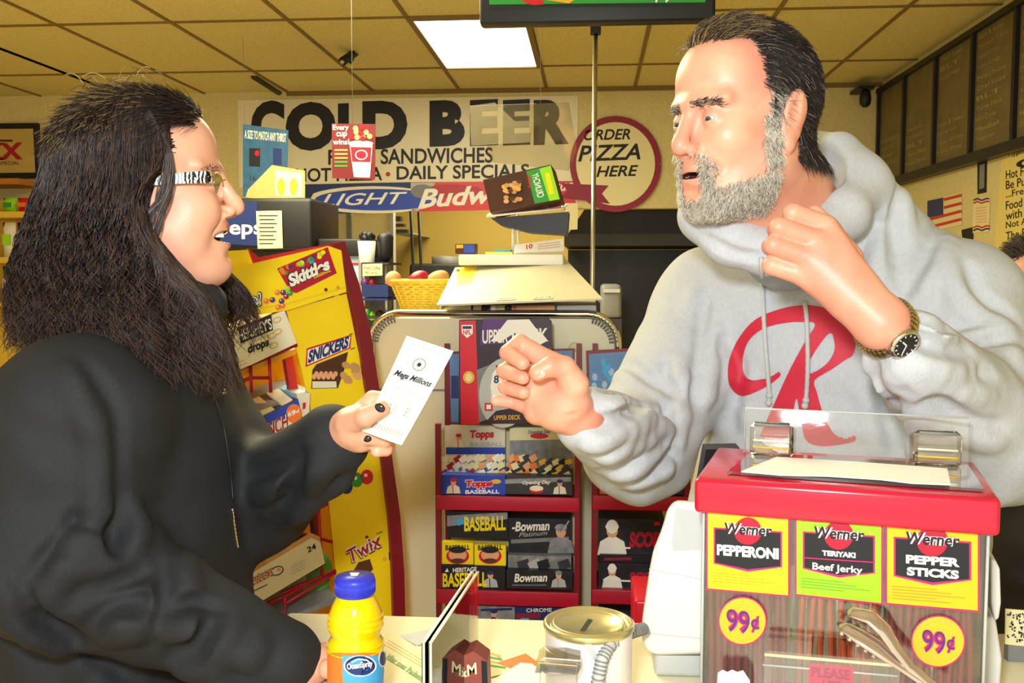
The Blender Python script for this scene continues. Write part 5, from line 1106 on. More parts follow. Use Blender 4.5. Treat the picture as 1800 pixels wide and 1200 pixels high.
def head_ops(f, man=True, mouth=.006, eye=.0028, jawdrop=0.):
    s = f.s; R = f.R; o = []
    e = lambda x, y, z, rx, ry, rz, k=.01, sub=False, Rr=None: o.append(EL(f(x, y, z), A_([rx, ry, rz*f.sz])*s, R if Rr is None else Rr, k*s, sub))
    c = lambda a, b, ra, rb, k=.01, sub=False: o.append(RC(f(*a), f(*b), ra*s, rb*s, k*s, sub))
    e(-.012, 0, .034, .100, .077, .083); e(.032, 0, -.025, .060, .060, .080, .03); e(.045, 0, .05, .045, .056, .042, .03)
    j = jawdrop; w_ = 1. if man else .9
    for q in (-1, 1):
        c((-.002, q*.054*w_, -.05), (.062, q*.022*w_, -.098-j), .020 if man else .017, .017, .035)
        e(.056, q*.041, -.024, .028, .020, .022, .022)
    e(.074, 0, (-.096 if man else -.098)-j, .020, .020 if man else .016, .017, .025); e(.074, 0, -.064, .024, .031, .028, .02)
    for q in (-1, 1):
        c((.093, q*.008, .017), (.076, q*.050, .019), .0085 if man else .005, .007 if man else .005, .014)
    for q in (-1, 1): e(.103, q*.031, -.003, .021, .019, .0125, .012, True)
    c((.091, 0, .012), (.110, 0, -.026), .0078, .0098, .010); e(.1115, 0, -.033, .0115, .011, .0105, .008)
    for q in (-1, 1): e(.100, q*.0135, -.038, .012, .0075, .008, .006); 
    for q in (-1, 1): e(.106, q*.0068, -.0465, .005, .0032, .004, .003, True)
    if not man:
        for q in (-1, 1): e(.066, q*.036, -.036, .026, .022, .024, .018); e(.040, q*.046, -.060, .035, .020, .035, .02)
    for q in (-1, 1): e(.0785, q*.031, -.003, .0150, .0150, .0145, .005); e(.0935, q*.031, -.0035, .010, .0125, eye, .002, True)
    n0 = len(o)
    for q in (-1, 1):
        c((.0955 if not man else .0945, q*.003, -.0575), (.082 if man else .070, q*(.024 if man else .034), -.0655-j*.3 if man else -.0605), .0036 if man else .0044, .0020, .004); c((.093, 0, -.0745-j*.8), (.081 if man else .069, q*(.022 if man else .033), -.067-j*.4 if man else -.062), .0042 if man else .0044, .0022, .004)
    LIPS[id(f)] = [o[n0:]]
    e(.095, 0, -.0665-j*.4, .024 if man else .035, .021 if man else .034, mouth/2+j*.35, .003, True); LIPS[id(f)].append(o[-1]); e(.098, 0, -.086-j, .009, .018, .006, .01, True)
    for q in (-1, 1):
        c((.098, q*.018, -.040), (.078, q*.036, -.062), .0016, .0022, .008, True)   # nasolabial crease
        if q == -1 or True:
            Re = R @ np.array(Matrix.Rotation(math.radians(-14), 3, 'Y')) 
            e(-.012, q*.078, -.006, .019, .0075, .033, .006, False, Re); e(-.016, q*.082, .004, .018, .006, .024, .004, False, Re); e(-.006, q*.0885, -.004, .0085, .0055, .016, .004, True, Re); e(-.013, q*.087, .006, .0045, .003, .020, .003, True, Re); e(-.004, q*.079, -.036, .009, .006, .010, .005)
    return o
def lip_classes(f, cen, lc):
    L1, M = LIPS[id(f)]; ok = (lc[:, 0] > .06) & (np.abs(lc[:, 1]) < .04) & (lc[:, 2] < -.04) & (lc[:, 2] > -.1); fm = np.zeros(len(cen), int); P = cen[ok]
    dl = np.min([o.d(P) for o in L1], axis=0); dm = M.d(P); fm[ok] = np.where(dm < .0006, np.where(dl < -.0012, 1, 2), np.where(dl < (.0005 if f.s > .935 else .0022), 1, 0)); return fm
def hand_chain(ops, pts, r, k=.006):
    for a, b, ra, rb in zip(pts[:-1], pts[1:], r[:-1], r[1:]): ops.append(RC(a, b, ra, rb, k))
def wr(P, seed=0, amp=.002, sc=1.):     # cloth wrinkle field
    x, y, z = P[:, 0]*sc, P[:, 1]*sc, P[:, 2]*sc
    a = np.sin(38*x+17*z+seed+2*np.sin(21*z+9*y+seed))*np.sin(23*y-29*z+1.7*np.sin(19*x+seed)); b = np.sin(71*z+33*x+2.2*np.sin(31*y+11*z))*.5
    return amp*(a+b*.6)
def skinmat(name, c1, c2, c3):
    m = bpy.data.materials.new(name); m.use_nodes = True; MATS[name] = m; nt = m.node_tree; b = nt.nodes['Principled BSDF']; L = nt.links.new
    tc = nt.nodes.new('ShaderNodeTexCoord'); n = nt.nodes.new('ShaderNodeTexNoise'); n.inputs['Scale'].default_value = 16; n.inputs['Detail'].default_value = 6; L(tc.outputs['Object'], n.inputs[0])
    r = nt.nodes.new('ShaderNodeValToRGB'); r.color_ramp.elements[0].position = .3; r.color_ramp.elements[0].color = lin(c1)+(1,); r.color_ramp.elements[1].position = .72; r.color_ramp.elements[1].color = lin(c3)+(1,)
    el = r.color_ramp.elements.new(.5); el.color = lin(c2)+(1,); L(n.outputs[0], r.inputs[0]); L(r.outputs[0], b.inputs['Base Color'])
    b.inputs['Roughness'].default_value = .42; b.inputs['Specular IOR Level'].default_value = .45; b.inputs['Subsurface Weight'].default_value = .05; b.inputs['Subsurface Radius'].default_value = (.012, .004, .002); b.inputs['Subsurface Scale'].default_value = 1.
    n2 = nt.nodes.new('ShaderNodeTexNoise'); n2.inputs['Scale'].default_value = 420; L(tc.outputs['Object'], n2.inputs[0]); bp = nt.nodes.new('ShaderNodeBump'); bp.inputs['Strength'].default_value = .25; bp.inputs['Distance'].default_value = .001; L(n2.outputs[0], bp.inputs['Height']); L(bp.outputs[0], b.inputs['Normal'])
def eyeball(f, q, parent, look, iris):
    c = f(.0785, q*.031, -.003); r = .0135*f.s; d = (f.R @ A_(look)); d = Vector(d).normalized(); b = MB()
    b.ball(c, r, 'eye_white', 14)
    for rr, m, o in ((.45, iris, .0002), (.2, 'ink', .0004)):
        cc = math.sqrt(1-rr*rr)*r+o; b.lathe(c, [(rr*r, cc), (rr*r*.5, math.sqrt(1-(rr*.5)**2)*r+o), (0, r+o)], m, 16, axis=d)
    b.build('eye', parent)
mat('eye_white', 'e8e2dc', .2, var=.03, coat=.5); mat('iris_brown', '3a2618', .2); mat('iris_blue', '4a5a68', .2)
skinmat('skin_man', 'd48c76', 'e29d84', 'eab094'); skinmat('skin_woman', 'dea084', 'e8ac90', 'f0bc9c')
mat('lip_man', 'b85a58', .4); mat('lip_woman', 'c8606a', .3, coat=.2); mat('mouth_dark', '4a1418', .6); mat('teeth', 'f0ece0', .25, var=.03)

class Folds:     # creases and ridges laid on an already meshed cloth
    def __init__(s, ops, lo, hi): 
        v, q = sdf_mesh(ops, lo, hi, .009); s.bv = BVHTree.FromPolygons([Vector(x) for x in v], [tuple(map(int, x)) for x in q]); s.ops = ops
    def at(s, x, y):
        d = ray(x, y).normalized(); h = s.bv.ray_cast(CAMP, d); return (h[0], h[1] if h[1].dot(d) < 0 else -h[1]) if h[0] else None
    def crease(s, pts, r=.012, depth=.006, k=.012, ridge=.5):
        P = [s.at(*p) for p in [tuple(q) for q in spline(pts, 4)]]; P = [p for p in P if p]; n = len(P)
        for i in range(n-1):
            t0 = math.sin(math.pi*(i+.35)/(n+.0)); t1 = math.sin(math.pi*min(1, (i+1.35)/(n+.0)))
            if (P[i][0]-P[i+1][0]).length > .05: continue
            s.ops.append(RC(P[i][0]+P[i][1]*(r-depth*t0), P[i+1][0]+P[i+1][1]*(r-depth*t1), r, r, k, True))
            if ridge:
                d = (P[i+1][0]-P[i][0]).normalized(); sd = d.cross(P[i][1])*(.020 if P[i][1].cross(d).z >= 0 else -.020)
                s.ops.append(RC(P[i][0]+sd-P[i][1]*(.010-depth*ridge*t0), P[i+1][0]+sd-P[i+1][1]*(.010-depth*ridge*t1), .010, .010, .018))
# ================================================================ the man
man = thing('person', 'grey bearded man in a light grey hoodie with a red letter, tugging his collar', 'person', (.36, 1.5, 0))
fwd = Vector((-math.sin(math.radians(56)), -math.cos(math.radians(56)), -.05))
hf = Frame(W(1307, 212, 1.28), fwd, (0.0, 0, 1), .94, 1.11)
ops = head_ops(hf, True, .006, .0017, .0015)
ops += [RC(hf(-.035, 0, -.05), W(1415, 410, 1.43), .060, .068, .03), RC(hf(.0, 0, -.08), W(1370, 400, 1.36), .045, .045, .03)]
ops.append(RC((.36, 1.5, 1.36), (.36, 1.50, 1.0), .12, .12, .05))
S1 = A_((.198, 1.60, 1.395)); E1 = A_(W(1122, 785, 1.42)); W1 = A_(W(1022, 733, 1.185))
S2 = A_((.512, 1.43, 1.395)); E2 = A_(W(1738, 764, 1.30)); W2 = A_(W(1548, 566, 1.105))
for a, b_, ra, rb in ((S1, E1, .05, .045), (E1, W1, .042, .027), (S2, E2, .05, .045), (E2, W2, .042, .027), (S1, (.36, 1.5, 1.36), .05, .09), (S2, (.36, 1.5, 1.36), .05, .09)): ops.append(RC(a, b_, ra, rb, .03))
def HP(pts): return [A_(W(x, y, Y)) for x, y, Y in pts]
# right hand, open and curled toward the ticket
for a, b_, ra, rb in (((1022, 735, 1.188), (985, 712, 1.175), .0275, .030), ((985, 712, 1.175), (948, 690, 1.182), .030, .020), ((985, 714, 1.175), (945, 722, 1.182), .030, .018), ((995, 700, 1.175), (968, 650, 1.180), .026, .017), ((1004, 705, 1.162), (1004, 676, 1.155), .024, .018), ((968, 652, 1.182), (948, 690, 1.184), .016, .018)):
    ops.append(RC(W(*a), W(*b_), ra, rb, .009))
K_ = .0018
hand_chain(ops, HP([(985, 650, 1.168), (958, 632, 1.178)]), [.018, .0135], .010)
hand_chain(ops, HP([(958, 632, 1.178), (914, 603, 1.188), (892, 620, 1.172), (919, 638, 1.150)]), [.0135, .0112, .0100, .0086], K_)
hand_chain(ops, HP([(952, 662, 1.188), (897, 646, 1.205), (886, 652, 1.185), (919, 664, 1.158)]), [.0125, .0105, .0094, .0083], K_)
hand_chain(ops, HP([(948, 692, 1.188), (898, 674, 1.205), (888, 680, 1.187), (920, 690, 1.162)]), [.0125, .0100, .0090, .0080], K_)
hand_chain(ops, HP([(938, 716, 1.182), (902, 706, 1.195), (872, 704, 1.188)]), [.0120, .0090, .0072], K_)
hand_chain(ops, HP([(1010, 676, 1.150), (992, 646, 1.140)]), [.0175, .0138], .006)
hand_chain(ops, HP([(992, 646, 1.140), (966, 645, 1.132), (945, 655, 1.127)]), [.0138, .0120, .0104], .003)
for pts in (((985, 660, 1.118), (972, 690, 1.120), (985, 725, 1.128)), ((960, 668, 1.13), (955, 690, 1.134), (962, 712, 1.138)), ((945, 722, 1.14), (985, 738, 1.135), (1010, 728, 1.142))):
    for u_, v_ in zip(pts[:-1], pts[1:]): ops.append(RC(W(*u_), W(*v_), .0016, .0016, .006, True))
# left hand, a loose fist at the collar
for x, y, Y in ((1452, 398, 1.130), (1434, 424, 1.118), (1418, 452, 1.115), (1410, 482, 1.120)): ops.append(RC(W2, W(x, y, Y), .025, .0128, .012))
ops.append(RC(W(1500, 520, 1.118), W(1432, 442, 1.130), .026, .020, .014))
for P_ in ([(1452, 398, 1.130), (1394, 374, 1.124), (1390, 384, 1.15), (1420, 402, 1.16)], [(1434, 424, 1.118), (1370, 399, 1.114), (1364, 405, 1.145), (1396, 420, 1.16)], [(1418, 452, 1.115), (1360, 430, 1.114), (1354, 434, 1.145), (1390, 446, 1.16)], [(1410, 482, 1.120), (1358, 466, 1.124), (1354, 467, 1.148), (1385, 472, 1.16)]):
    hand_chain(ops, HP(P_), [.0128, .0112, .0098, .009], .0022)
hand_chain(ops, HP([(1490, 455, 1.145), (1455, 405, 1.15), (1432, 376, 1.15)]), [.018, .014, .0105], .006)
for u_, v_ in (((1436, 409, 1.098), (1380, 388, 1.100)), ((1424, 438, 1.092), (1366, 414, 1.094)), ((1414, 467, 1.094), (1360, 448, 1.098))): ops.append(RC(W(*u_), W(*v_), .0012, .0022, .005, True))
V, F_ = sdf_mesh(ops, (-.16, 1.0, .85), (.68, 1.72, 1.83), .0020)
V = smooth_mesh(V, F_, 1)
cen = V[F_].mean(1); lc = hf.inv(cen)
fm = lip_classes(hf, cen, lc)
mesh_np('body', V, F_, ['skin_man', 'lip_man', 'mouth_dark'], fm, man)
for q in (-1, 1): eyeball(hf, q, man, (1, .1, -.28), 'iris_blue')
headV, headF, headL = V, F_, lc
def roots(V, F, fr, mask, n, seed=1):
    r = np.random.default_rng(seed); cen = V[F].mean(1); l = fr.inv(cen); ok = np.where(mask(l+r.normal(0, .0018, l.shape)))[0]
    e1 = V[F[:, 1]]-V[F[:, 0]]; e2 = V[F[:, 3]]-V[F[:, 0]]; nn = np.cross(e1, e2); ar = np.linalg.norm(nn, axis=1); nn /= ar[:, None]+1e-12
    # outward = away from the head centre
    c = A_(fr(-.0, 0, .0)); s = np.sign(np.einsum('ij,ij->i', nn, cen-c)); nn *= s[:, None]
    pick = r.choice(ok, n, p=ar[ok]/ar[ok].sum()); return cen[pick]+r.uniform(-.001, .001, (n, 3)), nn[pick], l[pick]
def scalp_man(l):
    x, y, z = l.T; ay = np.abs(y)
    top = (z > .098+(x-.03)*.12) & (x < .085-ay*.35)                         # top behind the receded hairline
    side = (x < .032-(.07-z)*.10) & (z > .030) & (ay > .035)
    burn = (x < .022) & (x > -.0) & (z > -.012) & (ay > .05)
    back = (x < -.028) & (z > -.052)
    ear = (ay > .083) | ((ay > .077) & (z < .03) & (x > -.04) & (x < .02))
    return (top | side | burn | back) & ~(ear & (z < .028))
r = np.random.default_rng(3)
def short_hair(name, mask, n, length, flow, lift, mats, pm, fr, Vh, Fh, par, r0=.00045, K=6, seed=1, jit=.25, grow=0., stand=0.):
    P, Nn, L_ = roots(Vh, Fh, fr, mask, n, seed); rg = np.random.default_rng(seed+9)
    Fl = flow(L_) @ fr.R.T; Fl = Fl+rg.normal(0, jit, Fl.shape); Fl -= np.einsum('ij,ij->i', Fl, Nn)[:, None]*Nn; Fl /= np.linalg.norm(Fl, axis=1, keepdims=True)+1e-9
    ln = length*(1+rg.uniform(-.35, .35, n))[:, None]; t = np.linspace(0, 1, K)
    lf = (lift*(1+rg.uniform(-.5, .5, n)))[:, None]
    Cc = P[:, None]+Fl[:, None]*(ln*t[None])[..., None]+Nn[:, None]*(lf*np.sin(t*1.9)[None]+stand*rg.random(n)[:, None])[..., None]
    # keep the strand outside: curve with the skull
    cc = A_(fr(-.01, 0, .02)); rad0 = np.linalg.norm(P-cc, axis=1)[:, None]; d = Cc-cc; rr = np.linalg.norm(d, axis=2); need = rad0*.985+lf*np.sin(t*1.9)[None]+.0006
    Cc = cc+d*(np.maximum(rr, need)/rr)[..., None]
    return strands(name, Cc, r0, r0*.35, mats, pm(L_, rg), par)
mat('hair_dark', '2a2426', .42, var=.3, vs=80); mat('hair_brown', '4e4034', .42, var=.3, vs=80); mat('hair_grey', 'a8a094', .45, var=.2, vs=80); mat('hair_white', 'ece4d4', .45, var=.1, vs=80); mat('hair_blond', 'a8905c', .45, var=.2)
def flow_man(l): 
    x, y, z = l.T; o = np.zeros_like(l); top = z > .08; o[:, 0] = -1; o[:, 1] = np.where(top, np.sign(y+.02)*.35, 0); o[:, 2] = np.where(top, 0, -.75); return o
hmats = ['hair_dark', 'hair_brown', 'hair_grey', 'hair_white']
def pm_man(l, rg): 
    u = rg.random(len(l)); low = (l[:, 2] < .03) & (l[:, 0] > -.008); return np.where(low, np.where(u < .45, 2, np.where(u < .7, 1, 3)), np.where(u < .78, 0, np.where(u < .95, 1, 2)))
# a close dark cap under the strands
def cap(name, V, F, mask, fr, m, par, th=.004):
    cen = V[F].mean(1); l_ = fr.inv(cen); ok = mask(l_) & mask(l_+A_([.007, 0, 0])) & mask(l_+A_([0, 0, -.007])) & mask(l_+A_([.004, 0, -.004])); f = F[ok]; u, inv = np.unique(f, return_inverse=True); c = A_(fr(-.01, 0, .02)); Vn = V[u]; d = Vn-c; Vn = Vn+d/np.linalg.norm(d, axis=1, keepdims=True)*th
    return Vn, inv.reshape(-1, 4)
cv, cf = cap('hair_base', V, F_, scalp_man, hf, 'hair_dark', man, .0035); mesh_np('hair_base', cv, cf, ['hair_dark'], None, man)
short_hair('hair', scalp_man, 24000, .024, flow_man, .005, hmats, pm_man, hf, V, F_, man, .00036, 6, 2, .3)
def fringe(l): x, y, z = l.T; return (z > .088) & (x > .03) & (x < .092-np.abs(y)*.3)
short_hair('fringe', fringe, 3500, .026, lambda l: np.stack([-np.ones(len(l))*.9, np.sign(l[:, 1]+.03)*.5, np.zeros(len(l))], 1), .010, ['hair_dark', 'hair_blond', 'hair_brown'], lambda l, rg: rg.integers(0, 3, len(l)), hf, V, F_, man, .00034, 6, 5, .3)
def beard(l):
    x, y, z = l.T; ay = np.abs(y)
    burn = (x < .026) & (x > .004) & (z < .0) & (z > -.06) & (ay > .05)
    jaw = (z < -.062-(x-.0)*.25) & (x > -.02) & (ay > .018) & (z > -.112) & (x < .092) & (z < -.066-.012*(x > .05)) & (x > .0)
    jaw2 = (z < -.092) & (x > .02) & (z > -.116)
    mou = (z < -.043) & (z > -.0575) & (x > .078) & (ay < .026)
    side = (ay > .021) & (ay < .032) & (z < -.05) & (z > -.095) & (x > .062)
    return (burn | jaw | jaw2 | mou | side) & (ay < .079) & ~((x > .055) & (ay < .017) & (z > -.098))
bm_ = ['hair_white', 'hair_grey', 'hair_brown']
def pb_(l, rg): u = rg.random(len(l)); ay = np.abs(l[:, 1]); return np.where(u < .66, 0, np.where(u < .92, 1, 2))
short_hair('beard', beard, 14000, .010, lambda l: np.stack([np.where(l[:, 0] > .05, .35, -.1), np.zeros(len(l)), -np.ones(len(l))], 1),   .0040, bm_, pb_, hf, V, F_, man, .00030, 5, 7, .4)
def brow(l): x, y, z = l.T; ay = np.abs(y); return (ay > .010) & (ay < .048) & (np.abs(z-.0155+(ay-.03)**2*6) < .0028) & (x > .06)
short_hair('eyebrow', brow, 420, .007, lambda l: np.stack([-.2*np.ones(len(l)), np.sign(l[:, 1]), .15*np.ones(len(l))], 1), .0016, ['hair_dark', 'hair_brown', 'hair_grey'], lambda l, rg: rg.integers(0, 3, len(l)), hf, V, F_, man, .00035, 5, 8)
# fingernails of the open hand
mat('nail', 'e8ac96', .3, coat=.3)
for x, y, Y, rx in ((917, 639, 1.1425, .0052), (920, 664, 1.1505, .0050), (921, 690, 1.1550, .0048), (949, 657, 1.1165, .0062)):
    b = MB(); b.ball(W(x, y, Y+.0022), (rx*1.2, .0014, rx*.9), 'nail', 8, Matrix.Rotation(-.2, 3, 'Y')); b.build('fingernail', man)
# ---- hoodie
mat('hoodie_grey', 'bdc1c8', .85, var=.14, vs=260, bump=.25, bs=700, stretch=(1, 1, .5)); mat('tshirt_grey', 'a8b4c0', .85, var=.06, bump=.2, bs=500); mat('print_red', 'c8203c', .6, var=.04, vs=60)
bR = np.array(Matrix.Rotation(math.radians(-29), 3, 'Z'))
h = [EL((.355, 1.505, 1.32), (.205, .130, .21), bR, .03), EL((.375, 1.515, 1.07), (.225, .150, .26), bR, .06), RC((.36, 1.52, 1.0), (.37, 1.52, .86), .20, .20, .05)]
h += [RC(S1, (.36, 1.50, 1.43), .088, .09, .05), RC(S2, (.36, 1.50, 1.43), .092, .09, .05), RC(S1, E1, .092, .078, .035), RC(E1, W1+(E1-W1)*.13, .078, .043, .03), RC(S2, E2, .098, .088, .04), RC(E2, W2+(E2-W2)*.24, .088, .050, .03)]
# ribbed cuffs
def cuff(A, B, t0, t1, r, k=.006): a = A_(B)+(A_(A)-A_(B))*t0; b = A_(B)+(A_(A)-A_(B))*t1; return RC(a, b, r, r*1.04, k)
h += [cuff(E1, W1, .06, .16, .0405), cuff(E2, W2, .20, .29, .0425)]
ringp_ = [(1478, 262, 1.43, .022), (1505, 318, 1.40, .034), (1478, 375, 1.35, .036), (1420, 420, 1.31, .032), (1350, 442, 1.295, .030), (1285, 420, 1.30, .034), (1240, 378, 1.33, .034), (1236, 348, 1.42, .034), (1300, 300, 1.52, .034), (1400, 262, 1.52, .030)]
RP = [(A_(W(x, y, Y)), r_) for x, y, Y, r_ in ringp_]
for i in range(len(RP)): a, b_ = RP[i], RP[(i+1) % len(RP)]; h.append(RC(a[0], b_[0], a[1], b_[1], .012))
h += [RC(W(1500, 330, 1.42), W(1560, 420, 1.46), .045, .06, .04)]
# hollow for the neck
h += [RC(W(1392, 300, 1.39), W(1398, 405, 1.40), .072, .064, .012, True)]
# folds
fo = Folds(h, (-.16, 1.0, .80), (.80, 1.85, 1.66))
fo.crease([(1345, 452), (1290, 445), (1232, 412)], .008, .006, .006, 0)
for pts, dp in (([(1186, 820), (1178, 740), (1172, 640)], .010), ([(1060, 830), (1110, 810), (1165, 770)], .007), ([(1085, 850), (1130, 830), (1180, 800)], .007), ([(1050, 800), (1090, 770), (1150, 740)], .006), ([(1060, 690), (1110, 705), (1170, 730)], .008), ([(1100, 640), (1135, 660), (1180, 690)], .005), ([(1040, 745), (1075, 740), (1120, 715)], .005),
    ([(1590, 620), (1650, 650), (1740, 660)], .008), ([(1610, 560), (1670, 580), (1740, 560)], .007), ([(1570, 660), (1620, 720), (1690, 770)], .008), ([(1600, 600), (1680, 620), (1770, 600)], .006), ([(1555, 640), (1590, 740), (1600, 790)], .008), ([(1650, 400), (1620, 470), (1590, 520)], .005), ([(1700, 470), (1720, 520), (1780, 560)], .007), ([(1640, 700), (1700, 740), (1760, 750)], .006), ([(1540, 640), (1548, 700), (1570, 780)], .006),
    ([(1240, 520), (1232, 600), (1222, 700)], .004), ([(1290, 740), (1300, 660), (1280, 600)], .003), ([(1500, 480), (1530, 430), (1540, 380)], .004), ([(1580, 330), (1570, 420), (1580, 500)], .003)): fo.crease(pts, .012, dp, .010, .5)
def hd(P): 
    arm = np.exp(-((P-E1)**2).sum(1)/.02)+np.exp(-((P-E2)**2).sum(1)/.03)
    return wr(P, 1.3, .0016)+arm*wr(P, 4.1, .0035, 1.5)
Vh, Fh = sdf_mesh(h, (-.16, 1.0, .80), (.80, 1.85, 1.66), .0036, hd, .004)
hood = mesh_np('hoodie', Vh, Fh, ['hoodie_grey'], None, man)
bv = BVHTree.FromPolygons([Vector(v) for v in Vh], [tuple(map(int, f)) for f in Fh]); onh = ray_on(bv, .0015)
t_ = [RC(W(1392, 330, 1.40), W(1388, 408, 1.375), .067, .066, .01), EL(W(1370, 440, 1.37), (.06, .05, .045), None, .02), RC(hf(-.035, 0, -.05), W(1400, 380, 1.40), .066, .066, .004, True)]
vt, ft = sdf_mesh([RC(W(1392, 392, 1.385), W(1384, 428, 1.385), .063, .066, .01)], (.1, 1.2, 1.38), (.5, 1.6, 1.60), .004); mesh_np('tshirt', vt, ft, ['tshirt_grey'], None, man)
# letter R print
def bz(pts, n=7): return [tuple(p) for p in spline(pts, n, True)]
def cub(segs):    # outline from points, sharp where doubled
    return bz(segs)
Rout = [(1500, 622), (1505, 590), (1496, 566), (1470, 548), (1425, 536), (1378, 541), (1330, 560), (1300, 592), (1282, 632), (1280, 668), (1290, 688), (1306, 696), (1330, 688), (1352, 676), (1371, 661), (1368, 654), (1350, 664), (1320, 668), (1307, 655), (1306, 625), (1318, 596), (1345, 576), (1390, 566), (1432, 568), (1415, 600), (1388, 650), (1365, 700), (1345, 745), (1338, 770), (1380, 772), (1392, 735), (1400, 700), (1408, 740), (1418, 775), (1450, 784), (1500, 776), (1502, 766), (1486, 770), (1466, 762), (1448, 730), (1436, 690), (1432, 668), (1460, 650), (1486, 632)]
hole = [(1458, 585), (1466, 598), (1466, 618), (1452, 640), (1428, 655), (1418, 650), (1432, 618)]
b = MB(); decal(b, onh, [bz(Rout, 5), bz(hole, 5)], 'print_red'); b.build('letter_print', man)
# drawstrings
b = MB()
for pts in ([(1338, 452), (1341, 520), (1345, 600), (1352, 690), (1350, 712)], [(1414, 530), (1418, 560), (1420, 640), (1417, 700), (1414, 716)]):
    P = [onh(x, y, .002) for x, y in [tuple(p) for p in spline(pts, 10)]]; P = [p for p in P if p]; b = MB(); b.tube(P, [.0031*(1+.15*(i % 2)) for i in range(len(P))], 'lightgrey', 8)
    for kx in (-5, -10): q = P[kx]; b.ball(q, .0052, 'lightgrey', 8)
    b.build('drawstring', man)
b = MB(); q = onh(1340, 450, .001)
# pocket seam / front seam line omitted where hidden; watch
ax = Vector(E2-W2).normalized(); wc = Vector(W2)+ax*.012; tc_ = (CAMP-wc).normalized(); nrm = (tc_-ax*tc_.dot(ax)); nrm = (nrm.normalized()+Vector((.25, 0, -.15))); nrm = (nrm-ax*nrm.dot(ax)).normalized(); sd = nrm.cross(ax)
watch = []; b = MB(); rb = .0315
for i in range(40):
    a = 2*math.pi*i/40; c_ = wc+(nrm*math.cos(a)+sd*math.sin(a)*1.08)*rb; tdir = (-nrm*math.sin(a)+sd*math.cos(a)*1.08).normalized(); rd = (nrm*math.cos(a)+sd*math.sin(a)).normalized()
    if math.cos(a) > .86: continue
    b.obox(c_, tdir*.0021, ax*.0085, rd*.0014, 'steel'); b.obox(c_+rd*.0008, tdir*.0021, ax*.0035, rd*.0014, 'goldmetal')
b.build('watch_band', man)
b = MB(); fc = wc+nrm*(rb+.001); b.lathe(fc, [(.0165, -.003), (.0185, 0), (.0185, .003), (.0165, .0052), (.0152, .0052), (.0150, .0043)], 'chrome', 40, axis=nrm); b.lathe(fc, [(.0152, .0044), (0, .0045)], 'black', 40, axis=nrm)
u1 = (Vector((0, 0, 1))-nrm*nrm.z).normalized(); u2 = u1.cross(nrm)
for i in range(12): a = math.pi*i/6; b.obox(fc+nrm*.0049+(u1*math.cos(a)+u2*math.sin(a))*.0125, (u1*math.cos(a)+u2*math.sin(a))*.0011, (-u1*math.sin(a)+u2*math.cos(a))*.0006, nrm*.0002, 'white')
for a, l_, w_ in ((-1.0, .0085, .0008), (3.2, .0105, .0006)): dd = u1*math.cos(a)+u2*math.sin(a); b.obox(fc+nrm*.0052+dd*l_/2, dd*l_/2, dd.cross(nrm)*w_, nrm*.0002, 'white')
b.build('watch_face', man)
# trousers and shoes (behind the counter)
mat('denim', '2c3a58', .8, var=.3, vs=200)
tr = [EL((.37, 1.52, .92), (.19, .13, .15), bR, .04)]
for sx in (-1, 1):
    hx = A_((.37, 1.52, .85))+bR @ A_((sx*.10, 0, 0)); kn = hx+A_((0, -.02, -.38)); an = kn+A_((0, .05, -.39)); tr += [RC(hx, kn, .105, .075, .05), RC(kn, an, .075, .058, .03)]
vt, ft = sdf_mesh(tr, (.05, 1.2, .03), (.75, 1.85, 1.1), .009); mesh_np('trousers', vt, ft, ['denim'], None, man)
for sx in (-1, 1):
    an = A_((.37, 1.55, .05))+bR @ A_((sx*.10, 0, 0)); vt, ft = sdf_mesh([EL(an+A_((-.03, -.07, 0)), (.05, .13, .048), bR @ np.array(Matrix.Rotation(math.radians(0), 3, 'Z')), .02), RC(an, an+A_((0, .02, .06)), .05, .055, .03)], an-.3, an+.3, .009, None, 0, lambda P: .004-P[:, 2]); mesh_np('shoe', vt, ft, ['black'], None, man)
# ================================================================ the woman
wom = thing('person', 'smiling woman with long dark hair and glasses in a black jacket holding out a ticket', 'person', (-.59, 1.2, 0))
fwd = Vector((math.sin(math.radians(104)), -math.cos(math.radians(104)), .10))
wf = Frame(W(261, 332, 1.19), fwd, (0, 0, 1), .93, 1.06)
ops = head_ops(wf, False, .009, .0034, .008)
ops += [RC(wf(-.03, 0, -.05), (-.60, 1.20, 1.30), .050, .058, .03), RC(wf(.01, 0, -.085), (-.57, 1.2, 1.34), .034, .04, .03), EL(wf(.045, 0, -.105), (.03, .035, .02), wf.R, .03)]
tc = A_((-.585, 1.20, 1.15)); ops.append(RC((-.6, 1.2, 1.28), (-.59, 1.2, .95), .10, .11, .05))
s1 = A_((-.575, 1.03, 1.285)); e1 = A_(W(95, 985, 1.0)); w1 = A_(W(525, 1172, 1.03))
s2 = A_((-.600, 1.37, 1.27)); e2 = A_(W(455, 878, 1.30)); w2 = A_(W(600, 762, 1.165))
for a, b_, ra, rb in ((s1, e1, .045, .04), (e1, w1, .038, .024), (s2, e2, .045, .04), (e2, w2, .038, .023), (s1, (-.6, 1.2, 1.28), .045, .08), (s2, (-.6, 1.2, 1.28), .045, .08)): ops.append(RC(a, b_, ra, rb, .03))
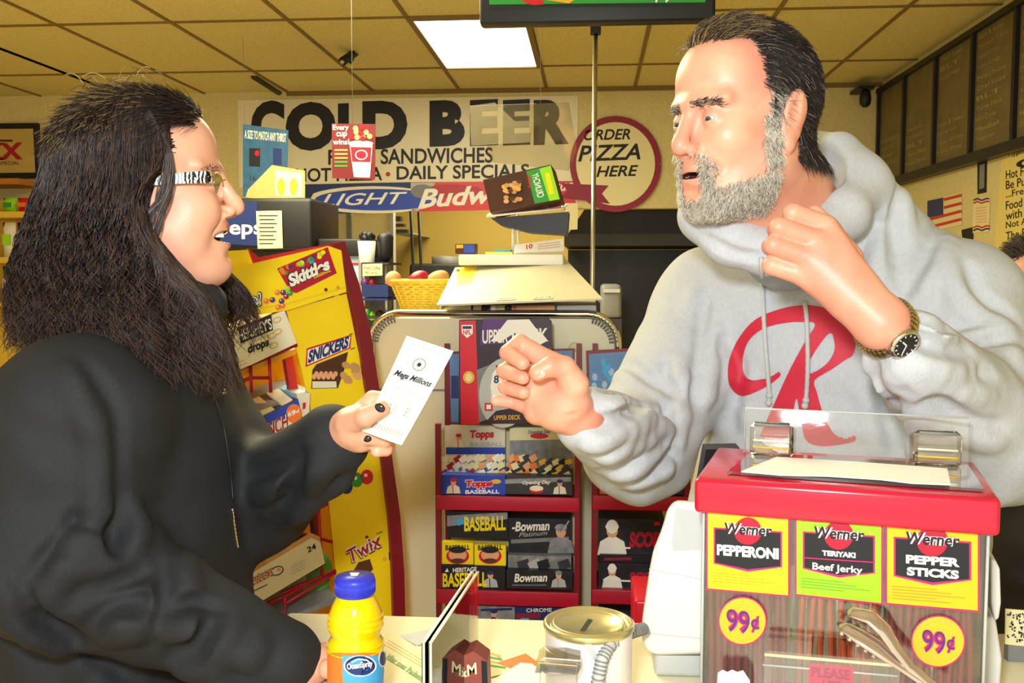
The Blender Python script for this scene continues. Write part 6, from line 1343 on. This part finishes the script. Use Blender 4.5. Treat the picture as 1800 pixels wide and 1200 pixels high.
# left hand holding the ticket
for a, b_, ra, rb in (((600, 762, 1.165), (622, 750, 1.150), .024, .025), ((622, 750, 1.150), (640, 735, 1.150), .022, .014), ((622, 752, 1.15), (635, 772, 1.155), .022, .016)): ops.append(RC(W(*a), W(*b_), ra, rb, .010))
hand_chain(ops, HP([(628, 730, 1.160), (655, 702, 1.165), (685, 700, 1.160)]), [.0135, .0105, .009], .004)
hand_chain(ops, HP([(612, 745, 1.135), (642, 733, 1.112), (671, 717, 1.108)]), [.0150, .0112, .0092], .005)
hand_chain(ops, HP([(632, 765, 1.160), (682, 768, 1.175), (676, 773, 1.155), (645, 770, 1.140)]), [.0115, .0098, .0092, .0085], .003)
hand_chain(ops, HP([(630, 778, 1.165), (682, 785, 1.18), (678, 790, 1.162), (662, 793, 1.152)]), [.0105, .0085, .0080, .0074], .003)
# right hand resting on the counter
hw = [(w1, A_(W(604, 1215, .885)))]; wp = A_(W(552, 1215, 1.04)); wp[2] = max(wp[2], ZT+.022)
ops.append(RC(w1, wp, .024, .022, .012))
for i, (dx, dy, l_) in enumerate(((.010, .030, .062), (.022, .014, .070), (.026, -.006, .066), (.022, -.024, .052))):
    a = wp+A_((dx, dy*.8, .002)); m_ = a+A_((l_*.36, dy*.25, .006)); e_ = a+A_((l_*.6, dy*.2, -.010)); e_[2] = ZT+.009; hand_chain(ops, [a, m_, e_], [.011, .0092, .0078], .004)
hand_chain(ops, [wp+A_((-.005, .02, 0)), wp+A_((.015, .05, -.004)), wp+A_((.04, .058, -.008))], [.013, .0105, .009], .006)
V, F_ = sdf_mesh(ops, (-.75, .80, .88), (-.10, 1.50, 1.76), .0020); V = smooth_mesh(V, F_, 1)
cen = V[F_].mean(1); lc = wf.inv(cen); fm = lip_classes(wf, cen, lc)
mesh_np('body', V, F_, ['skin_woman', 'lip_woman', 'mouth_dark'], fm, wom)
for q in (-1, 1): eyeball(wf, q, wom, (1, -.05, .02), 'iris_brown')
b = MB()
for i in range(-5, 6): 
    y = i*.0038; x = .0895-abs(i)**1.7*.00045; b.obox(wf(x, y, -.0662), wf.F*.0012, wf.L*.0019, wf.U*.0036, 'teeth')
    if abs(i) < 5: b.obox(wf(x-.003, y, -.0790), wf.F*.0012, wf.L*.0017, wf.U*.0025, 'teeth')
b.build('teeth', wom)
short_hair('eyebrow', brow, 220, .0045, lambda l: np.stack([-.2*np.ones(len(l)), np.sign(l[:, 1]), .15*np.ones(len(l))], 1), .0016, ['hair_brown'], lambda l, rg: np.zeros(len(l), int), wf, V, F_, wom, .0003, 4, 8)
# nails
mat('nail_black', '14161a', .12, coat=.6)
b = MB(); b.ball(W(668, 716.5, 1.099), (.0066, .0020, .0050), 'nail_black', 10, Matrix.Rotation(.55, 3, 'Y')); b.build('fingernail', wom)
b = MB(); b.ball(W(645, 771, 1.133), (.0058, .0022, .0042), 'nail_black', 10); b.build('fingernail', wom)
# glasses
g = link('glasses', None, wf(.09, 0, 0), wom); WL[g.name] = wf(.09, 0, 0)
def zebra(name):
    m = bpy.data.materials.new(name); m.use_nodes = True; MATS[name] = m; nt = m.node_tree; bb = nt.nodes['Principled BSDF']; L = nt.links.new
    tc = nt.nodes.new('ShaderNodeTexCoord'); w_ = nt.nodes.new('ShaderNodeTexWave'); w_.inputs['Scale'].default_value = 75; w_.inputs['Distortion'].default_value = 5; w_.inputs['Detail Scale'].default_value = 2; L(tc.outputs['Object'], w_.inputs[0])
    r_ = nt.nodes.new('ShaderNodeValToRGB'); r_.color_ramp.interpolation = 'CONSTANT'; r_.color_ramp.elements[0].color = (.01, .01, .012, 1); r_.color_ramp.elements[1].position = .5; r_.color_ramp.elements[1].color = (.85, .85, .82, 1); L(w_.outputs[0], r_.inputs[0]); L(r_.outputs[0], bb.inputs['Base Color']); bb.inputs['Roughness'].default_value = .25
zebra('zebra_frame'); glassmat('lens', (.93, .90, .84), .05)
for q in (-1, 1):
    b = MB(); A = [wf(.092, q*.058, .001), wf(.088, q*.068, .002), wf(.060, q*.078, .002), wf(.02, q*.080, .001), wf(-.02, q*.081, -.001)]
    vs = []; hh = [.0055, .0075, .0065, .0050, .004]
    for p_, hv in zip(A, hh): vs += [p_+wf.U*hv, p_-wf.U*hv, p_+wf.U*hv+wf.L*q*.0022, p_-wf.U*hv+wf.L*q*.0022]
    fs = []
    for i in range(4): a = i*4; c_ = a+4; fs += [(a, c_, c_+1, a+1), (a+2, a+3, c_+3, c_+2), (a, a+2, c_+2, c_), (a+1, c_+1, c_+3, a+3)]
    b.add(vs, fs, 'zebra_frame'); b.build('temple_arm', g)
    b = MB(); P = [wf(.1005-.00*0-abs(.032+.024*math.cos(a)-.0)*.12*1.0, q*(.034+.023*math.cos(a)), -.006+.0155*math.sin(a)) for a in [i*math.pi/14 for i in range(28)]]
    b.tube(P[:15], .0011, 'goldmetal', 6); b.build('rim', g)
    b = MB(); b.quad(P, 'lens'); b.build('lens', g)
MB().tube([wf(.098, -.012, .001), wf(.102, -.005, .003), wf(.102, .005, .003), wf(.098, .012, .001)], .0012, 'goldmetal', 6).build('bridge', g)
# jacket
mat('jacket_black', '1f2126', .75, var=.35, vs=300, bump=.3, bs=900)
jR = np.array(Matrix.Rotation(math.radians(4), 3, 'Z'))
j = [EL((-.605, 1.20, 1.20), (.145, .195, .19), jR, .03), EL((-.590, 1.20, 1.13), (.118, .170, .16), jR, .05), EL((-.615, 1.20, .97), (.165, .205, .28), jR, .06), RC((-.60, 1.2, .88), (-.61, 1.2, .80), .17, .19, .05)]
j += [RC(s1, (-.6, 1.2, 1.31), .082, .075, .05), RC(s2, (-.6, 1.2, 1.31), .082, .075, .05), RC(s1, e1, .092, .080, .035), RC(e1, w1+(e1-w1)*.08, .080, .046, .035), RC(s2, e2, .078, .070, .03), RC(e2, w2+(e2-w2)*.10, .070, .046, .03)]
j += [RC((-.605, 1.2, 1.33), (-.61, 1.2, 1.38), .085, .078, .02)]
fo = Folds(j, (-.90, .75, .66), (-.14, 1.55, 1.50))
for pts, dp in (([(60, 1010), (120, 960), (210, 950)], .010), ([(130, 925), (165, 918), (205, 930)], .010), ([(22, 1020), (90, 1110), (230, 1195)], .012), ([(190, 1040), (225, 1028), (260, 1008)], .006), ([(160, 1100), (210, 1070), (250, 1062)], .006), ([(290, 990), (298, 1040), (296, 1090)], .005), ([(425, 1190), (400, 1150), (425, 1110)], .007), ([(300, 1075), (360, 1072), (400, 1105)], .006), ([(205, 860), (212, 910), (205, 960)], .008), ([(470, 890), (520, 880), (590, 840)], .007), ([(445, 840), (500, 820), (560, 800)], .006), ([(150, 640), (200, 730), (205, 860)], .004), ([(300, 1160), (350, 1140), (380, 1090)], .005), ([(480, 920), (520, 850), (530, 800)], .005)): fo.crease(pts, .013, dp, .010, .5)
Vj, Fj = sdf_mesh(j, (-.90, .75, .66), (-.14, 1.55, 1.50), .0042, lambda P: wr(P, 2.2, .0022)+np.exp(-((P-e1)**2).sum(1)/.03)*wr(P, .4, .004, 1.4), .004)
mesh_np('jacket', Vj, Fj, ['jacket_black'], None, wom)
bj = BVHTree.FromPolygons([Vector(v) for v in Vj], [tuple(map(int, f)) for f in Fj]); onj = ray_on(bj, .001)
b = MB(); P = [onj(x, y, .001) for x, y in [tuple(p) for p in spline([(408, 893), (411, 918), (415, 945), (418, 962)], 8)]]; P = [p for p in P if p]; b.tube(P, [.0016+.001*(i % 2) for i in range(len(P))], 'chrome', 6); b.build('zipper_pull', wom)
b = MB(); P = [onj(x, y, .0006) for x, y in [tuple(p) for p in spline([(352, 650), (385, 720), (402, 800), (410, 880)], 8)]]; P = [p for p in P if p]; 
if len(P) > 3: b.tube(P, .0014, 'black', 6); b.build('zipper', wom)
b = MB(); q = onj(396, 702, .002)
for x, y in ((393, 690), (380, 640)):
    q = onj(x, y, .001)
    if q: b.ball(q, .005, 'steel', 8)
if b.v: b.build('snap_button', wom)
# furry dark collar under the chin
fc_ = [RC(wf(.045, -.02, -.155), wf(.03, -.05, -.20), .036, .032, .02), RC(wf(.03, -.05, -.20), wf(-.02, -.07, -.21), .032, .035, .02), RC(wf(.045, .02, -.155), wf(.0, .06, -.18), .034, .035, .02)]
vt, ft = sdf_mesh(fc_, A_(wf.O)-.3, A_(wf.O)+.3, .004, lambda P: wr(P, 3, .003, 3)); mesh_np('collar', vt, ft, ['jacket_black'], None, wom)
# hair: a dark mass and many flowing strands
ops = [EL(wf(-.018, 0, .035), A_((.106, .086, .096))*.95, wf.R, .02), RC(wf(-.035, .035, .0), wf(-.05, .05, -.20), .042, .040, .04), RC(wf(-.045, 0, .0), wf(-.065, 0, -.20), .052, .055, .04), RC(wf(-.035, -.030, .0), wf(-.03, -.055, -.21), .040, .044, .04), RC(wf(-.02, -.060, -.1), wf(.005, -.075, -.22), .035, .035, .03), RC(wf(-.06, -.03, -.1), wf(-.09, -.04, -.17), .045, .03, .04)]
ops += [EL(wf(.085, 0, -.02), A_((.07, .085, .115))*1.0, wf.R, .02, True), EL(wf(.05, -.085, -.045), A_((.048, .035, .075)), wf.R, .02, True), EL(wf(.05, .085, -.045), A_((.048, .035, .075)), wf.R, .02, True)]
vt, ft = sdf_mesh(ops, A_(wf.O)-.42, A_(wf.O)+.25, .004, lambda P: wr(P, 3, .0025, 2.2)); mesh_np('hair_base', vt, ft, ['hair_dark'], None, wom)
rg = np.random.default_rng(21)
def sm(x, a, b_): t = np.clip((x-a)/(b_-a), 0, 1); return t*t*(3-2*t)
def long_hair(n, K=22):
    az = rg.uniform(48, 312, n); az = np.where(rg.random(n) < .55, rg.uniform(180, 312, n), az)    # degrees from forward, 270 = near side
    a = np.radians(az); shell = rg.uniform(.0, 1, n)**.6
    tt = np.linspace(0, 1, K)[None]; start = rg.uniform(.0, .45, n)[:, None]
    L_ = (rg.uniform(.33, .40, n)*np.interp(az, [60, 150, 180, 230, 262, 300], [.95, .85, .84, .88, .98, 1.04]))[:, None]
    s = start*.12+L_*tt       # arc length from the crown
    # over the skull: angle from vertex to ear level, then hanging
    Rz = .100*1.04; arc = .16; th = np.clip(s/arc, 0, 1)*math.pi/2
    rx, ry, rz = .106+.010*shell[:, None], .084+.013*shell[:, None], .085+.008*shell[:, None]
    part = .0
    x = -.012+rx*np.sin(th)*np.cos(a)[:, None]; y = ry*np.sin(th)*np.sin(a)[:, None]; z = .035+rz*np.cos(th)
    dr = np.clip(s-arc, 0, None); z = z-dr; spread = dr*(.08+.12*shell[:, None])+.012*np.sin(dr*12)
    back = sm(np.abs(az-180), 100, 20)[:, None] if False else np.clip(1-np.abs(az-180)/110, 0, 1)[:, None]
    x = x+np.cos(a)[:, None]*spread*(1+.3*back)+np.where(np.cos(a)[:, None] > .2, dr*.10, 0); y = y+np.sin(a)[:, None]*spread
    # drape over the shoulders
    z = np.maximum(z, -.30-.02*shell[:, None]+0*z)
    ph = rg.uniform(0, 6.28, n)[:, None]; wa = (.0030+.010*sm(s, .17, .33))*(.6+.8*rg.random(n)[:, None]); fq = rg.uniform(55, 85, n)[:, None]
    x = x+wa*np.sin(s*fq+ph); y = y+wa*np.cos(s*fq*.9+ph*1.3); 
    # lift away from the face
    xm = np.interp(z, [-.30, -.20, -.145, -.105, -.065, -.02, .02, .05, .085, .12], [.11, .095, .075, .040, .012, .004, .036, .047, .047, .09])-.012*rg.random(n)[:, None]+np.where(y > .01, .030, 0); x = np.where(x > xm, xm+(x-xm)*.08, x)
    P = np.stack([x, y, z*wf.sz], -1).reshape(-1, 3)*wf.s @ wf.R.T+A_(wf.O)
    return P.reshape(n, K, 3), az
Cc, az = long_hair(15000)
u = rg.random((len(az), 1)); sg = np.linspace(0, 1, 21)[None]; mi = np.where(u < .68-.45*sg**2, 0, np.where(u < .93-.2*sg, 1, 2))
mat('hair_auburn', '523a30', .4, var=.3, vs=60); mat('hair_black', '221c20', .38, var=.3, vs=60); mat('hair_midbrown', '44342c', .38, var=.3, vs=60)
strands('hair', Cc, .00062, .0003, ['hair_black', 'hair_midbrown', 'hair_auburn'], mi, wom)
def wfringe(l): x, y, z = l.T; return (z > .066+np.abs(y)*.1) & (x > .028) & (x < .078) | (z > .03) & (x > .03) & (x < .05) & (np.abs(y) > .05)
short_hair('fringe', wfringe, 4500, .040, lambda l: np.stack([-.75*np.ones(len(l)), np.sign(l[:, 1]-.01)*.7, -.2*np.ones(len(l))], 1), .007, ['hair_black', 'hair_midbrown'], lambda l, rg: (rg.random(len(l)) < .3).astype(int), wf, V, F_, wom, .0005, 8, 12, .2)
# side locks framing the face and flyaways
mat('hair_lock', '2c2628', .65, var=.3)
b = MB()
for k in range(26):
    v = k/25*.8; P = [wf(.030-.01*v, -.080-.004*(k % 3), .085-.01*v), wf(.050-.014*v, -.084, .03), wf(.040-.012*v+.006*math.sin(k), -.088, -.015), wf(.018+.012*math.sin(k*1.7), -.093, -.045), wf(.0+.02*v, -.094, -.09), wf(.012+.02*v, -.095, -.14)]
    b.tube([Vector(p) for p in spline(P, 5)], [.0008]*26, 'hair_lock' if k % 3 else 'hair_midbrown', 5)
b.build('side_lock', wom)
b = MB()
for k in range(26):
    a = rg.uniform(0, 6.28); r_ = rg.uniform(0, .07); P0 = wf(-.02+r_*math.cos(a), r_*math.sin(a), .13); d = A_(wf.R @ A_((rg.uniform(-.5, .8), rg.uniform(-.6, .6), rg.uniform(.2, .8)))); P = [A_(P0)+d*.018*t_+A_((0, 0, -.0025*t_*t_)) for t_ in range(4)]
    b.tube([Vector(p) for p in spline(P, 4)], .00045, 'hair_blond' if k % 2 else 'hair_brown', 4)
b.build('flyaway_hair', wom)
# crown strands: partly paler hair, partly ceiling-light sheen put into the colour
def crown(l): x, y, z = l.T; return (z > .085) & (x < .05)
short_hair('crown_hair', crown, 5000, .05, lambda l: np.stack([-.7*np.ones(len(l)), np.sign(l[:, 1]-.01)*.8, -.4*np.ones(len(l))], 1), .0035, ['hair_midbrown', 'hair_blond', 'hair_brown'], lambda l, rg: np.minimum(rg.integers(0, 9, len(l)), 2) if 0 else np.where(rg.random(len(l)) < .25, 1, np.where(rg.random(len(l)) < .5, 2, 0)), wf, V, F_, wom, .0005, 8, 11, .18)
tr = [EL((-.60, 1.2, .86), (.17, .19, .16), jR, .04)]
for sy in (-1, 1): tr += [RC((-.6, 1.2+sy*.10, .82), (-.58, 1.2+sy*.10, .46), .10, .075, .05), RC((-.58, 1.2+sy*.10, .46), (-.60, 1.2+sy*.10, .08), .075, .055, .03)]
vt, ft = sdf_mesh(tr, (-.9, .85, .03), (-.3, 1.55, 1.0), .009); mesh_np('trousers', vt, ft, ['denim'], None, wom)
for sy in (-1, 1):
    an = A_((-.57, 1.2+sy*.10, .04)); vt, ft = sdf_mesh([EL(an, (.12, .045, .042), None, .02), RC(an+A_((-.04, 0, 0)), an+A_((-.04, 0, .06)), .045, .05, .03)], an-.3, an+.3, .009, None, 0, lambda P: .004-P[:, 2]); mesh_np('shoe', vt, ft, ['black'], None, wom)
# ---- the ticket in her hand
tp = Plane(W(715, 690, 1.128), (-.10, -1, .12)); b = MB()
T0, T1, T2, T3_ = (637, 757), (707, 782), (798, 617), (716, 590)
def tq(u, v): 
    x = (T0[0]*(1-u)+T1[0]*u)*(1-v)+(T3_[0]*(1-u)+T2[0]*u)*v; y = (T0[1]*(1-u)+T1[1]*u)*(1-v)+(T3_[1]*(1-u)+T2[1]*u)*v; return x, y
def tc2(u, v, o=0.): return tp(*tq(u, v), o)+tp.n*(.006*math.sin(math.pi*u)*.3+.010*(v-.5)**2)
n = 8; vs = []; fs = []
for s_ in (0, -.0003):
    for i in range(n+1):
        for k in range(n+1): vs.append(tc2(i/n, k/n, s_))
for s_ in (0, 1):
    for i in range(n):
        for k in range(n): q = s_*(n+1)**2+i*(n+1)+k; fs.append((q, q+1, q+n+2, q+n+1))
mat('ticket_paper', 'fbfbee', .5, var=.02); b.add(vs, fs, 'ticket_paper', True)
mat('faded', '8a9674', .6, var=.1)
def tt_(s, u0, v0, u1, v1, m, bold=0, sh=0):
    tv, tf, _ = text_geo(s, bold, sh); b.add([tc2(u0+(u1-u0)*float(x), v0+(v1-v0)*float(y), .0008) for x, y in tv], tf, m)
tt_('Mega Millions', .09, .585, .93, .665, 'ink', .03, .4)
for i, (s, u0, u1) in enumerate((('A B C D E F', .2, .75), ('06 JAN 11', .2, .6), ('CASH OPTION DRAW', .12, .8))): tt_(s, u0, .49-i*.055, u1, .51-i*.055, 'faded')
for i in range(3): tt_('18 24 32', .15, .315-i*.035, .5, .34-i*.035, 'faded', .01); tt_('46', .68, .33-i*.035, .8, .355-i*.035, 'faded', .01)
tt_('LUCKY PICK', .2, .93, .8, .955, 'faded')
P = [tc2(.5+.14*math.cos(a)*1., .775+.065*math.sin(a), .0005) for a in [i*math.pi/12 for i in range(24)]]; b.quad(P, 'faded'); P = [tc2(.5+.11*math.cos(a), .775+.052*math.sin(a), .0008) for a in [i*math.pi/12 for i in range(24)]]; b.quad(P, 'ticket_paper'); P = [tc2(.5+.045*math.cos(a), .775+.022*math.sin(a), .0011) for a in [i*math.pi/6 for i in range(12)]]; b.quad(P, 'ink')
for i in range(34):
    u = .10+i*.0235; wv = .009 if i % 3 else .015; b.quad([tc2(u, .06, .0005), tc2(u+wv, .06, .0005), tc2(u+wv, .125, .0005), tc2(u, .125, .0005)], 'grey')
b.build('lottery_ticket', label='long white lottery ticket held out by the woman', cat='ticket')
# ================================================================ another customer at the right edge
cus = thing('person', 'dark haired person in the background cut off by the right edge of the photo', 'person', (1.05, 2.35, 0))
cf_ = Frame(W(1822, 512, 2.3), (-.35, -.9, 0), (0, 0, 1), 1.0); ops = head_ops(cf_, True, .004, .003)
ops += [RC(cf_(-.03, 0, -.05), cf_(-.04, 0, -.19), .05, .055, .03), RC(cf_(-.04, 0, -.26), cf_(-.04, 0, -.55), .12, .12, .05)]
V, F_ = sdf_mesh(ops, A_(cf_.O)-A_((.25, .25, .6)), A_(cf_.O)+.22, .004); mesh_np('body', V, F_, ['skin_man'], None, cus)
def scalp_c(l): x, y, z = l.T; return ((z > .05+(x*.35)) | ((x < -.015) & (z > -.05))) & (x < .085)
cv, cf2 = cap('hair_base', V, F_, scalp_c, cf_, 'hair_dark', cus, .006); mesh_np('hair_base', cv, cf2, ['hair_dark'], None, cus)
short_hair('hair', scalp_c, 3500, .035, flow_man, .016, ['hair_dark', 'hair_brown'], lambda l, rg: rg.integers(0, 2, len(l)), cf_, V, F_, cus, .0011, 5, 4)
O_ = A_(cf_.O); jb = [EL(O_+A_((.0, .03, -.42)), (.20, .13, .26), None, .05), RC(O_+A_((-.17, 0, -.28)), O_+A_((.17, 0, -.28)), .07, .07, .05), RC(O_+A_((0, .03, -.6)), O_+A_((0, .03, -.75)), .16, .15, .05)]
for sx in (-1, 1): jb.append(RC(O_+A_((sx*.19, 0, -.28)), O_+A_((sx*.23, .02, -.75)), .065, .045, .03)); jb.append(RC(O_+A_((sx*.08, .03, -.75)), (O_[0]+sx*.09, O_[1]+.03, .08), .09, .06, .04))
vt, ft = sdf_mesh(jb, O_-A_((.4, .3, 1.5)), O_+A_((.4, .3, 0)), .01, lambda P: wr(P, 2, .003)); mesh_np('clothes', vt, ft, ['darkgrey'], None, cus)
